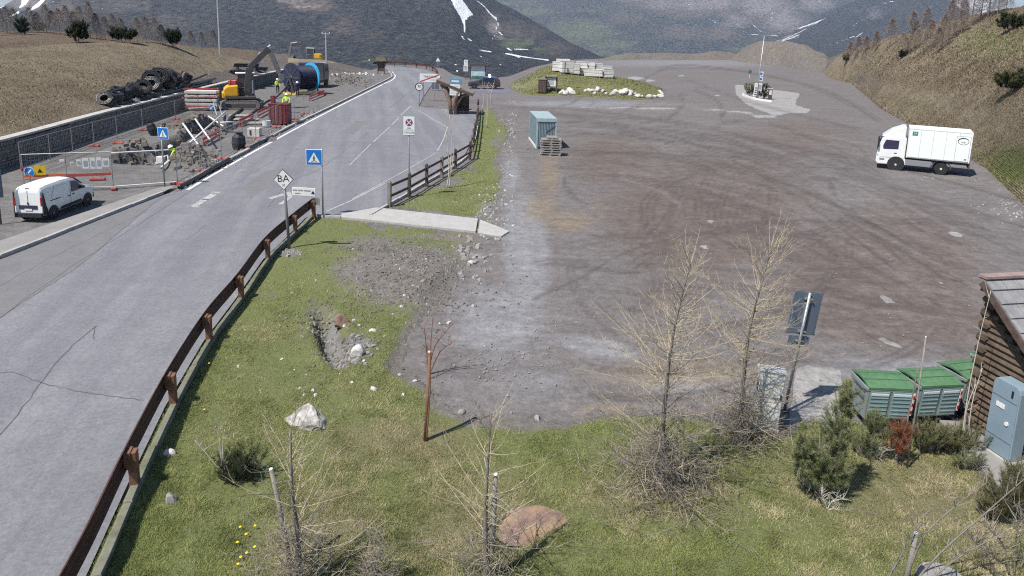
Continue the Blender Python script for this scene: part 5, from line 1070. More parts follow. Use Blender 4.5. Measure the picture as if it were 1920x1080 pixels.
coils = [(200, 199, 1.75, .62, .9, .3, 'black pipe coil at the near end of the heap'), (214, 196, 1.7, .6, .3, 1.2, 'flat black pipe coil at the near end of the heap'), (232, 190, 1.8, .62, .5, .2, 'black pipe coil with its face up in the lower heap'), (240, 184, 1.95, .6, .9, 2.4, 'black pipe coil in the middle of the lower heap'), (252, 180, 2.0, .7, 1.2, .3, 'upright black pipe coil in the lower heap'), (268, 176, 2.0, .75, 1.1, .5, 'big black pipe coil below the top of the heap'), (288, 172, 2.0, .8, 1.0, .2, 'large black pipe coil low in the upper heap'), (285, 166, 2.6, .85, 1.2, .4, 'large upright black pipe coil left of the top coil'), (302, 163, 2.9, .9, 1.3, .2, 'topmost upright black pipe coil in the heap'), (318, 163, 2.9, .9, 1.35, -.1, 'rightmost upright black pipe coil at the top'), (312, 168, 2.1, .75, .8, .9, 'black pipe coil under the top coils'), (330, 164, 2.2, .6, .6, .3, 'black pipe coil right of the heap'), (345, 161, 2.2, .6, .5, 2.0, 'last black pipe coil before the straight pipes'), (222, 192, 2.1, .55, .2, .3, 'small flat black pipe coil lying on two others')]
for c in coils: coil(*c[:3], c[3]*.84, *c[4:])
for i, (a, b, z, r) in enumerate((((255, 189), (345, 166), 1.62, .16), ((258, 191), (350, 167), 1.62, .16), ((262, 193), (352, 169), 1.64, .16), ((300, 181), (395, 157), 1.62, .12), ((305, 183), (398, 158), 1.62, .12), ((330, 172), (400, 155), 1.85, .10), ((335, 170), (405, 153), 1.85, .10), ((340, 168), (388, 148), 2.0, .10))):
    A, B = hit(*a), hit(*b); A.z += z-1.5; B.z += z-1.5; lb = ['thick black pipe lowest on the bank below the coils', 'second thick black pipe on the bank below the coils', 'third thick black pipe on the bank below the coils', 'thin black pipe running to the excavator', 'second thin black pipe running to the excavator', 'upper thin black pipe on the bank', 'black pipe lying on the upper pipes', 'highest black pipe on the bank'][i]
    t = thing('straight_pipe', lb, 'pipe', A); MB().tube([(0, 0, 0), (B-A)*.5+Vector((0, 0, -.02)), B-A], r, 10).build('pipe', 'pipe_black', t, smooth=True); MB().lathe([(r*1.12, -.06), (r*1.12, .06)], 10, 'z').build('socket', 'pipe_grey', t)
for i, (px, py, z, L, lb) in enumerate(((452, 146, 2.0, 2.6, 'lower stack of black panels on the bank behind the excavator'), (462, 140, 2.45, 2.9, 'upper stack of black panels on the bank behind the excavator'), (485, 138, 1.9, 2.2, 'black panel stack nearest the cable drum'))):
    c = hit(px, py-4); t = thing('panel_stack', lb, 'panels', (c.x, c.y, c.z+z-1.75), .25)
    for q in range(4): MB().box((.04*q, .03*q, .07+q*.11), (L, 1.4, .08)).build('panel', 'panel_black', t)
    for x in (-L*.35, L*.35): MB().box((x, 0, -.2), (.12, 1.3, .45)).build('bearer', 'wood_grey', t)
# crate, bags, boxes, planks, pallets
t = thing('red_crate', 'dark red steel crate standing behind the mesh fence', 'crate', P(526, 233)); h = ztop(526, 233, 195); MB().box((0, 0, h/2+.05), (1.5, 1.1, h-.1)).build('body', 'crate_red', t, bevel=.03)
for x in (-.6, -.3, 0, .3, .6): MB().box((x, -.57, h/2+.05), (.06, .05, h-.2)).build('rib', 'crate_red', t)
MB().box((0, 0, h+.03), (1.56, 1.16, .06)).build('rim', 'crate_red', t); MB().box((-.6, .2, h+.35), (.3, .3, .55)).build('valve', 'crate_red', t)
def bag(px, py, tpy, label, w_=.4, lean=.2):
    h = ztop(px, py, tpy); t = thing('rubbish_bag', label, 'bag', P(px, py)); MB().tube([(0, 0, 0), (-.02, 0, .1), (-lean*.3, 0, h*.4), (-lean*.7, 0, h*.75), (-lean, 0, h*.93), (-lean*1.05, 0, h)], [w_*.35, w_*.5, w_*.62, w_*.55, w_*.25, w_*.4], 9).build('sack', 'tarp_dark', t); MB().lathe([(w_*.27, h*.9), (w_*.27, h*.94)], 9, 'z', (-lean, 0, 0)).build('tie', 'foot_red', t)
bag(289, 254, 228, 'black bag hanging on a post on the site gravel', .5, .3); bag(448, 281, 248, 'dark grey bag fixed to the fence beside the road', .7, -.05)
t = thing('switch_box', 'white site switch box on the ground inside the fence', 'box', P(478, 259)); MB().box((0, 0, .42), (.85, .5, .62)).build('case', 'slab_pale', t, bevel=.03); MB().box((-.2, -.26, .42), (.12, .02, .36)).build('socket', 'tarp_dark', t); MB().box((0, 0, .06), (.9, .55, .12)).build('feet', 'wood_grey', t)
t = thing('bucket', 'white bucket beside the dark red crate', 'bucket', P(500, 238)); MB().lathe([(.24, 0), (.30, .1), (.33, .5), (.30, .5), (.27, .12)], 16, 'z').build('pail', 'pvc_white', t); MB().tube([(-.31, 0, .48), (-.2, 0, .72), (0, 0, .8), (.2, 0, .72), (.31, 0, .48)], .015, 6).build('handle', 'steel', t)
t = thing('canister', 'tall white canister at the corner of the red crate', 'canister', P(511, 224)); MB().box((0, 0, .6), (.3, .3, 1.1)).build('body', 'pvc_white', t, bevel=.05); MB().lathe([(.06, 1.15), (.06, 1.25)], 10, 'z').build('cap', 'barrier_red', t)
for i, (x, y, rz, lb) in enumerate(((452, 219, .3, 'pale pallet near the excavator tracks'), (462, 226, .25, 'pale pallet between the hoses'), (470, 233, .35, 'pale pallet behind the red barrier'))):
    t = thing('site_pallet', lb, 'pallet', P(x, y), rz)
    for q in range(5): MB().box((0, -.5+q*.25, .13), (1.9, .16, .03)).build('board', 'board_grey', t)
    for q in (-.8, 0, .8): MB().box((q, 0, .06), (.12, 1.1, .1)).build('bearer', 'wood_grey', t)
# hoses and cables running from the drum
def hose(label, pts, r, m='pipe_black'):
    b = P(*pts[0][:2]); t = thing('cable_hose', label, 'cable', b); w_ = [np.array(P(x, y)-b)+np.array([0, 0, z+r]) for x, y, z in pts]; MB().tube([Vector(p) for p in smooth_line(w_, 6)], r, 7).build('hose', m, t, smooth=True); MB().lathe([(r*1.3, -.05), (r*1.3, .05)], 8, 'z', tuple(w_[-1])).build('end_fitting', 'steel', t)
hose('black cable running from the drum past the worker down to the trench', [(560, 176, 1.4), (540, 178, .9), (520, 184, .1), (500, 192, 0), (480, 208, 0), (460, 225, 0), (440, 240, 0), (422, 250, -.2)], .09)
hose('second black cable from the excavator tracks to the trench', [(455, 206, 0), (442, 216, 0), (432, 226, .1), (428, 236, .1), (420, 248, -.3)], .12); hose('thick black hose curled near the trench end', [(408, 232, .6), (402, 222, 1.2), (410, 216, .9), (418, 226, .2)], .05, 'pipe_grey')
hose('thick black pipe lying along the kerb stones', [(337, 357, .04), (352, 349, .04), (375, 336, .04), (400, 322, .08), (430, 305, .08)], .12); hose('black pipe lying along the kerb farther on', [(468, 283, .1), (480, 276, .1), (500, 266, .1), (512, 260, .1)], .09)
# small direction signs
def arrow_sign(px, py, tpy, label, s=.5):
    h = ztop(px, py, tpy); t = thing('arrow_sign', label, 'road sign', P(px, py)); pole(t, h-.1, .03); disc(t, s*.5, h-s*.5, 'sign_white', -.03, th=.012); disc(t, s*.46, h-s*.5, 'sign_blue', -.044, name='blue_field', th=.004)
    MB().beam((.12*s/.5, -.054, h-s*.5+.13*s/.5), (-.09*s/.5, -.054, h-s*.5-.09*s/.5), .06, .006, up=(0, 1, 0)).build('arrow_shaft', 'sign_white', t); MB().prism([(-.15*s/.5, h-s*.5-.15*s/.5), (.02, h-s*.5-.12*s/.5), (-.12*s/.5, h-s*.5+.02)], -.052, -.058).build('arrow_head', 'sign_white', t)
    for x in (-.2, .2): MB().beam((x, -.15, .03), (x*.2, 0, .3), .04, .04).build('leg', 'steel', t)
arrow_sign(60, 362, 313, 'round blue arrow sign in front of the fence behind the van', .48); arrow_sign(398, 214, 196, 'round blue arrow sign at the slab stack', .5)
b = P(3, 372); h = ztop(3, 372, 318); t = thing('sign_edge', 'dark sign seen edge-on at the left edge of the picture', 'road sign', P(2, 420), .9); h = ztop(2, 420, 318); pole(t, h, .035, 'steel_dark'); MB().box((0, -.04, h-.55), (.34, .03, 1.1)).build('panel', 'sign_blue_back', t, bevel=.01)
# rubble heaps of the trench
def heap(name, label, cx, cy_, rx, ry, n, s0, s1, seed, m='earth', top=.6):
    rn = random.Random(seed); mb = MB()
    pp_ = [(rn.gauss(cx, rx), rn.gauss(cy_, ry)) for _ in range(n)]; ax_ = np.array([q[0] for q in pp_]); ay_ = np.array([q[1] for q in pp_]); g_ = PG(ax_, ay_); zz_ = lot_z(g_[:, 0], g_[:, 1], ax_, ay_) if n else []
    for k_ in range(n):
        px, py = pp_[k_]; p = P(px, py); z = float(zz_[k_]); s = rn.uniform(s0, s1)
        mb.box(p+Vector((0, 0, z+s*.2)), (s*rn.uniform(.8, 1.5), s, s*.8), Matrix.Rotation(rn.uniform(0, 6), 3, 'Z')@Matrix.Rotation(rn.uniform(-.6, .6), 3, 'X'), rn.uniform(.45, .8))
    return tag(mb.build(name, m), label, 'rubble', kind='stuff')
heap('rubble', 'rubble heap beside the trench', 352, 302, 24, 9, 260, .06, .3, 1); heap('rubble', 'dark soil heap along the trench', 378, 240, 26, 7, 320, .12, .4, 2, 'earth'); heap('rubble', 'broken soil in the trench wall', 272, 288, 26, 9, 320, .12, .42, 3, 'earth'); heap('rubble', 'gravel along the new kerb', 440, 290, 50, 22, 0, .06, .2, 4); heap('rubble', 'stones along the new kerb', 400, 312, 26, 14, 110, .06, .2, 5, 'stone_grey'); heap('rubble', 'white rubble below the far bank', 662, 141, 26, 1.5, 40, .15, .4, 6, 'stone_pale'); heap('rubble', 'stone heap behind the drum', 640, 152, 30, 7, 260, .1, .3, 7, 'earth'); heap('rubble', 'stones on the wall foot strip', 320, 222, 0, 0, 0, .1, .2, 8)
def spread_line(name, label, line, n, s0, s1, seed, z, m):
    rn = random.Random(seed); mb = MB(); pts = smooth_line(line, 10)
    for _ in range(n):
        q = pts[rn.randrange(len(pts))]; p = P(q[0]+rn.gauss(0, 6), q[1]+rn.gauss(0, 3)); s = rn.uniform(s0, s1); mb.box(p+Vector((0, 0, z+s*.2)), (s*1.3, s, s*.7), Matrix.Rotation(rn.uniform(0, 6), 3, 'Z'), .65)
    return tag(mb.build(name, m), label, 'rubble', kind='stuff')
spread_line('rubble', 'loose stones strewn along the new kerb', [(340, 352), (400, 315), (470, 276), (540, 237), (600, 207)], 330, .06, .24, 9, 0, 'stone_grey')
# ================================================================== car park furniture
def container():
    A = P(1006, 279); B = P(992, 260); d = (B-A); L = 4.3; ang = math.atan2(d.y, d.x)-math.pi/2; t = thing('storage_container', 'pale blue corrugated storage container standing on the car park', 'container', A, ang); W_ = 1.28; h = ztop(1006, 279, 223, 1009)
    MB().box((W_/2, L/2, h/2+.05), (W_, L, h-.1)).build('body', 'container_blue', t)
    for k in range(12): MB().box((.06+k*(W_-.12)/11, -.012, h/2+.03), (.045, .05, h-.35)).build('front_corrugation', 'container_blue', t)
    for k in range(30): MB().box((-.012, .1+k*(L-.2)/29, h/2+.03), (.05, .06, h-.3)).build('side_corrugation', 'container_blue', t)
    MB().box((W_/2, L/2, h+.02), (W_+.1, L+.1, .06)).build('roof', 'container_roof', t)
    for k in range(6): MB().box((W_*(k+.5)/6, L/2, h+.06), (.04, L, .03)).build('roof_rib', 'container_roof', t)
    MB().box((W_/2, -.04, h-.1), (W_+.08, .08, .16)).build('front_header', 'container_roof', t); MB().beam((W_*.48, -.05, h*.58), (W_*.97, -.05, h*.8), .04, .06).build('diagonal_bar', 'steel_dark', t)
    for x, y in ((0, 0), (W_, 0), (0, L), (W_, L)): MB().box((x, y, h/2), (.1, .1, h)).build('corner_post', 'container_roof', t)
    MB().box((-.02, L/2, .1), (.1, L, .16)).build('base_rail', 'sign_white', t)
container()
bp = P(1033, 293); 
for i in range(8):
    t = thing('pallet', ['lowest weathered pallet in the stack before the blue container', 'second pallet from the ground before the blue container', 'third pallet from the ground before the blue container', 'fourth pallet from the ground before the blue container', 'fifth pallet from the ground before the blue container', 'sixth pallet from the ground before the blue container', 'topmost full pallet of the stack before the blue container', 'small broken pallet on top of the pallet stack'][i], 'pallet', bp+Vector((0.02*((i*7) % 5-2), .45+.02*((i*5) % 5-2), i*.155)), -.03+.02*((i*3) % 4), 1.0, 'pallets stacked before the blue container')
    w_ = 1.32 if i < 7 else .7
    for q in range(5): MB().box((0, -.36+q*.18, .132), (w_, .13, .034)).build('top_board', 'wood_pallet', t)
    for q in (-.36, 0, .36):
        MB().box((0, q, .014), (w_, .12, .028)).build('bottom_board', 'wood_pallet', t)
        for x in (-w_/2+.07, 0, w_/2-.07): MB().box((x, q, .07), (.14, .10, .095)).build('block', 'wood_pallet', t)
# notice boards by the island
t = thing('notice_board', 'small notice board with white poster under a dark roof by the island', 'information board', hit(1033, 172), -.35); h = ztop(1033, 171, 143)
for x in (-.75, .75): MB().box((x, 0, h/2), (.12, .12, h)).build('post', 'wood_dark', t)
MB().box((0, 0, h*.6), (1.6, .14, h*.62)).build('case', 'wood_dark', t); MB().box((.02, -.09, h*.6), (1.2, .02, h*.5)).build('poster', 'sign_white', t); MB().box((.05, -.105, h*.6), (.7, .01, h*.36)).build('print', 'print_grey', t); MB().box((0, -.08, h+.05), (1.9, .7, .08)).build('roof', 'wood_grey', t)
t = thing('waste_shelter', 'low brown wooden box with pale lid beside the notice board', 'box', hit(1017, 173), -.2); h = ztop(1017, 172, 149); MB().box((0, 0, h/2), (1.0, 1.0, h)).build('body', 'wood_dark', t); MB().box((0, 0, h+.04), (1.15, 1.15, .1)).build('lid', 'wood_grey', t)
for k in range(5): MB().box((-.4+.2*k, -.51, h/2), (.17, .03, h-.05)).build('board', 'wood_dark', t)
# wrapped pale block stacks on the island
mat('wrapped_block', (.56, .54, .49), (.68, .67, .63), 2.5, .7, .2, 9); mat('block_tan', (.45, .37, .28), (.56, .5, .42), 3, .8)
def island_z(x, y):
    i = np.argmin((VI[..., 0]-x)**2+(VI[..., 1]-y)**2); return float(VI.reshape(-1, 3)[i][2])
bl = [(1047, 134, 1.45, 1.1), (1062, 137, 1.5, 1.35), (1076, 139, 1.2, 1.2), (1090, 138, 1.3, 1.35), (1105, 139, 1.3, 1.4), (1118, 140, 1.3, 1.3), (1136, 142, 1.25, 1.1), (1097, 141, 1.5, .8), (1112, 144, 2.2, .8), (1138, 146, 1.3, 1.0), (1127, 144, 1.2, 1.0)]
names_ = ['leftmost wrapped block stack on the island', 'second wrapped block stack on the island', 'wrapped block stack right of the dark post', 'wrapped block stack left of the middle row', 'wrapped block stack in the middle row', 'wrapped block stack at the end of the middle row', 'wrapped block stack before the last one', 'low tan block stack in front of the middle row', 'low yellowish block stack in front', 'last block stack at the right end of the row', 'small block stack behind the low one']
for i, (px, py, w_, h_) in enumerate(bl):
    c = hit(px, py); z = c.z; t = thing('block_stack', names_[i]+' of pale stone', 'block stack', (c.x, c.y, z-.12), .1*((i*3) % 4)-.1, 1.15)
    m = 'block_tan' if i in (7,) else 'wrapped_block'
    n = 3 if h_ > .9 else 2
    for q in range(n): MB().box((.02*((q*5+i) % 3-1), 0, .16+h_*(q+.5)/n), (w_, 1.1, h_/n-.03)).build('block_layer', m, t, bevel=.04)
    for x in (-w_*.35, w_*.35): MB().box((x, 0, .08), (.12, 1.1, .16)).build('bearer', 'wood_grey', t)
    MB().box((0, 0, .16+h_+.015), (w_+.04, 1.14, .04)).build('wrapping', 'plastic_sheet', t)
c = hit(1056, 131); t = thing('block_stack', 'single pale block raised behind the leftmost stacks', 'block stack', (c.x, c.y+.8, c.z+.2)); MB().box((0, 0, .9), (1.9, 1.0, .75)).build('block_layer', 'wrapped_block', t, bevel=.03); MB().box((0, 0, .25), (1.6, .9, .55)).build('bearer', 'wood_grey', t)
t = thing('dark_post', 'dark post between the wrapped block stacks', 'post', hit(1059, 140)); MB().box((0, 0, .5), (.12, .12, 2.2)).build('shaft', 'wood_dark', t); MB().box((0, 0, 1.62), (.16, .16, .08)).build('cap', 'wood_dark', t)
# lamp island
c = P(1418, 187); t = thing('double_lamp', 'tall lamp post with two arms on the small paved island', 'street lamp', c, -.05, lean=(0, .03)); h = ztop(1418, 187, 67, 1426)
MB().tube([(0, 0, -.1), (0, 0, 2.5), (0, 0, h)], [.11, .09, .06], 10).build('column', 'steel', t, smooth=True)
for s in (-1, 1): a_ = MB().tube([(0, 0, h-.02), (s*.9, 0, h+.06)], .04, 8).build('arm', 'steel', t); MB().box((s*1.25, 0, h+.08), (.8, .3, .08)).build('lamp_head', 'sign_white', a_, bevel=.02)
t = thing('parking_signs', 'column of small white and blue parking signs under the lamp', 'road sign', P(1421, 186), .0); h = ztop(1421, 186, 134, 1425)
pole(t, h, .05); 
for z0, z1 in ((134, 142), (144, 152)): za, zb = ztop(1421, 186, z0), ztop(1421, 186, z1); plate(t, .52, za-zb, (za+zb)/2, x=.12); MB().box((.12, -.07, (za+zb)/2), (.28, .004, (za-zb)*.5)).build('print', 'sign_blue', t)
za, zb = ztop(1421, 186, 156), ztop(1421, 186, 170); plate(t, .55, za-zb, (za+zb)/2, x=.1, name='lower_panel'); MB().box((.1, -.07, (za+zb)/2), (.4, .004, (za-zb)*.6)).build('print', 'print_grey', t)
t = thing('price_board', 'tilted tall white board beside the parking signs', 'board', P(1414, 187), .1, lean=(0, .06)); h = ztop(1414, 187, 156); MB().box((0, 0, h/2), (.45, .08, h)).build('board', 'sign_white', t, bevel=.05); [MB().box((0, -.05, h*(.2+.13*k)), (.28, .01, .1)).build('print', 'sign_black', t) for k in range(5)]
t = thing('round_sign', 'round dark sign back on a thin pole left of the lamp', 'road sign', P(1402, 178), .0); h = ztop(1402, 178, 131, 1404); pole(t, h, .035); disc(t, .30, h-.28, 'sign_blue_back', -.03); ring(t, .26, .3, h-.28, 'steel', -.05)
t = thing('info_post', 'low framed info post at the edge of the lamp island', 'post', P(1443, 187), .0); h = ztop(1443, 187, 167); MB().box((0, 0, h/2), (.5, .12, h)).build('frame', 'wood_dark', t); MB().box((0, -.07, h*.68), (.3, .02, h*.45)).build('poster', 'sign_white', t); MB().box((0, 0, h+.03), (.6, .3, .07)).build('cap', 'sign_white', t)
for i, (a, b, lb) in enumerate((((1393, 180), (1412, 186), 'low white kerb left of the price board'), ((1414, 187), (1447, 192), 'low white kerb below the lamp island shrubs'))):
    A, B = P(*a), P(*b); t = thing('white_kerb', lb, 'kerb', A); MB().beam((0, 0, .12), B-A+Vector((0, 0, .12)), .16, .26).build('kerb_bar', 'sign_white', t, bevel=.02); MB().box((0, 0, .2), (.2, .2, .42)).build('end_block', 'sign_white', t)
# poles on the left hill
for name, label, px, py, tpy, D, cross in (('light_mast', 'tall pale mast rising behind the dry hill', 412, 88, -40, 95, False), ('utility_pole', 'utility pole with short crossarm beyond the far excavator', 612, 112, 60, 118, True)):
    b = PV(px, py, D); tp = PV(px+1, tpy, D); t = thing(name, label, 'pole', b-Vector((0, 0, 1))); h = tp.z-b.z+1; MB().tube([(0, 0, -2), (0, 0, h)], [.16, .10], 8).build('shaft', 'concrete', t)
    if cross: MB().box((0, 0, h-.3), (1.4, .1, .14)).build('crossarm', 'concrete', t); [MB().lathe([(.06, h-.2), (.08, h-.1), (.04, h)], 8, 'z', (x, 0, 0)).build('insulator', 'sign_white', t) for x in (-.6, 0, .6)]
    else: MB().box((0, 0, h+.1), (.8, .3, .2)).build('head', 'steel', t)
t = thing('hay_roof_post', 'small wooden wayside stand with mossy roof at the road bend', 'stand', P(715, 139)); h = ztop(715, 139, 113)
for x in (-.6, .55): MB().box((x, 0, h/2), (.14, .14, h)).build('post', 'wood_dark', t)
MB().box((0, .1, h*.5), (1.1, .1, h*.6)).build('panel', 'wood_dark', t); MB().prism([(-1.0, h-.1), (1.0, h-.1), (.8, h+.4), (-.8, h+.4)], -.5, .5).build('roof', 'lawn_roof' if 'lawn_roof' in MATS else mat('lawn_roof', (.14, .13, .07), (.22, .2, .12), 6, .95), t)
# ================================================================== vehicles
mat('paint_white', (.70, .73, .72), (.76, .78, .77), 2, .35, coat=.3)
mat('paint_white_box', (.74, .80, .78), (.79, .84, .82), 1.2, .5)
mat('paint_dark', (.035, .037, .045), (.05, .052, .06), 2, .25, coat=.5)
mat('trim_dark', (.025, .026, .03), rough=.6)
mat('glass_dark', (.012, .016, .03), rough=.06, spec=.8)
mat('glass_tint', (.035, .03, .075), rough=.08, spec=.8)
mat('lamp_red', (.35, .02, .015), rough=.3)
mat('lamp_clear', (.6, .62, .62), rough=.2)
mat('rim_grey', (.28, .29, .30), rough=.5, metal=.4)
mat('rim_white', (.55, .56, .56), rough=.5)
mat('chassis', (.06, .062, .068), (.10, .10, .105), 6, .7)
mat('fairing_grey', (.22, .23, .25), rough=.6)
mat('blue_light', (.08, .16, 1.0), rough=.3, emit=30.0)
mat('machine_yellow', (.72, .40, .02), (.62, .34, .02), 4, .5)
mat('machine_yellow_pale', (.62, .46, .10), (.52, .38, .08), 4, .55)
mat('machine_grey', (.05, .05, .053), (.085, .085, .088), 6, .6)
mat('machine_steel', (.12, .118, .115), (.20, .195, .19), 8, .6)
mat('track_steel', (.12, .11, .10), (.24, .22, .20), 10, .7, .3, 30)

def loft(name, st, m, parent, smooth=False, bevel=0.0):     # st: list of (x, [(y,z) half ring from bottom centre to top centre])
    mb = MB(); k = len(st[0][1]); R_ = 2*k-2
    for x, h_ in st:
        ring_ = [(x, -y, z) for y, z in h_]+[(x, y, z) for y, z in h_[-2:0:-1]]; mb.v += ring_
    for i in range(len(st)-1):
        for j in range(R_):
            a = i*R_+j; b = i*R_+(j+1) % R_; mb.f.append((a, a+R_, b+R_, b))
    mb.f.append(tuple(range(R_))); mb.f.append(tuple((len(st)-1)*R_+j for j in reversed(range(R_))))
    return mb.build(name, m, parent, smooth, bevel)
def wheel(t, x, y, r, wd, rim='rim_grey', side=-1):
    w_ = MB().lathe([(r*.62, -wd/2), (r*.93, -wd/2), (r, -wd*.36), (r, wd*.36), (r*.93, wd/2), (r*.62, wd/2)], 22, 'y').build('wheel', 'rubber', t, smooth=False); w_.location = (x, y, r)
    s = side; MB().lathe([(r*.64, s*wd*.40), (r*.60, s*wd*.5), (r*.22, s*wd*.42), (r*.16, s*wd*.56), (r*.02, s*wd*.56)], 22, 'y').build('rim', rim, w_); MB().lathe([(r*.66, -s*wd*.3), (r*.6, -s*wd*.45)], 16, 'y').build('rim', rim, w_)
    return w_
def quadp(t, name, pts, m, parent=None): return MB().quad(*pts).build(name, m, parent or t)

def van():
    a, b = P(89, 414), P(163, 384.5); d = b-a; sc = d.length/2.81*.87; rz = math.atan2(d.y, d.x); a = b-d.normalized()*2.81*sc
    n = Vector((-d.y, d.x, 0)).normalized()          # to the left of the van
    t = thing('parked_van', 'small white panel van parked on gravel by the site fence', 'van', a+n*.80*sc*.82, rz, sc); t.scale = (sc, sc*.82, sc)
    W = .885
    def st(x, zb, zt, w=1.0, wr=.80, belt=1.02, z0=.30):
        belt = min(belt, zt-.12); return (x, [(0, z0), (W*w*.88, z0), (W*w*.985, z0+.14), (W*w, .66), (W*w*.99, belt), (W*wr+ .02, zt-.14), (W*wr-.07, zt-.03), (0, zt+.015)])
    loft('body', [st(-.74, .3, 1.50, .93, .80), st(-.72, .3, 1.62, .96, .82), st(-.62, .3, 1.745, .985, .84), st(-.2, .3, 1.80, 1, .85), st(.9, .3, 1.83, 1, .86), st(1.7, .3, 1.80, 1, .85), st(2.0, .3, 1.72, 1, .83), st(2.35, .3, 1.46, 1, .85), st(2.66, .3, 1.22, 1, .92), st(2.80, .3, 1.14, .99, .93), st(3.25, .3, 1.05, .96, .9), st(3.48, .3, .96, .90, .84), st(3.60, .32, .80, .80, .74, z0=.34), st(3.64, .36, .66, .70, .62, z0=.40)], 'paint_white', t, smooth=False)
    for s in (-1, 1):
        y = s*(W+.006); yr = s*(W*.86+.012)
        # side window, recessed panel, rail, handles, sill
        w_ = MB().prism([(1.52, 1.06), (2.50, 1.08), (2.02, 1.56), (1.60, 1.62)], 0, .02*s).build('side_window', 'glass_tint', t); w_.location = (0, s*(W*.985), 0); w_.rotation_euler = (s*.155, 0, 0); w_.location = (0, s*(W*.99+.165), .0-.0); w_.location.y = s*(W+.175)
        p_ = MB().prism([(.0, 1.05), (1.28, 1.05), (1.34, 1.12), (1.28, 1.60), (.28, 1.60), (-.02, 1.14)], 0, .012*s).build('side_panel', 'paint_white', t, bevel=.01); p_.rotation_euler = (s*.155, 0, 0); p_.location = (0, s*(W+.172), 0)
        MB().box((.22, y, .97), (.78, .02, .035)).build('slide_rail', 'trim_dark', t); MB().box((1.30, y, .90), (.20, .03, .045)).build('handle', 'trim_dark', t); MB().box((1.66, y, .92), (.20, .03, .045)).build('handle', 'trim_dark', t)
        MB().prism([(.52, .36), (2.28, .36), (2.28, .52), (.66, .50)], y-.012, y+.012).build('sill_trim', 'trim_dark', t); MB().box((1.42, y, .82), (.015, .01, .9)).build('door_seam', 'fairing_grey', t)
        MB().prism([(-.74, .36), (-.38, .36), (-.40, .62), (-.50, .80), (-.60, 1.35), (-.66, 1.52), (-.72, 1.50), (-.745, .9)], y-.02-s*.01, y+.006).build('rear_corner_trim', 'trim_dark', t)
        mr = MB().box((2.34, s*(W+.12), 1.16), (.10, .2, .16)).build('mirror', 'trim_dark', t, bevel=.02)
        for x in (0, 2.81):
            wheel(t, x, s*(W-.09), .315, .21, 'rim_grey', s); MB().lathe([(.385, y-.01), (.385, y+.003)], 22, 'y', (x, 0, .33)).build('wheel_arch', 'trim_dark', t)
        MB().box((3.50, s*.62, .80), (.2, .3, .14)).build('headlight', 'lamp_clear', t, bevel=.02); MB().box((-.735, s*.80, 1.05), (.04, .09, .42)).build('tail_light', 'lamp_red', t)
    MB().box((-.76, 0, .36), (.14, 1.66, .24)).build('rear_bumper', 'trim_dark', t, bevel=.03); MB().box((3.62, 0, .42), (.12, 1.4, .26)).build('front_bumper', 'trim_dark', t, bevel=.03)
    MB().box((-.752, 0, .76), (.02, 1.1, .20)).build('plate_recess', 'glass_tint', t); MB().box((-.766, 0, .64), (.01, .45, .09)).build('number_plate', 'sign_white', t); MB().box((-.764, 0, .96), (.012, .09, .12)).build('emblem', 'trim_dark', t, bevel=.01); MB().box((-.752, 0, 1.12), (.012, .012, 1.0)).build('door_gap', 'fairing_grey', t); MB().box((-.70, 0, 1.70), (.03, .26, .035)).build('brake_light', 'trim_dark', t)
    ws = MB().quad((2.06, -.68, 1.69), (2.64, -.78, 1.24), (2.64, .78, 1.24), (2.06, .68, 1.69)).build('windscreen', 'glass_tint', t); ws.location = (.03, 0, .02)
van()

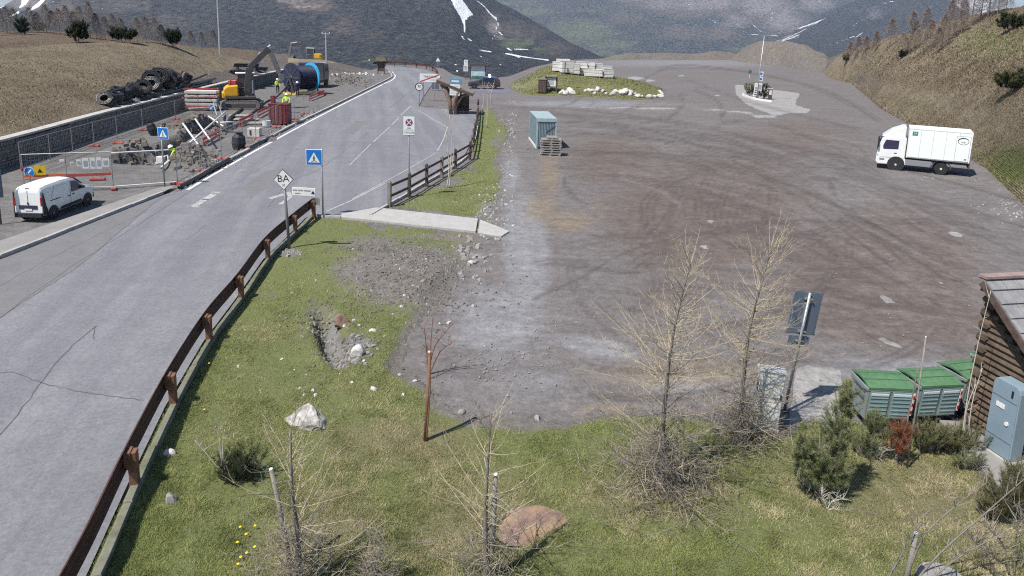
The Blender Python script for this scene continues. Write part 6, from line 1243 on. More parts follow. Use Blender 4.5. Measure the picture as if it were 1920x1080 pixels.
def truck():
    a, b = P(1684, 316), P(1766, 331); d = a-b; rz = R(152); d = Vector((math.cos(rz), math.sin(rz), 0)); WB = 3.05; sc = .80
    n = Vector((-d.y, d.x, 0)).normalized(); mid = (a+b)/2
    # origin: rear axle, on the left side wheels' contact
    t = thing('box_truck', 'white box truck parked at the right of the car park', 'truck', mid-d.normalized()*WB*sc/2-n*1.0*sc-Vector((.15, 0, 0)), rz, sc)
    W = 1.22
    # cab
    cab = [(WB-.55, .95), (WB+1.25, .95), (WB+1.38, 1.25), (WB+1.36, 1.62), (WB+1.14, 2.48), (WB+.95, 2.60), (WB-.50, 2.62), (WB-.55, 2.5)]
    MB().prism(cab, -W, W).build('cab', 'paint_white', t, bevel=.05, seg=3)
    MB().prism([(WB+1.2, 2.55), (WB+.55, 3.1), (WB-.15, 3.42), (WB-.45, 3.45), (WB-.45, 2.60)], -W*.88, W*.88).build('roof_deflector', 'paint_white', t, bevel=.08, seg=3)
    MB().prism([(WB+.02-.7, .48), (WB+1.28, .42), (WB+1.42, .62), (WB+1.40, 1.0), (WB-.6, 1.0)], -W*.99, W*.99).build('bumper', 'paint_white', t, bevel=.05)
    ws = MB().quad((WB+1.392, -W*.88, 1.72), (WB+1.392, W*.88, 1.72), (WB+1.19, W*.84, 2.42), (WB+1.19, -W*.84, 2.42)).build('windscreen', 'glass_dark', t)
    MB().box((WB+1.39, 0, 1.42), (.05, 1.5, .34)).build('grille', 'trim_dark', t); MB().box((WB+1.15, 0, 2.56), (.28, 2.2, .05)).build('sun_visor', 'glass_tint', t)
    for s in (-1, 1):
        y = s*(W+.008)
        MB().prism([(WB-.05, 1.68), (WB+.98, 1.62), (WB+1.02, 1.9), (WB+.86, 2.36), (WB-.05, 2.36)], y-.01, y+.01).build('door_window', 'glass_tint', t); MB().prism([(WB-.12, 1.0), (WB+1.0, 1.0), (WB+1.1, 1.55), (WB+.9, 2.44), (WB-.12, 2.44)], y-.012, y+.004).build('door', 'paint_white', t); MB().box((WB+.12, y, 1.36), (.2, .04, .06)).build('handle', 'trim_dark', t)
        MB().box((WB+1.36, s*(W+.16), 2.02), (.12, .22, .52)).build('mirror', 'trim_dark', t, bevel=.04); MB().box((WB+1.36, s*.92, .74), (.1, .42, .2)).build('headlight', 'lamp_clear', t, bevel=.03); MB().box((WB+1.0, y, .84), (.34, .02, .12)).build('step_vent', 'fairing_grey', t)
        MB().lathe([(.60, y-.03), (.60, y+.012)], 24, 'y', (WB, 0, .52)).build('wheel_arch', 'trim_dark', t); wheel(t, WB, s*(W-.14), .47, .30, 'rim_white', s)
        wheel(t, 0, s*(W-.30), .47, .56, 'rim_white', s)
        MB().prism([(WB-.62, .5), (.7, .5), (.7, .95), (WB-.62, .95)], y-.05-s*.04, y-s*.04).build('side_fairing', 'fairing_grey', t, bevel=.02); MB().tube([(.62*math.cos(k*.3927), y-s*.1, .5+.62*math.sin(k*.3927)) for k in range(9)], .035, 6).build('mudguard', 'chassis', t)
    MB().box((WB/2-.6, 0, .92), (WB+2.2, .9, .22)).build('chassis', 'chassis', t)
    # box body
    x0, x1 = -1.72, WB-.62
    bx_ = MB().prism([(x0, 1.12), (x1, 1.12), (x1, 3.42), (x0, 3.42)], -W-.03, W+.03).build('box_body', 'paint_white_box', t, bevel=.03)
    for s in (-1, 1):
        y = s*(W+.036)
        MB().box(((x0+x1)/2, y, 1.15), (x1-x0, .02, .09)).build('lower_rail', 'fairing_grey', t); MB().box(((x0+x1)/2, y, 3.38), (x1-x0, .02, .07)).build('upper_rail', 'paint_white', t)
        for x in (x0+.03, x1-.03): MB().box((x, y, 2.26), (.06, .024, 2.3)).build('corner_post', 'paint_white', t)
    for s in (-1, 1):
        for q in range(1, 5): MB().box((x0+(x1-x0)*q/5, s*(W+.033), 2.27), (.012, .012, 2.14)).build('panel_seam', 'fairing_grey', t)
    y = W+.042
    for yy in (y, -y):
        dr = MB().box((x0+.55, yy, 2.15), (.86, .012, 1.86)).build('side_door', 'paint_white_box', t); s = 1 if yy > 0 else -1
        for xx in (x0+.11, x0+.99): MB().box((xx, yy+.002*s, 2.15), (.02, .014, 1.9)).build('door_seam', 'fairing_grey', t)
        MB().box((x0+.55, yy+.002*s, 3.09), (.88, .014, .02)).build('door_seam', 'fairing_grey', t); MB().box((x0+.3, yy+.01*s, 1.36), (.16, .02, .07)).build('door_lock', 'trim_dark', t)
        # oval emblem with swoosh and lettering on the door
        vs = []; m_ = 26
        em = MB()
        for k in range(m_):
            q0 = 2*math.pi*k/m_; q1 = 2*math.pi*(k+1)/m_; th = .03+.05*max(0, math.sin(q0+.5))
            f = lambda q, r0: (x0+.56+(.36-r0)*math.cos(q), yy+.012*s, 2.72+(.27-r0)*math.sin(q))
            em.quad(f(q0, 0), f(q1, 0), f(q1, th), f(q0, th))
        em.build('emblem_ring', 'trim_dark', t); text('ice', .24, 'trim_dark', t, (x0+.56, yy+.012*s, 2.66), (R(90), 0, R(180) if s > 0 else 0))
        gp = MB().box((x1-.42, yy, 3.02), (.36, .012, .30)).build('green_panel', 'sign_green', t); text('24', .2, 'sign_white', t, (x1-.42, yy+.008*s, 3.02), (R(90), 0, R(180) if s > 0 else 0))
    MB().box((x0-.06, 0, .70), (.08, 2.2, .14)).build('rear_bar', 'chassis', t); MB().box((x0-.02, 0, 1.0), (.1, 2.3, .16)).build('tail_frame', 'chassis', t)
    for s in (-1, 1): MB().box((x0-.04, s*.95, .84), (.06, .3, .12)).build('tail_light', 'lamp_red', t)
    MB().box((x0-.05, 0, 2.2), (.04, 2.3, 2.1)).build('tail_lift', 'fairing_grey', t)
truck()

def patrol_car():
    b = P(902, 166.5); t = thing('patrol_car', 'dark patrol car with flashing blue roof light', 'car', b+Vector((.4, .9, 0)), math.pi+.06, 1.0)
    W = .92
    def st(x, zt, w=1.0, wr=.76, belt=.98, z0=.32): belt = min(belt, zt-.1); return (x, [(0, z0), (W*w*.9, z0), (W*w, .5), (W*w, .8), (W*w*.98, belt), (W*wr, zt-.06), (W*wr-.1, zt), (0, zt+.01)])
    loft('body', [st(-2.2, .95, .85, .7), st(-2.12, 1.2, .93, .74), st(-1.75, 1.58, 1, .74), st(-.9, 1.66, 1, .75), st(.1, 1.63, 1, .75), st(.9, 1.12, 1, .88), st(1.1, 1.06, 1, .9), st(1.9, .95, .95, .85), st(2.2, .78, .82, .72), st(2.25, .62, .75, .65, z0=.4)], 'paint_dark', t)
    for s in (-1, 1):
        y = s*(W+.004)
        o = MB().prism([(-1.72, 1.02), (.72, 1.02), (.02, 1.5), (-.9, 1.56), (-1.5, 1.48)], 0, .015*s).build('side_window', 'glass_dark', t); o.rotation_euler = (s*.33, 0, 0); o.location = (0, s*(W+.345), .02)
        MB().box((-.3, y, .72), (3.0, .02, .07)).build('side_stripe', 'lamp_red', t); MB().box((-.3, y, .44), (2.2, .04, .08)).build('sill', 'fairing_grey', t); MB().box((.62, s*(W+.1), 1.06), (.14, .2, .12)).build('mirror', 'trim_dark', t)
        for x in (-1.35, 1.4): wheel(t, x, s*(W-.1), .34, .22, 'rim_grey', s); MB().lathe([(.41, y-.01), (.41, y+.002)], 20, 'y', (x, 0, .36)).build('wheel_arch', 'trim_dark', t)
        MB().box((2.12, s*.6, .72), (.2, .3, .12)).build('headlight', 'lamp_clear', t); MB().box((-2.16, s*.66, .95), (.1, .26, .2)).build('tail_light', 'lamp_red', t)
    MB().box((-.7, 0, 1.70), (.26, 1.1, .05)).build('light_bar_base', 'trim_dark', t)
    for s in (-1, 1): MB().lathe([(.16, 1.73), (.17, 1.80), (.13, 1.92), (.05, 1.95)], 14, 'z', (-.7, s*.38, 0)).build('beacon', 'blue_light', t, smooth=True)
    ld = bpy.data.lights.new('beacon_light', 'POINT'); ld.energy = 450; ld.color = (.1, .2, 1); ld.shadow_soft_size = .15; lo = bpy.data.objects.new('beacon_light', ld); COL.objects.link(lo); lo.parent = t; lo.location = (-.7, .4, 2.15)
patrol_car()

def tracks(t, L, gauge, wd, r):
    for s in (-1, 1):
        pts = [(-L/2+r*math.cos(a)*-1*0, 0) for a in ()]; poly = []
        for k in range(9): a = math.pi/2+math.pi*k/8; poly.append((-L/2+r+r*math.cos(a), r+r*math.sin(a)))
        for k in range(9): a = -math.pi/2+math.pi*k/8; poly.append((L/2-r+r*math.cos(a), r+r*math.sin(a)))
        c = s*gauge/2
        tr = MB().prism(poly, c-wd/2, c+wd/2).build('track', 'track_steel', t)
        # shoes
        per = []; n = len(poly)
        for i in range(n):
            p0, p1 = Vector((*poly[i], 0)), Vector((*poly[(i+1) % n], 0)); k = max(1, int((p1-p0).length/.16))
            for j in range(k): per.append((p0.lerp(p1, (j+.5)/k), (p1-p0).normalized()))
        for p, d in per: MB().beam((p.x-d.x*.045, c, p.y-d.y*.045), (p.x+d.x*.045, c, p.y+d.y*.045), wd+.03, .05, up=(0, 0, 1) if abs(d.y) < .7 else (1, 0, 0)).build('shoe', 'track_steel', tr)
        MB().box((0, c, r), (L-r*1.6, wd+.02, r*.7)).build('roller_frame', 'machine_grey', tr)
def excavator(name, label, px, py, rz, up_rz, sc, boom, body_m='machine_yellow', cab_side=1, canopy=False):
    t = thing(name, label, 'excavator', P(px, py), rz, sc)
    tracks(t, 2.5, 1.5, .4, .33)
    MB().lathe([(.5, .6), (.5, .78)], 18, 'z').build('turntable', 'machine_grey', t)
    Rm = Matrix.Rotation(up_rz, 4, 'Z')
    def up(o): o.matrix_local = Rm@o.matrix_local; return o
    up(MB().box((-.1, 0, .86), (2.0, 1.7, .18)).build('deck', 'machine_grey', t, bevel=.03))
    up(MB().prism([(-1.2, .95), (-.25, .95), (-.25, 1.72), (-.95, 1.66), (-1.2, 1.45)], -.84, .84).build('engine_cover', body_m, t, bevel=.08, seg=3)); up(MB().prism([(-1.32, .82), (-1.05, .82), (-1.05, 1.3), (-1.32, 1.2)], -.8, .8).build('counterweight', body_m, t, bevel=.06))
    cs = cab_side; cab = MB()
    x0, x1, y0, y1, zt = -.28, .82, cs*.12, cs*.84, 2.45
    for x in (x0, x1):
        for y in (y0, y1): cab.beam((x, y, .95), (x*.96, y, zt), .07, .07)
    for x in (x0, x1): cab.beam((x, y0, 1.5), (x, y1, 1.5), .05, .05)
    for y in (y0, y1): cab.beam((x0, y, 1.5), (x1, y, 1.5), .05, .05)
    up(cab.build('cab_frame', 'fairing_grey', t)); up(MB().box(((x0+x1)/2, (y0+y1)/2, zt+.04), (x1-x0+.2, abs(y1-y0)+.14, .09)).build('cab_roof', 'sign_white' if not canopy else 'machine_steel', t, bevel=.03)); up(MB().box(((x0+x1)/2, (y0+y1)/2, 1.2), (x1-x0, abs(y1-y0), .5)).build('cab_base', 'machine_grey' if not canopy else body_m, t)); up(MB().box((.1, (y0+y1)/2, 1.62), (.4, .42, .5)).build('seat', 'trim_dark', t))
    mat('cab_glass', (.05, .06, .08), rough=.08, spec=.7); 
    for y in (y0, y1): up(MB().box(((x0+x1)/2, y, 1.98), (x1-x0-.1, .012, .85)).build('cab_window', 'cab_glass', t))
    yb = -cs*.18; (b0, b1, b2, b3) = boom                # foot, knee, boom end, bucket pivot (x,z)
    for nm, p, q, w0, h0, m in (('boom', b0, b1, .30, .46, 'machine_grey'), ('boom_tip', b1, b2, .28, .40, 'machine_grey'), ('stick', b2, b3, .24, .34, 'machine_steel')): up(MB().beam((p[0], yb, p[1]), (q[0], yb, q[1]), w0, h0).build(nm, m, t, bevel=.03))
    up(MB().tube([(b0[0]+.35, yb, b0[1]-.1), ((b0[0]+b1[0])/2+.25, yb, (b0[1]+b1[1])/2)], .06, 8).build('boom_ram', 'sign_white', t)); up(MB().tube([((b1[0]+b2[0])/2, yb, (b1[1]+b2[1])/2+.25), (b2[0]+.12, yb, b2[1]+.22)], .05, 8).build('stick_ram', 'sign_white', t))
    bk = MB(); pr = [(0, 0), (.28, -.1), (.34, -.4), (.12, -.62), (-.22, -.66), (-.02, -.4), (-.08, -.1)]; bk.prism([(b3[0]+x, b3[1]+z) for x, z in pr], yb-.32, yb+.32); up(bk.build('bucket', 'machine_steel', t, bevel=.02))
    return t
ex1 = excavator('mini_excavator', 'yellow mini excavator with raised grey arm in front of the retaining wall', 455, 204, .25, .15, 1.32, ((.35, 1.2), (.55, 2.9), (1.9, 4.3), (2.55, 2.55)))
MB().prism([(1.15, .05), (1.3, .05), (1.36, .55), (1.2, .5)], -.85, .85).build('dozer_blade', 'machine_grey', ex1); mat('red_hose', (.35, .04, .04), rough=.6)
MB().tube([(-.8, -.3, 1.7), (-.7, -.2, 2.05), (-.3, 0, 2.1), (0, .1, 1.8)], .05, 6).build('hose', 'red_hose', ex1); MB().box((-.6, .1, 1.85), (.5, .7, .24)).build('tool_box', 'red_hose', ex1)
excavator('excavator', 'orange-yellow excavator working on the bank at the horizon', 588, 121, math.pi, 0, 1.35, ((.35, 1.3), (1.6, 3.2), (3.4, 2.9), (3.9, .6)), 'machine_yellow', 1)

# cable drum and the dark truck behind it
mat('drum_dark', (.022, .03, .065), (.035, .045, .09), 3, .35, coat=.3); mat('drum_blue', (.04, .34, .66), (.06, .46, .78), 2, .35, coat=.3); mat('cable_black', (.022, .028, .06), rough=.35)
def cable_drum():
    b = P(566, 176); t = thing('cable_drum', 'big dark cable drum with bright blue flange on a frame', 'cable drum', b, .9); r = 1.72; zc = 1.9; L = 2.6
    MB().lathe([(r*.78, -L/2+.05), (r*.78, L/2-.05)], 32, 'x', (0, 0, zc)).build('cable_winding', 'cable_black', t, smooth=False)
    for k in range(22): 
        x = -L/2+.12+k*(L-.24)/21; MB().lathe([(r*.78, x-.04), (r*.815, x), (r*.78, x+.04)], 32, 'x', (0, 0, zc)).build('cable_turn', 'cable_black', t)
    for s, m in ((-1, 'drum_dark'), (1, 'drum_blue')):
        x = s*L/2; f = MB().lathe([(r, x-.07), (r, x+.07)], 36, 'x', (0, 0, zc)).build('flange', m, t); MB().lathe([(.3, x+s*.08), (.22, x+s*.2)], 16, 'x', (0, 0, zc)).build('hub', 'machine_grey', f)
        for k in range(8):
            a = k*math.pi/4; MB().beam((x+s*.09, .3*math.cos(a), zc+.3*math.sin(a)), (x+s*.09, r*.92*math.cos(a), zc+r*.92*math.sin(a)), .1, .06, up=(1, 0, 0)).build('spoke', 'machine_grey', f)
        for y in (-1.0, 1.0): MB().beam((x+s*.35, y, 0), (x+s*.35, 0, zc), .16, .16).build('frame_leg', 'machine_grey', t)
        MB().beam((x+s*.35, -1.3, .12), (x+s*.35, 1.3, .12), .2, .2).build('frame_foot', 'machine_yellow_pale', t)
    MB().beam((-L/2-.4, -1.25, .25), (L/2+.4, -1.25, .25), .2, .3).build('front_beam', 'machine_yellow_pale', t); MB().tube([(-L/2-.35, 0, zc), (L/2+.35, 0, zc)], .1, 10).build('axle', 'machine_grey', t)
cable_drum()
def dark_truck():
    b = P(590, 163); t = thing('site_truck', 'dark site truck seen from behind the cable drum', 'truck', b, 1.45)
    MB().box((0, 0, .75), (4.2, 2.1, .3)).build('chassis', 'chassis', t); MB().box((-.9, 0, 1.9), (2.4, 2.3, 2.0)).build('body', 'paint_dark', t, bevel=.05); MB().prism([(.5, .9), (2.1, .9), (2.2, 1.9), (1.95, 3.0), (.5, 3.05)], -1.15, 1.15).build('cab', 'paint_dark', t, bevel=.08); MB().box((1.2, 0, 3.1), (1.2, 1.9, .1)).build('cab_roof', 'sign_white', t); MB().box((-.9, 0, 3.05), (2.5, 2.35, .3)).build('tarpaulin', 'drum_dark', t, bevel=.05)
    for s in (-1, 1):
        for x in (-1.3, 1.4): wheel(t, x, s*1.0, .5, .3, 'rim_grey', s)
        MB().box((-2.13, s*.8, 1.0), (.06, .3, .2)).build('tail_light', 'lamp_red', t); MB().box((1.3, s*1.16, 2.4), (.9, .02, .7)).build('window', 'glass_dark', t); MB().box((-2.12, s*.5, 1.8), (.04, .06, 1.6)).build('rear_bar', 'steel', t)
    for z in (1.2, 1.7, 2.2): MB().box((-2.13, 0, z), (.05, 1.3, .06)).build('ladder_rung', 'steel', t)
dark_truck()

# ================================================================== people
mat('skin', (.45, .27, .19), rough=.6); mat('hi_vis', (.55, .85, .02), (.48, .75, .02), 8, .7); mat('trousers', (.03, .035, .05), rough=.9); mat('helmet_white', (.80, .80, .78), rough=.35); mat('dark_jacket', (.05, .055, .07), rough=.9); mat('boot', (.03, .025, .02), rough=.8); mat('reflective', (.6, .62, .62), rough=.4)
def person(label, loc, rz, pose, top='hi_vis', sc=1.0):
    """pose: dict of joint positions overriding a standing figure"""
    J = dict(pelvis=(0, 0, .95), waist=(0, 0, 1.1), chest=(0, 0, 1.32), neck=(0, 0, 1.49), head=(0, .02, 1.60), crown=(0, .02, 1.74),
             shl=(-.19, 0, 1.42), ell=(-.25, -.04, 1.14), wrl=(-.25, -.16, .92), hal=(-.25, -.2, .84), shr=(.19, 0, 1.42), elr=(.25, -.04, 1.14), wrr=(.25, -.16, .92), har=(.25, -.2, .84),
             hil=(-.1, 0, .9), knl=(-.11, -.03, .5), anl=(-.11, .02, .1), tol=(-.12, -.16, .04), hir=(.1, 0, .9), knr=(.11, -.03, .5), anr=(.11, .02, .1), tor=(.12, -.16, .04)); J.update(pose)
    rad = dict(pelvis=.15, waist=.14, chest=.16, neck=.065, head=.095, crown=.075, shl=.075, ell=.055, wrl=.04, hal=.045, shr=.075, elr=.055, wrr=.04, har=.045, hil=.095, knl=.07, anl=.05, tol=.05, hir=.095, knr=.07, anr=.05, tor=.05)
    E = [('pelvis', 'waist'), ('waist', 'chest'), ('chest', 'neck'), ('neck', 'head'), ('head', 'crown'), ('chest', 'shl'), ('shl', 'ell'), ('ell', 'wrl'), ('wrl', 'hal'), ('chest', 'shr'), ('shr', 'elr'), ('elr', 'wrr'), ('wrr', 'har'), ('pelvis', 'hil'), ('hil', 'knl'), ('knl', 'anl'), ('anl', 'tol'), ('pelvis', 'hir'), ('hir', 'knr'), ('knr', 'anr'), ('anr', 'tor')]
    ks = list(J); me = bpy.data.meshes.new('tmp'); me.from_pydata([J[k] for k in ks], [(ks.index(a), ks.index(b)) for a, b in E], []); o = bpy.data.objects.new('tmp', me); COL.objects.link(o)
    sk = o.modifiers.new('s', 'SKIN'); o.modifiers.new('sub', 'SUBSURF').levels = 1; o.modifiers['sub'].render_levels = 1
    for k, v in zip(ks, me.skin_vertices[0].data): v.radius = (rad[k], rad[k]*(.8 if k in ('chest', 'waist', 'pelvis') else 1)); v.use_root = (k == 'pelvis')
    m2 = bpy.data.meshes.new_from_object(o.evaluated_get(bpy.context.evaluated_depsgraph_get())); bpy.data.objects.remove(o)
    t = thing('person', label, 'person', loc, rz, sc)
    body = link_mesh('body', m2, None, t); m2.materials.clear()
    for m in ('skin', top, 'trousers', 'boot'): m2.materials.append(MATS[m])
    names = {'skin': ('head', 'crown', 'hal', 'har'), top: ('chest', 'waist', 'shl', 'ell', 'wrl', 'shr', 'elr', 'wrr', 'neck'), 'trousers': ('pelvis', 'hil', 'knl', 'hir', 'knr', 'anl', 'anr'), 'boot': ('tol', 'tor')}
    look = [(Vector(J[k]), i) for i, (m, kk) in enumerate(names.items()) for k in kk]
    for p in m2.polygons: p.material_index = min(look, key=lambda q: (q[0]-p.center).length)[1]; p.use_smooth = True
    hd = Vector(J['head']); cr = Vector(J['crown']); up_ = (cr-hd).normalized()
    h_ = MB().lathe([(.17, 0), (.135, .012), (.13, .06), (.10, .11), (.045, .135), (.01, .14)], 16, 'z').build('helmet', 'helmet_white', t, smooth=True); h_.location = hd+up_*.06; h_.rotation_euler = up_.to_track_quat('Z', 'Y').to_euler()
    if top == 'hi_vis':
        w_ = Vector(J['waist']); c_ = Vector(J['chest']); ax = (c_-w_).normalized(); b_ = MB().lathe([(.165, -.03), (.165, .03)], 14, 'z').build('reflective_band', 'reflective', t); b_.location = w_+ax*.06; b_.rotation_euler = ax.to_track_quat('Z', 'Y').to_euler(); b_.scale = (1, .85, 1)
    fc = Vector(J['head'])
    fwd = Vector((0, -1, 0)); nz = MB().box((0, 0, 0), (.03, .04, .045)).build('nose', 'skin', t); nz.location = fc+fwd*.098
    for s in (-1, 1): ey = MB().box((0, 0, 0), (.025, .012, .012)).build('eye', 'trim_dark', t); ey.location = fc+fwd*.092+Vector((s*.035, 0, .035))
    mo = MB().box((0, 0, 0), (.05, .012, .01)).build('mouth', 'red_hose', t); mo.location = fc+fwd*.09+Vector((0, 0, -.05))
    return t
person('worker in yellow vest and white helmet standing left of the cable drum', P(521, 176), .5, dict(ell=(-.3, -.14, 1.16), wrl=(-.16, -.34, 1.1), hal=(-.1, -.38, 1.1)))
person('worker in yellow jacket and white helmet behind the dark red crate', P(538, 212), .1, dict(ell=(-.34, -.1, 1.18), wrl=(-.26, -.3, 1.0), hal=(-.2, -.36, .98), elr=(.34, -.1, 1.18), wrr=(.26, -.3, 1.0), har=(.2, -.36, .98)))
p_ = P(341, 296); p_.z = -.75
person('worker in yellow jacket bending down in the trench', p_, -1.2, dict(waist=(0, -.08, 1.08), chest=(0, -.30, 1.22), neck=(0, -.44, 1.30), head=(0, -.54, 1.36), crown=(0, -.6, 1.48), shl=(-.19, -.36, 1.25), ell=(-.24, -.5, 1.0), wrl=(-.2, -.6, .78), hal=(-.18, -.62, .7), shr=(.19, -.36, 1.25), elr=(.24, -.5, 1.0), wrr=(.2, -.6, .78), har=(.18, -.62, .7)))
person('worker in dark clothes and white helmet in front of the cable drum', P(558, 181), .3, dict(chest=(0, -.12, 1.30), neck=(0, -.2, 1.44), head=(0, -.26, 1.53), crown=(0, -.28, 1.66), shl=(-.19, -.14, 1.38), shr=(.19, -.14, 1.38)), 'dark_jacket')
# ================================================================== vegetation
def leaf_mat(name, attr=None, c=None, rough=.8):
    g = NT(name, rough, .15)
    if attr:
        g.L.new(g.attr_col(attr), g.b.inputs['Base Color']); tr = g.N.new('ShaderNodeBsdfTranslucent'); g.L.new(g.attr_col(attr), tr.inputs[0]); mx = g.N.new('ShaderNodeMixShader'); mx.inputs[0].default_value = .45 if name != 'twig_cloud' else .2
        g.L.new(g.b.outputs[0], mx.inputs[1]); g.L.new(tr.outputs[0], mx.inputs[2]); g.L.new(mx.outputs[0], g.N['Material Output'].inputs['Surface'])
    return g.m
leaf_mat('grass_blades', 'Col'); leaf_mat('needles', 'Col'); leaf_mat('twig_cloud', 'Col')
mat('bark_grey', (.13, .115, .10), (.22, .20, .18), 14, .9, .5, 40); mat('twig_grey', (.15, .13, .112), (.25, .222, .195), 10, .85); mat('twig_straw', (.28, .238, .165), (.40, .35, .255), 8, .8); mat('twig_red', (.16, .075, .06), (.24, .125, .10), 8, .8); mat('twig_pale', (.40, .37, .32), (.52, .49, .44), 8, .8); mat('flower_yellow', (.85, .65, .02), rough=.6); mat('stem_green', (.10, .16, .04), rough=.7)

def blades(name, label, base, ht, wd, lean, col, seed):
    rg = np.random.default_rng(seed); n = len(base); a = rg.random(n)*2*np.pi; u = np.stack([np.cos(a), np.sin(a), 0*a], 1); l = rg.random(n)*2*np.pi; tip = base+np.stack([np.cos(l)*ht*lean, np.sin(l)*ht*lean, ht], 1)
    V = np.stack([base-u*wd[:, None]/2, base+u*wd[:, None]/2, tip], 1).reshape(-1, 3); C = np.repeat(col, 3, 0)
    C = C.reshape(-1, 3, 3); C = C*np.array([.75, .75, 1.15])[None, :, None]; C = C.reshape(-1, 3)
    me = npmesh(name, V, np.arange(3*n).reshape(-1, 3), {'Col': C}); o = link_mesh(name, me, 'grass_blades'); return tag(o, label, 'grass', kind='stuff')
def lawn_grass():
    rg = np.random.default_rng(5); n = 1000000
    px = rg.random(n)*2000-40; py = 402+rg.random(n)**1.0*720
    px2 = 722+rg.random(60000)*240; py2 = 196+rg.random(60000)*220; px = np.concatenate([px, px2]); py = np.concatenate([py, py2])
    d = bil(_GD, px, py); q_ = d > -40; px, py, d = px[q_], py[q_], d[q_]; rag = (fbm(px, py, .06, 3, 77)-.5)*26
    e, dr, st = lawn_masks(px, py); bare = np.maximum(e, st)*(.55+.9*fbm(px, py, .045, 4, 8))
    thin = fbm(px, py, .025, 4, 9)
    keep = (d+rag*1.4 > -6) & (rg.random(len(px)) > np.clip(bare*1.35-.1, 0, .93)) & (rg.random(len(px)) < np.clip((thin-.30)*3.4, .14, 1.0))
    px, py = px[keep], py[keep]; dr = dr[keep]; e = e[keep]; g = PG(px, py); X, Y = g[:, 0], g[:, 1]; Z = bil(_GZ, px, py); m = len(px)
    nb = fbm(X, Y, .9, 4, 14); nf = fbm(X, Y, 4.0, 3, 15)
    n0 = fbm(X, Y, .35, 3, 19); dryp = np.clip(dr*1.05+(nb-.5)*1.7+(nf-.5)*.9+(n0-.5)*.8+.08+.25*e, 0, 1); isdry = rg.random(m) < dryp
    gr = np.array([.235, .285, .10]); gr2 = np.array([.42, .445, .185]); st_ = np.array([.55, .495, .32]); st2 = np.array([.41, .36, .225])
    k = rg.random((m, 1)); col = np.where(isdry[:, None], st_*k+st2*(1-k), gr*k+gr2*(1-k)); col = col*(.55+.9*nf[:, None])*(.75+.5*nb[:, None])*(.85+.3*rg.random((m, 1)))
    ht = (.022+.035*rg.random(m))*(.7+.7*nb)*np.where(isdry, .9, 1.1); tall = rg.random(m) < .03; ht = np.where(tall, ht*2.0, ht)
    dist = np.hypot(X, Y); wd = .004+.00075*dist*(.5+1.0*rg.random(m))
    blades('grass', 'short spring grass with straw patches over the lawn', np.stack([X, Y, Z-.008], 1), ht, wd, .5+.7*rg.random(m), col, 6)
    # weeds on the bare bank
    q = []
lawn_grass()
def hill_grass(name, label, V, n, seed, h0, h1, cols, wd0, ymin=-60, fn=None, dens=None):
    rg = np.random.default_rng(seed); nr, nc, _ = V.shape
    # sample by picture area
    px, py = proj(V[..., 0], V[..., 1], V[..., 2]); A = V[:-1, :-1]; B = V[1:, :-1]; C = V[:-1, 1:]; D = V[1:, 1:]
    ax = px[:-1, :-1]; ay = py[:-1, :-1]; area = np.abs((px[1:, :-1]-ax)*(py[:-1, 1:]-ay)-(px[:-1, 1:]-ax)*(py[1:, :-1]-ay)); vis = (ax > -60) & (ax < 1980); w_ = (area+.15)*vis
    if dens is not None: w_ = w_*dens(ax, ay)
    w_ = (w_/w_.sum()).ravel(); i = rg.choice(w_.size, n, p=w_); r_, c_ = i//(nc-1), i % (nc-1); s = rg.random((n, 1)); t = rg.random((n, 1))
    p = (A[r_, c_]*(1-s)+B[r_, c_]*s)*(1-t)+(C[r_, c_]*(1-s)+D[r_, c_]*s)*t
    nz = fbm(p[:, 0], p[:, 1], .5, 4, seed+3); k = rg.random((n, 1)); ci = (nz*1.6-.3+.5*(rg.random(n)-.5)); ci = np.clip(ci, 0, .999); cols = np.array(cols); m = len(cols)-1; f = ci*m; i0 = f.astype(int); fr = (f-i0)[:, None]; col = cols[i0]*(1-fr)+cols[i0+1]*fr
    qx, qy = proj(p[:, 0], p[:, 1], p[:, 2])
    if fn is not None: col = fn(col, qx, qy, rg)
    col = col*(.7+.6*rg.random((n, 1))); ht = h0+(h1-h0)*rg.random(n)**2; dist = np.linalg.norm(p[:, :2], axis=1)
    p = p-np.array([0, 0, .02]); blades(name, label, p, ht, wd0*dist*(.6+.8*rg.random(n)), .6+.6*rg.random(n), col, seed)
def tint_l(col, px, py, rg):
    hth = (sstep(3, -3, py-interp([(-700, 110), (0, 92), (100, 84), (200, 79), (320, 83), (370, 93), (430, 106), (520, 122), (700, 145)], px)))[:, None]
    return col*(1-hth)+(np.array([.11, .085, .062])*(.7+.6*rg.random((len(col), 1))))*hth
hill_grass('grass', 'dry tan grass covering the hill on the left', VL, 150000, 21, .04, .14, [(.27, .225, .155), (.36, .305, .215), (.45, .39, .285)], .0008, fn=tint_l, dens=lambda x, y: sstep(20, 50, interp(WALL_B, x)-32-y)+.03)
def tint_r(col, px, py, rg):
    g_ = np.maximum(1.1*np.exp(-(((px-1905)/60)**2+((py-315)/42)**2)), .6*np.exp(-(((px-1860)/60)**2+((py-80)/26)**2))); g_ = (rg.random(len(px)) < g_)[:, None]
    return np.where(g_, np.array([.24, .29, .11])*(.7+.6*rg.random((len(col), 1))), col)
hill_grass('grass', 'brown heath and dry grass covering the hill on the right', VR, 200000, 22, .05, .20, [(.18, .14, .10), (.32, .26, .18), (.43, .36, .25), (.52, .45, .32)], .0009, fn=tint_r)
hill_grass('heath', 'dark low heath clumps on the right hill', VR, 22000, 27, .06, .26, [(.12, .09, .068), (.20, .16, .10), (.24, .22, .11), (.40, .34, .24)], .0017, fn=tint_r)
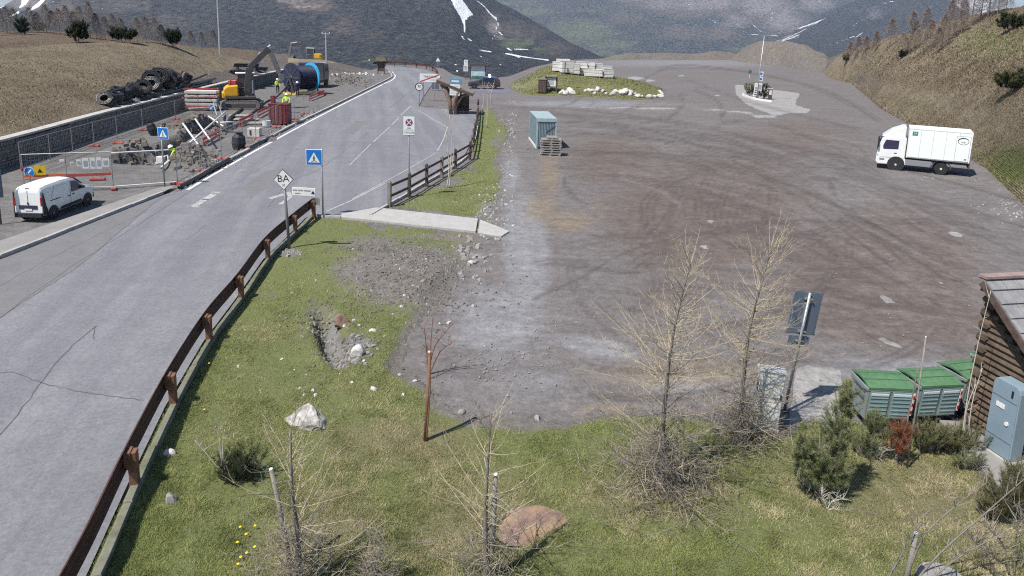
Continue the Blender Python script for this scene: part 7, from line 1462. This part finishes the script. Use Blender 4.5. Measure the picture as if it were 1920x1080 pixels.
hill_grass('heath', 'low tufts on the left hill', VL, 9000, 28, .06, .2, [(.12, .095, .065), (.2, .16, .11), (.36, .31, .22)], .0014, fn=tint_l, dens=lambda x, y: sstep(20, 50, interp(WALL_B, x)-32-y)+.03)
hill_grass('grass', 'green grass on the island behind the blue container', VI, 26000, 23, .05, .18, [(.13, .165, .055), (.21, .235, .09), (.32, .29, .16)], .0012)

def cloud_mesh(tris, cols):
    V = np.array(tris, np.float32).reshape(-1, 3); C = np.repeat(np.array(cols, np.float32), 3, 0); return V, C
def needles_obj(name, V, C, parent, m='needles'):
    me = npmesh(name, V, np.arange(len(V)).reshape(-1, 3), {'Col': C}); return tag(link_mesh(name, me, m, parent), kind='stuff')
# ------------------------------------------------------------------ bare larches close by
def larch(label, px, py, tpx, tpy, lean_pts, rad, seed, n_whorl=34, per=5, straw=.5, low=.1, dense=1.0, base_dense=0.0, name='bare_larch', tw=6.8, trunk_r=.045, rfn=None):
    rn = random.Random(seed); b = PL(px, py); tp = PV(tpx, tpy, b.y+.15)-b; t = thing(name, label, 'tree', b)
    H_ = tp.z; mids = [Vector((0, 0, -.05))]+[PV(x, y, b.y+.05)-b for x, y in lean_pts]+[tp]; path = [Vector(p) for p in smooth_line([np.array(m) for m in mids], 6)]
    k = len(path); MB().tube(path, [trunk_r*(1-.9*i/(k-1))+.004 for i in range(k)], 7).build('trunk', 'bark_grey', t, smooth=True)
    def at(z):
        for i in range(k-1):
            if path[i].z <= z <= path[i+1].z: return path[i].lerp(path[i+1], (z-path[i].z)/max(path[i+1].z-path[i].z, 1e-6))
        return path[-1].copy()
    g_ = MB(); s_ = MB(); rfn = rfn or (lambda u: (1-u)**.8*1.0+.12)
    for w_ in range(n_whorl):
        u = low+(1-low)*(w_+rn.random())/n_whorl; o = at(u*H_)
        for q in range(per):
            a = rn.uniform(0, 2*math.pi); L = rad*rfn(u)*rn.uniform(.5, 1.1); up_ = rn.uniform(-.12, .28)+.75*u*u+(.5 if u > .8 else 0); d = Vector((math.cos(a), math.sin(a), up_)).normalized(); pts = [o.copy()]; n = 5
            for j in range(n): d = (d+Vector((rn.gauss(0, .10), rn.gauss(0, .10), rn.gauss(.05, .08)))).normalized(); pts.append(pts[-1]+d*L/n)
            r0 = .008*(1-.6*u); young = u > 1-straw or rn.random() < .25
            (s_ if young else g_).tube(pts, [r0*(1-.85*j/n)+.0016 for j in range(n+1)], 3, False)
            for j in range(1, n+1):
                for _ in range(int(tw*dense/2*(.35 if u > .72 else 1)+rn.random())):
                    e = (d+Vector((rn.gauss(0, .8), rn.gauss(0, .8), rn.gauss(.25, .6)))).normalized(); l2 = rn.uniform(.06, .24)*min(1.2, L*1.4); p0 = pts[j]; p1 = p0+e*l2*.5; p2 = p1+(e+Vector((rn.gauss(0, .3), rn.gauss(0, .3), .25))).normalized()*l2*.5
                    (s_ if (young or rn.random() < .35) else g_).tube([p0, p1, p2], [.0026, .002, .001], 3, False)
    if base_dense:
        for _ in range(int(520*base_dense)):
            a = rn.uniform(0, 6.28); r_ = abs(rn.gauss(0, rad*.33)); p0 = Vector((r_*math.cos(a), r_*math.sin(a), rn.uniform(.02, .95*max(0, 1-r_/(rad*.75))+.12))); d = Vector((rn.gauss(0, 1), rn.gauss(0, 1), rn.gauss(.2, .5))).normalized(); L = rn.uniform(.2, .5); p1 = p0+d*L*.5; p2 = p1+(d+Vector((rn.gauss(0, .4), rn.gauss(0, .4), .2))).normalized()*L*.5; (g_ if rn.random() < .75 else s_).tube([p0, p1, p2], [.004, .003, .0014], 3, False)
    tag(g_.build('branches', 'twig_grey', t), kind='stuff'); tag(s_.build('young_twigs', 'twig_straw', t), kind='stuff')
    return t
larch('tall bare larch with straw-coloured twigs tied to a grey stake', 1234, 930, 1296, 490, [(1243, 800), (1252, 700), (1268, 600)], 2.0, 1, 36, 5, .55, .06, 1.0, 2.6, rfn=lambda u: (.85 if u < .3 else .98-.45*u if u < .6 else .86-.55*u)); larch('bare larch with dense straw twigs in front of the grey sign', 1388, 838, 1446, 466, [(1392, 740), (1402, 640), (1420, 560)], 1.7, 2, 36, 5, .55, .06, 1.1, 1.6, rfn=lambda u: (.75 if u < .3 else .9-.45*u))
larch('slender bare larch beside the pale cut stake', 912, 1090, 921, 775, [(910, 1000), (913, 900)], 1.3, 3, 15, 4, .75, .10, .6, .5, rfn=lambda u: .95-.45*u); larch('low bare larch with tangled straw twigs around a leaning stake', 556, 1110, 545, 800, [(560, 1020), (548, 920)], 1.25, 4, 16, 4, .7, .05, .7, .9, rfn=lambda u: .95-.35*u)
larch('bare shrub with straw twigs at the bottom between two stakes', 705, 1110, 700, 1030, [], .5, 5, 8, 5, .3, .05, 1.0, .4)
# slim saplings
def sapling(label, stems, m='twig_grey', r=.014, twigs=8, name='sapling', tl=.35, seed=0, on=PL):
    rn = random.Random(seed); b = on(*stems[0][0]); t = thing(name, label, 'sapling', b)
    for st in stems:
        p0 = on(*st[0]); pts = [p0-b]+[PV(x, y, p0.y)-b for x, y in st[1:]]; pts = [Vector(p) for p in smooth_line([np.array(p) for p in pts], 5)]; n = len(pts); MB().tube(pts, [r*(1-.8*i/(n-1))+.002 for i in range(n)], 5).build('stem', m, t, smooth=True)
        if twigs:
            tw = MB()
            for _ in range(twigs):
                i = rn.randrange(n//3, n); d = Vector((rn.gauss(0, .6), rn.gauss(0, .6), rn.uniform(.4, 1))).normalized(); L = tl*rn.uniform(.4, 1); p1 = pts[i]+d*L*.5; tw.tube([pts[i], p1, p1+(d+Vector((rn.gauss(0, .3), rn.gauss(0, .3), .1))).normalized()*L*.5], [r*.35, r*.25, r*.1], 3, False)
            tag(tw.build('twigs', m, t), kind='stuff')
    return t
sapling('bare sapling with two crooked stems behind the rail fence', [[(838, 352), (842, 320), (840, 280), (836, 240), (838, 205)], [(843, 352), (845, 310), (847, 260), (843, 215)]], 'twig_pale', .036, 7, seed=1); sapling('thin bare sapling right of the no stopping sign', [[(846, 330), (851, 280), (852, 240), (850, 208)]], 'twig_pale', .026, 5, seed=2)
sapling('cluster of thin bare saplings behind the bus shelter', [[(905, 205), (907, 180), (904, 158)], [(913, 240), (914, 195), (913, 160)], [(922, 205), (920, 180), (925, 160)]], 'twig_pale', .045, 7, seed=3, tl=.8)
sapling('red-twigged sapling tied to the round brown stake', [[(799, 824), (806, 740), (808, 640), (812, 600)], [(803, 700), (815, 650), (838, 620), (852, 603)], [(802, 710), (800, 660), (795, 610)], [(806, 700), (825, 660), (850, 640)]], 'twig_red', .016, 16, seed=4, tl=.32)
sapling('tall thin bare whips growing beside the hut corner', [[(1800, 850), (1815, 740), (1835, 640), (1858, 545)], [(1812, 850), (1822, 760), (1842, 690)], [(1806, 850), (1812, 770), (1830, 720)]], 'twig_pale', .014, 3, seed=5); sapling('dark thin whip leaning before the middle waste container', [[(1690, 868), (1705, 770), (1722, 690)]], 'twig_grey', .016, 6, seed=6)
sapling('bare grey shrub reaching in from the lower right corner', [[(1690, 1120), (1730, 1010), (1790, 950), (1850, 905)], [(1700, 1120), (1760, 1040), (1850, 960), (1930, 890)], [(1720, 1120), (1790, 1050), (1880, 1000)], [(1650, 1120), (1690, 1040), (1720, 980)]], 'twig_grey', .016, 22, seed=7, tl=.4); sapling('tangle of bare grey twigs at the right bottom edge', [[(1890, 1090), (1880, 1020), (1840, 980)], [(1900, 1090), (1905, 1010), (1925, 960)], [(1870, 1100), (1850, 1040), (1820, 1010)], [(1910, 1080), (1930, 1020), (1940, 980)]], 'twig_grey', .014, 40, seed=8, tl=.5)
sapling('pale dead branches sticking out of the low dark pine', [[(420, 905), (415, 860), (410, 800)], [(425, 905), (418, 850), (421, 805)], [(425, 900), (395, 860), (365, 825)], [(450, 890), (480, 870), (505, 895)]], 'twig_pale', .012, 5, seed=9); sapling('grey dead twigs at the foot of the tall pine bush', [[(1550, 965), (1560, 940), (1580, 935)], [(1552, 965), (1570, 955), (1590, 965)], [(1550, 965), (1545, 940), (1540, 925)]], 'twig_pale', .010, 26, seed=10, tl=.28); sapling('grey dead twigs under the rust-red bush', [[(1645, 870), (1640, 850), (1630, 840)], [(1650, 870), (1655, 848), (1668, 842)], [(1655, 872), (1645, 855), (1650, 838)]], 'twig_pale', .010, 26, seed=11, tl=.26)
# ------------------------------------------------------------------ pine bushes
def pine(label, base, blobs_, shoots, seed, cols=((.06, .085, .04), (.15, .18, .085), (.26, .27, .135)), nl=.075, per=60, name='pine_bush', on=PL, sl=.2, cat='bush', nw=.006):
    rn = random.Random(seed); rg = np.random.default_rng(seed); b = on(*base); t = thing(name, label, cat, b); st = MB(); T = []; C = []; cols = np.array(cols)
    for _ in range(shoots):
        cx, cy_, rx, ry, hz_ = blobs_[rn.randrange(len(blobs_))]
        # a place inside an upright ellipsoid given by pixel centre and pixel radii
        c = PV(cx, cy_, b.y)-b; k = mpp(*base) if on is PL else (b-Vector((0, 0, H))).length/F
        while True:
            v = Vector((rn.uniform(-1, 1), rn.uniform(-1, 1), rn.uniform(-1, 1)))
            if .35 < v.length < 1: break
        p = c+Vector((v.x*rx*k*.8, v.y*rx*k*.8, v.z*ry*k*.82)); p.z = max(p.z, .05)
        d = (Vector((v.x*.7, v.y*.7, .9))+Vector((rn.gauss(0, .2), rn.gauss(0, .2), 0))).normalized(); L = sl*rn.uniform(.6, 1.3); q = p+d*L
        st.tube([p-d*L*.8, p, q], [.008, .006, .003], 3, False)
        n = per; u = rg.random(n); a = rg.random(n)*2*np.pi; o1 = d.orthogonal().normalized(); o2 = d.cross(o1); o1 = np.array(o1); o2 = np.array(o2); dd = np.array(d)
        base_ = np.array(p)+dd*(L*u)[:, None]; side = np.cos(a)[:, None]*o1+np.sin(a)[:, None]*o2; dirn = side*.8+dd*(.35+.6*u)[:, None]; dirn /= np.linalg.norm(dirn, axis=1)[:, None]; ln = nl*(.7+.6*rg.random(n)); tip = base_+dirn*ln[:, None]; wv = np.cross(dirn, side+.3); wv /= np.linalg.norm(wv, axis=1)[:, None]+1e-9
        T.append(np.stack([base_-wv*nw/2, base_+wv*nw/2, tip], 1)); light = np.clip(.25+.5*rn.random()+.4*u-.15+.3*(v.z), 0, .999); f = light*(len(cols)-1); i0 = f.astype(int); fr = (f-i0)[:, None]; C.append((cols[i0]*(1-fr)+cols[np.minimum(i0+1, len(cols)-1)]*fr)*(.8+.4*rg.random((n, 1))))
    tr = MB(); 
    for cx, cy_, rx, ry, _ in blobs_: c = PV(cx, cy_, b.y)-b; tr.tube([(0, 0, -.05), (c.x*.4, c.y*.4, c.z*.4), (c.x, c.y, c.z)], [.04, .03, .012], 5)
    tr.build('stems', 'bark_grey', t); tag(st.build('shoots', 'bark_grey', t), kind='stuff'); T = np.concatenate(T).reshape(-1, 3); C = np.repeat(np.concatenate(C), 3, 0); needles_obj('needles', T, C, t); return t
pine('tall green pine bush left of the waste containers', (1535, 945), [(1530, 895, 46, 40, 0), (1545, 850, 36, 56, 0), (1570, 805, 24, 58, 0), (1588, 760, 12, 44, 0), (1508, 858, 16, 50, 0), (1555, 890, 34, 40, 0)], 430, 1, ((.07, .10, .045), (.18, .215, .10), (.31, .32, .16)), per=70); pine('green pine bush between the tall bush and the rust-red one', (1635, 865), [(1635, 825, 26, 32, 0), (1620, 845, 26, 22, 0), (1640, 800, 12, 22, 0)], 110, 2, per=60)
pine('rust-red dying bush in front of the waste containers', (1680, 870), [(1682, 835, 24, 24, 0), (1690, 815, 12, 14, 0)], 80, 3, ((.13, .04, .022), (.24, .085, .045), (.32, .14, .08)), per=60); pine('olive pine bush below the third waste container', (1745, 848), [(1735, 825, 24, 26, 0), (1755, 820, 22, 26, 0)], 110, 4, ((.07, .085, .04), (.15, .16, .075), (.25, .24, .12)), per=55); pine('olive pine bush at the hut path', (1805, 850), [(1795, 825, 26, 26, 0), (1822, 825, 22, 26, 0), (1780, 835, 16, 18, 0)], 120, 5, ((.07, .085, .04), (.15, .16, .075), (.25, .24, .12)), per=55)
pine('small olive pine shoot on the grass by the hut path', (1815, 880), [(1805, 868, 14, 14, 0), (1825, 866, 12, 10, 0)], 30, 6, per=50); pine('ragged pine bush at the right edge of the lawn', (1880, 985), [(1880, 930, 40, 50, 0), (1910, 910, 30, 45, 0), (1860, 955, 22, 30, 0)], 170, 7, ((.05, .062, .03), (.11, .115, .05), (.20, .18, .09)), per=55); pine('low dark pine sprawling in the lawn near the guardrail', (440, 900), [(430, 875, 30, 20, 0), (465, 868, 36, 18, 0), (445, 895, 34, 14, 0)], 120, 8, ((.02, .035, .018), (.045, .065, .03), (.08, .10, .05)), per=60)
pine('left dark shrub on the paved lamp island', (1405, 181), [(1404, 168, 7, 13, 0), (1410, 172, 6, 8, 0)], 46, 9, per=40, nl=.22, sl=.5, on=P, nw=.05); pine('right dark shrub on the paved lamp island', (1433, 186), [(1434, 170, 7, 14, 0), (1430, 178, 8, 7, 0)], 46, 10, ((.05, .045, .03), (.09, .08, .05), (.14, .12, .08)), per=40, nl=.22, sl=.5, on=P, nw=.05)
# ------------------------------------------------------------------ far larches and shrubs on the hills
def far_tree(label, px, py, tpy, rpx, seed, col=((.10, .085, .075), (.19, .16, .14)), name='far_larch', n=1700, group=None):
    p = hit(px, py+1) or PV(px, py, 90); k = (p-Vector((0, 0, H))).length/F; hgt = (py-tpy)*k*1.12; r = rpx*k*1.45; t = thing(name, label, 'tree', p-Vector((0, 0, .1)), 0, 1, group); rg = np.random.default_rng(seed)
    MB().tube([(0, 0, -.2), (0, 0, hgt*.5), (0, 0, hgt)], [hgt*.014+.01, hgt*.01, .008], 5).build('trunk', 'bark_grey', t)
    u = rg.random(n)**.8; a = rg.random(n)*2*np.pi; z = hgt*(.08+.92*u); rr = r*(1-u)**.75*(.15+.85*np.sqrt(rg.random(n)))*(.75+.5*vnoise(a*1.6+seed, u*7, seed)); base_ = np.stack([rr*np.cos(a), rr*np.sin(a), z], 1); d = np.stack([np.cos(a), np.sin(a), .2+.5*rg.random(n)], 1)+rg.normal(0, .3, (n, 3)); ln = hgt*(.05+.07*rg.random(n)); w_ = k*.34*(.5+rg.random(n)); s = np.cross(d, rg.normal(0, 1, (n, 3))); s /= np.linalg.norm(s, axis=1)[:, None]; d /= np.linalg.norm(d, axis=1)[:, None]
    T = np.stack([base_-s*w_[:, None]/2, base_+s*w_[:, None]/2, base_+d*ln[:, None]], 1).reshape(-1, 3); c0, c1 = np.array(col[0]), np.array(col[1]); q = rg.random((n, 1)); needles_obj('crown', T, np.repeat(c0*q+c1*(1-q), 3, 0), t, 'twig_cloud'); return t
ordn = ['first', 'second', 'third', 'fourth', 'fifth', 'sixth', 'seventh', 'eighth', 'ninth', 'tenth', 'eleventh', 'twelfth', 'thirteenth', 'fourteenth', 'fifteenth', 'sixteenth', 'seventeenth', 'eighteenth', 'nineteenth', 'twentieth', 'twenty-first', 'twenty-second', 'twenty-third', 'twenty-fourth', 'twenty-fifth', 'twenty-sixth', 'twenty-seventh']
rl = [(1592, 110, 84, 7), (1606, 108, 76, 8), (1621, 104, 74, 8), (1640, 96, 66, 6), (1668, 88, 46, 10), (1690, 104, 70, 11), (1704, 100, 40, 11), (1714, 92, 52, 9), (1729, 102, 36, 12), (1742, 88, 50, 9), (1765, 92, 42, 12), (1776, 80, 20, 11), (1788, 66, 6, 11), (1802, 62, 14, 9), (1820, 48, -22, 9), (1838, 36, -26, 10), (1852, 32, -34, 11), (1870, 26, -22, 8), (1886, 20, -18, 8), (1755, 100, 62, 9)]
rl = sorted(rl)
for i, (x, y, ty, r) in enumerate(rl): far_tree(ordn[i]+' bare larch from the valley side along the right hill ridge', x, y, ty, r, 100+i, ((.20, .16, .135), (.36, .29, .245)), group='bare larches on the right hill')
ll = [(-2, 66, 22, 9), (14, 62, 26, 8), (28, 60, 28, 8), (58, 60, 26, 9), (72, 60, 32, 8), (88, 62, 22, 9), (100, 62, 30, 8), (112, 64, 28, 9), (126, 66, 24, 9), (140, 68, 32, 8), (152, 70, 26, 9), (170, 72, 20, 9), (182, 72, 36, 7), (198, 74, 40, 8), (212, 74, 36, 9), (228, 76, 42, 8), (258, 78, 42, 9), (274, 79, 40, 9), (292, 80, 42, 9), (304, 82, 52, 7), (358, 84, 62, 6), (378, 86, 64, 6), (400, 88, 62, 7)]
for i, (x, y, ty, r) in enumerate(ll): far_tree(ordn[i]+' bare grey larch from the left in the line behind the dry hill', x, y, ty, r, 200+i, ((.18, .155, .14), (.32, .28, .25)), group='bare larches behind the dry hill')
def far_shrub(label, base, bl, seed, shoots=70, cols=((.012, .02, .012), (.03, .045, .022), (.055, .07, .035))):
    return pine(label, base, bl, shoots, seed, cols, nl=.26, per=40, name='dark_shrub', on=lambda x, y: hit(x, y) or PV(x, y, 90), sl=.5, cat='shrub', nw=.09)
far_shrub('dark evergreen shrub leftmost on the dry hill crest', (41, 66), [(41, 52, 8, 13, 0)], 31); far_shrub('large dark evergreen shrub on the hill crest', (147, 80), [(147, 66, 15, 12, 0), (150, 56, 8, 10, 0)], 32, 120); far_shrub('low dark evergreen shrub between the grey larches', (72, 58), [(74, 52, 10, 6, 0)], 33, 50); far_shrub('wide dark evergreen shrub in the middle of the hill crest', (232, 80), [(220, 66, 11, 10, 0), (240, 68, 12, 8, 0)], 34, 120); far_shrub('round dark evergreen shrub at the right end of the hill crest', (325, 88), [(325, 72, 12, 13, 0)], 35, 110); far_shrub('dark green bush high on the right hill', (1895, 58), [(1893, 42, 18, 14, 0), (1912, 46, 12, 10, 0)], 36, 130, ((.025, .035, .015), (.06, .07, .03), (.10, .105, .05))); far_shrub('dark green bush halfway up the right hill', (1900, 172), [(1895, 157, 20, 12, 0), (1915, 155, 12, 14, 0)], 37, 130, ((.025, .035, .015), (.06, .07, .03), (.10, .105, .05))); far_shrub('small dark bush between the larches of the right hill', (1693, 108), [(1692, 103, 6, 6, 0)], 38, 30); far_shrub('small dark bush at the foot of the right ridge larches', (1588, 116), [(1590, 110, 10, 6, 0)], 39, 40, ((.03, .035, .015), (.08, .08, .035), (.12, .11, .06)))
# dandelions
fl = [(450, 1002, 'uppermost yellow dandelion below the low larch'), (461, 1015, 'yellow dandelion second from the top of the cluster'), (445, 1030, 'largest yellow dandelion at the left of the cluster'), (478, 1000, 'yellow dandelion at the right of the cluster'), (477, 1038, 'yellow dandelion right of the large one'), (462, 1050, 'yellow dandelion low in the cluster'), (451, 1058, 'small yellow dandelion near the bottom of the cluster'), (446, 1072, 'lowest yellow dandelion of the cluster'), (383, 776, 'yellow dandelion halfway along the guardrail'), (392, 690, 'yellow dandelion between two guardrail posts')]
for x, y, lb in fl:
    b = PL(x, y); t = thing('dandelion', lb, 'flower', b, 0, 1, 'dandelions in the grass'); MB().tube([(0, 0, 0), (.01, 0, .07)], .004, 5).build('stem', 'stem_green', t); MB().lathe([(.008, .065), (.022, .078), (.02, .084), (.008, .088)], 10, 'z', (.01, 0, 0)).build('flower_head', 'flower_yellow', t)
# ================================================================== mountain air
hm = bpy.data.materials.new('haze'); hm.use_nodes = True; hn = hm.node_tree; hn.nodes.remove(hn.nodes['Principled BSDF']); pv = hn.nodes.new('ShaderNodeVolumePrincipled'); pv.inputs['Color'].default_value = (.66, .79, 1.0, 1); pv.inputs['Density'].default_value = .000115; pv.inputs['Anisotropy'].default_value = .1; hn.links.new(pv.outputs[0], hn.nodes['Material Output'].inputs['Volume'])
hb = MB().box((0, 4400, 210), (14000, 9400, 900)).build('haze', hm); tag(hb, 'thin blue mountain haze filling the valley air', 'haze', kind='stuff')
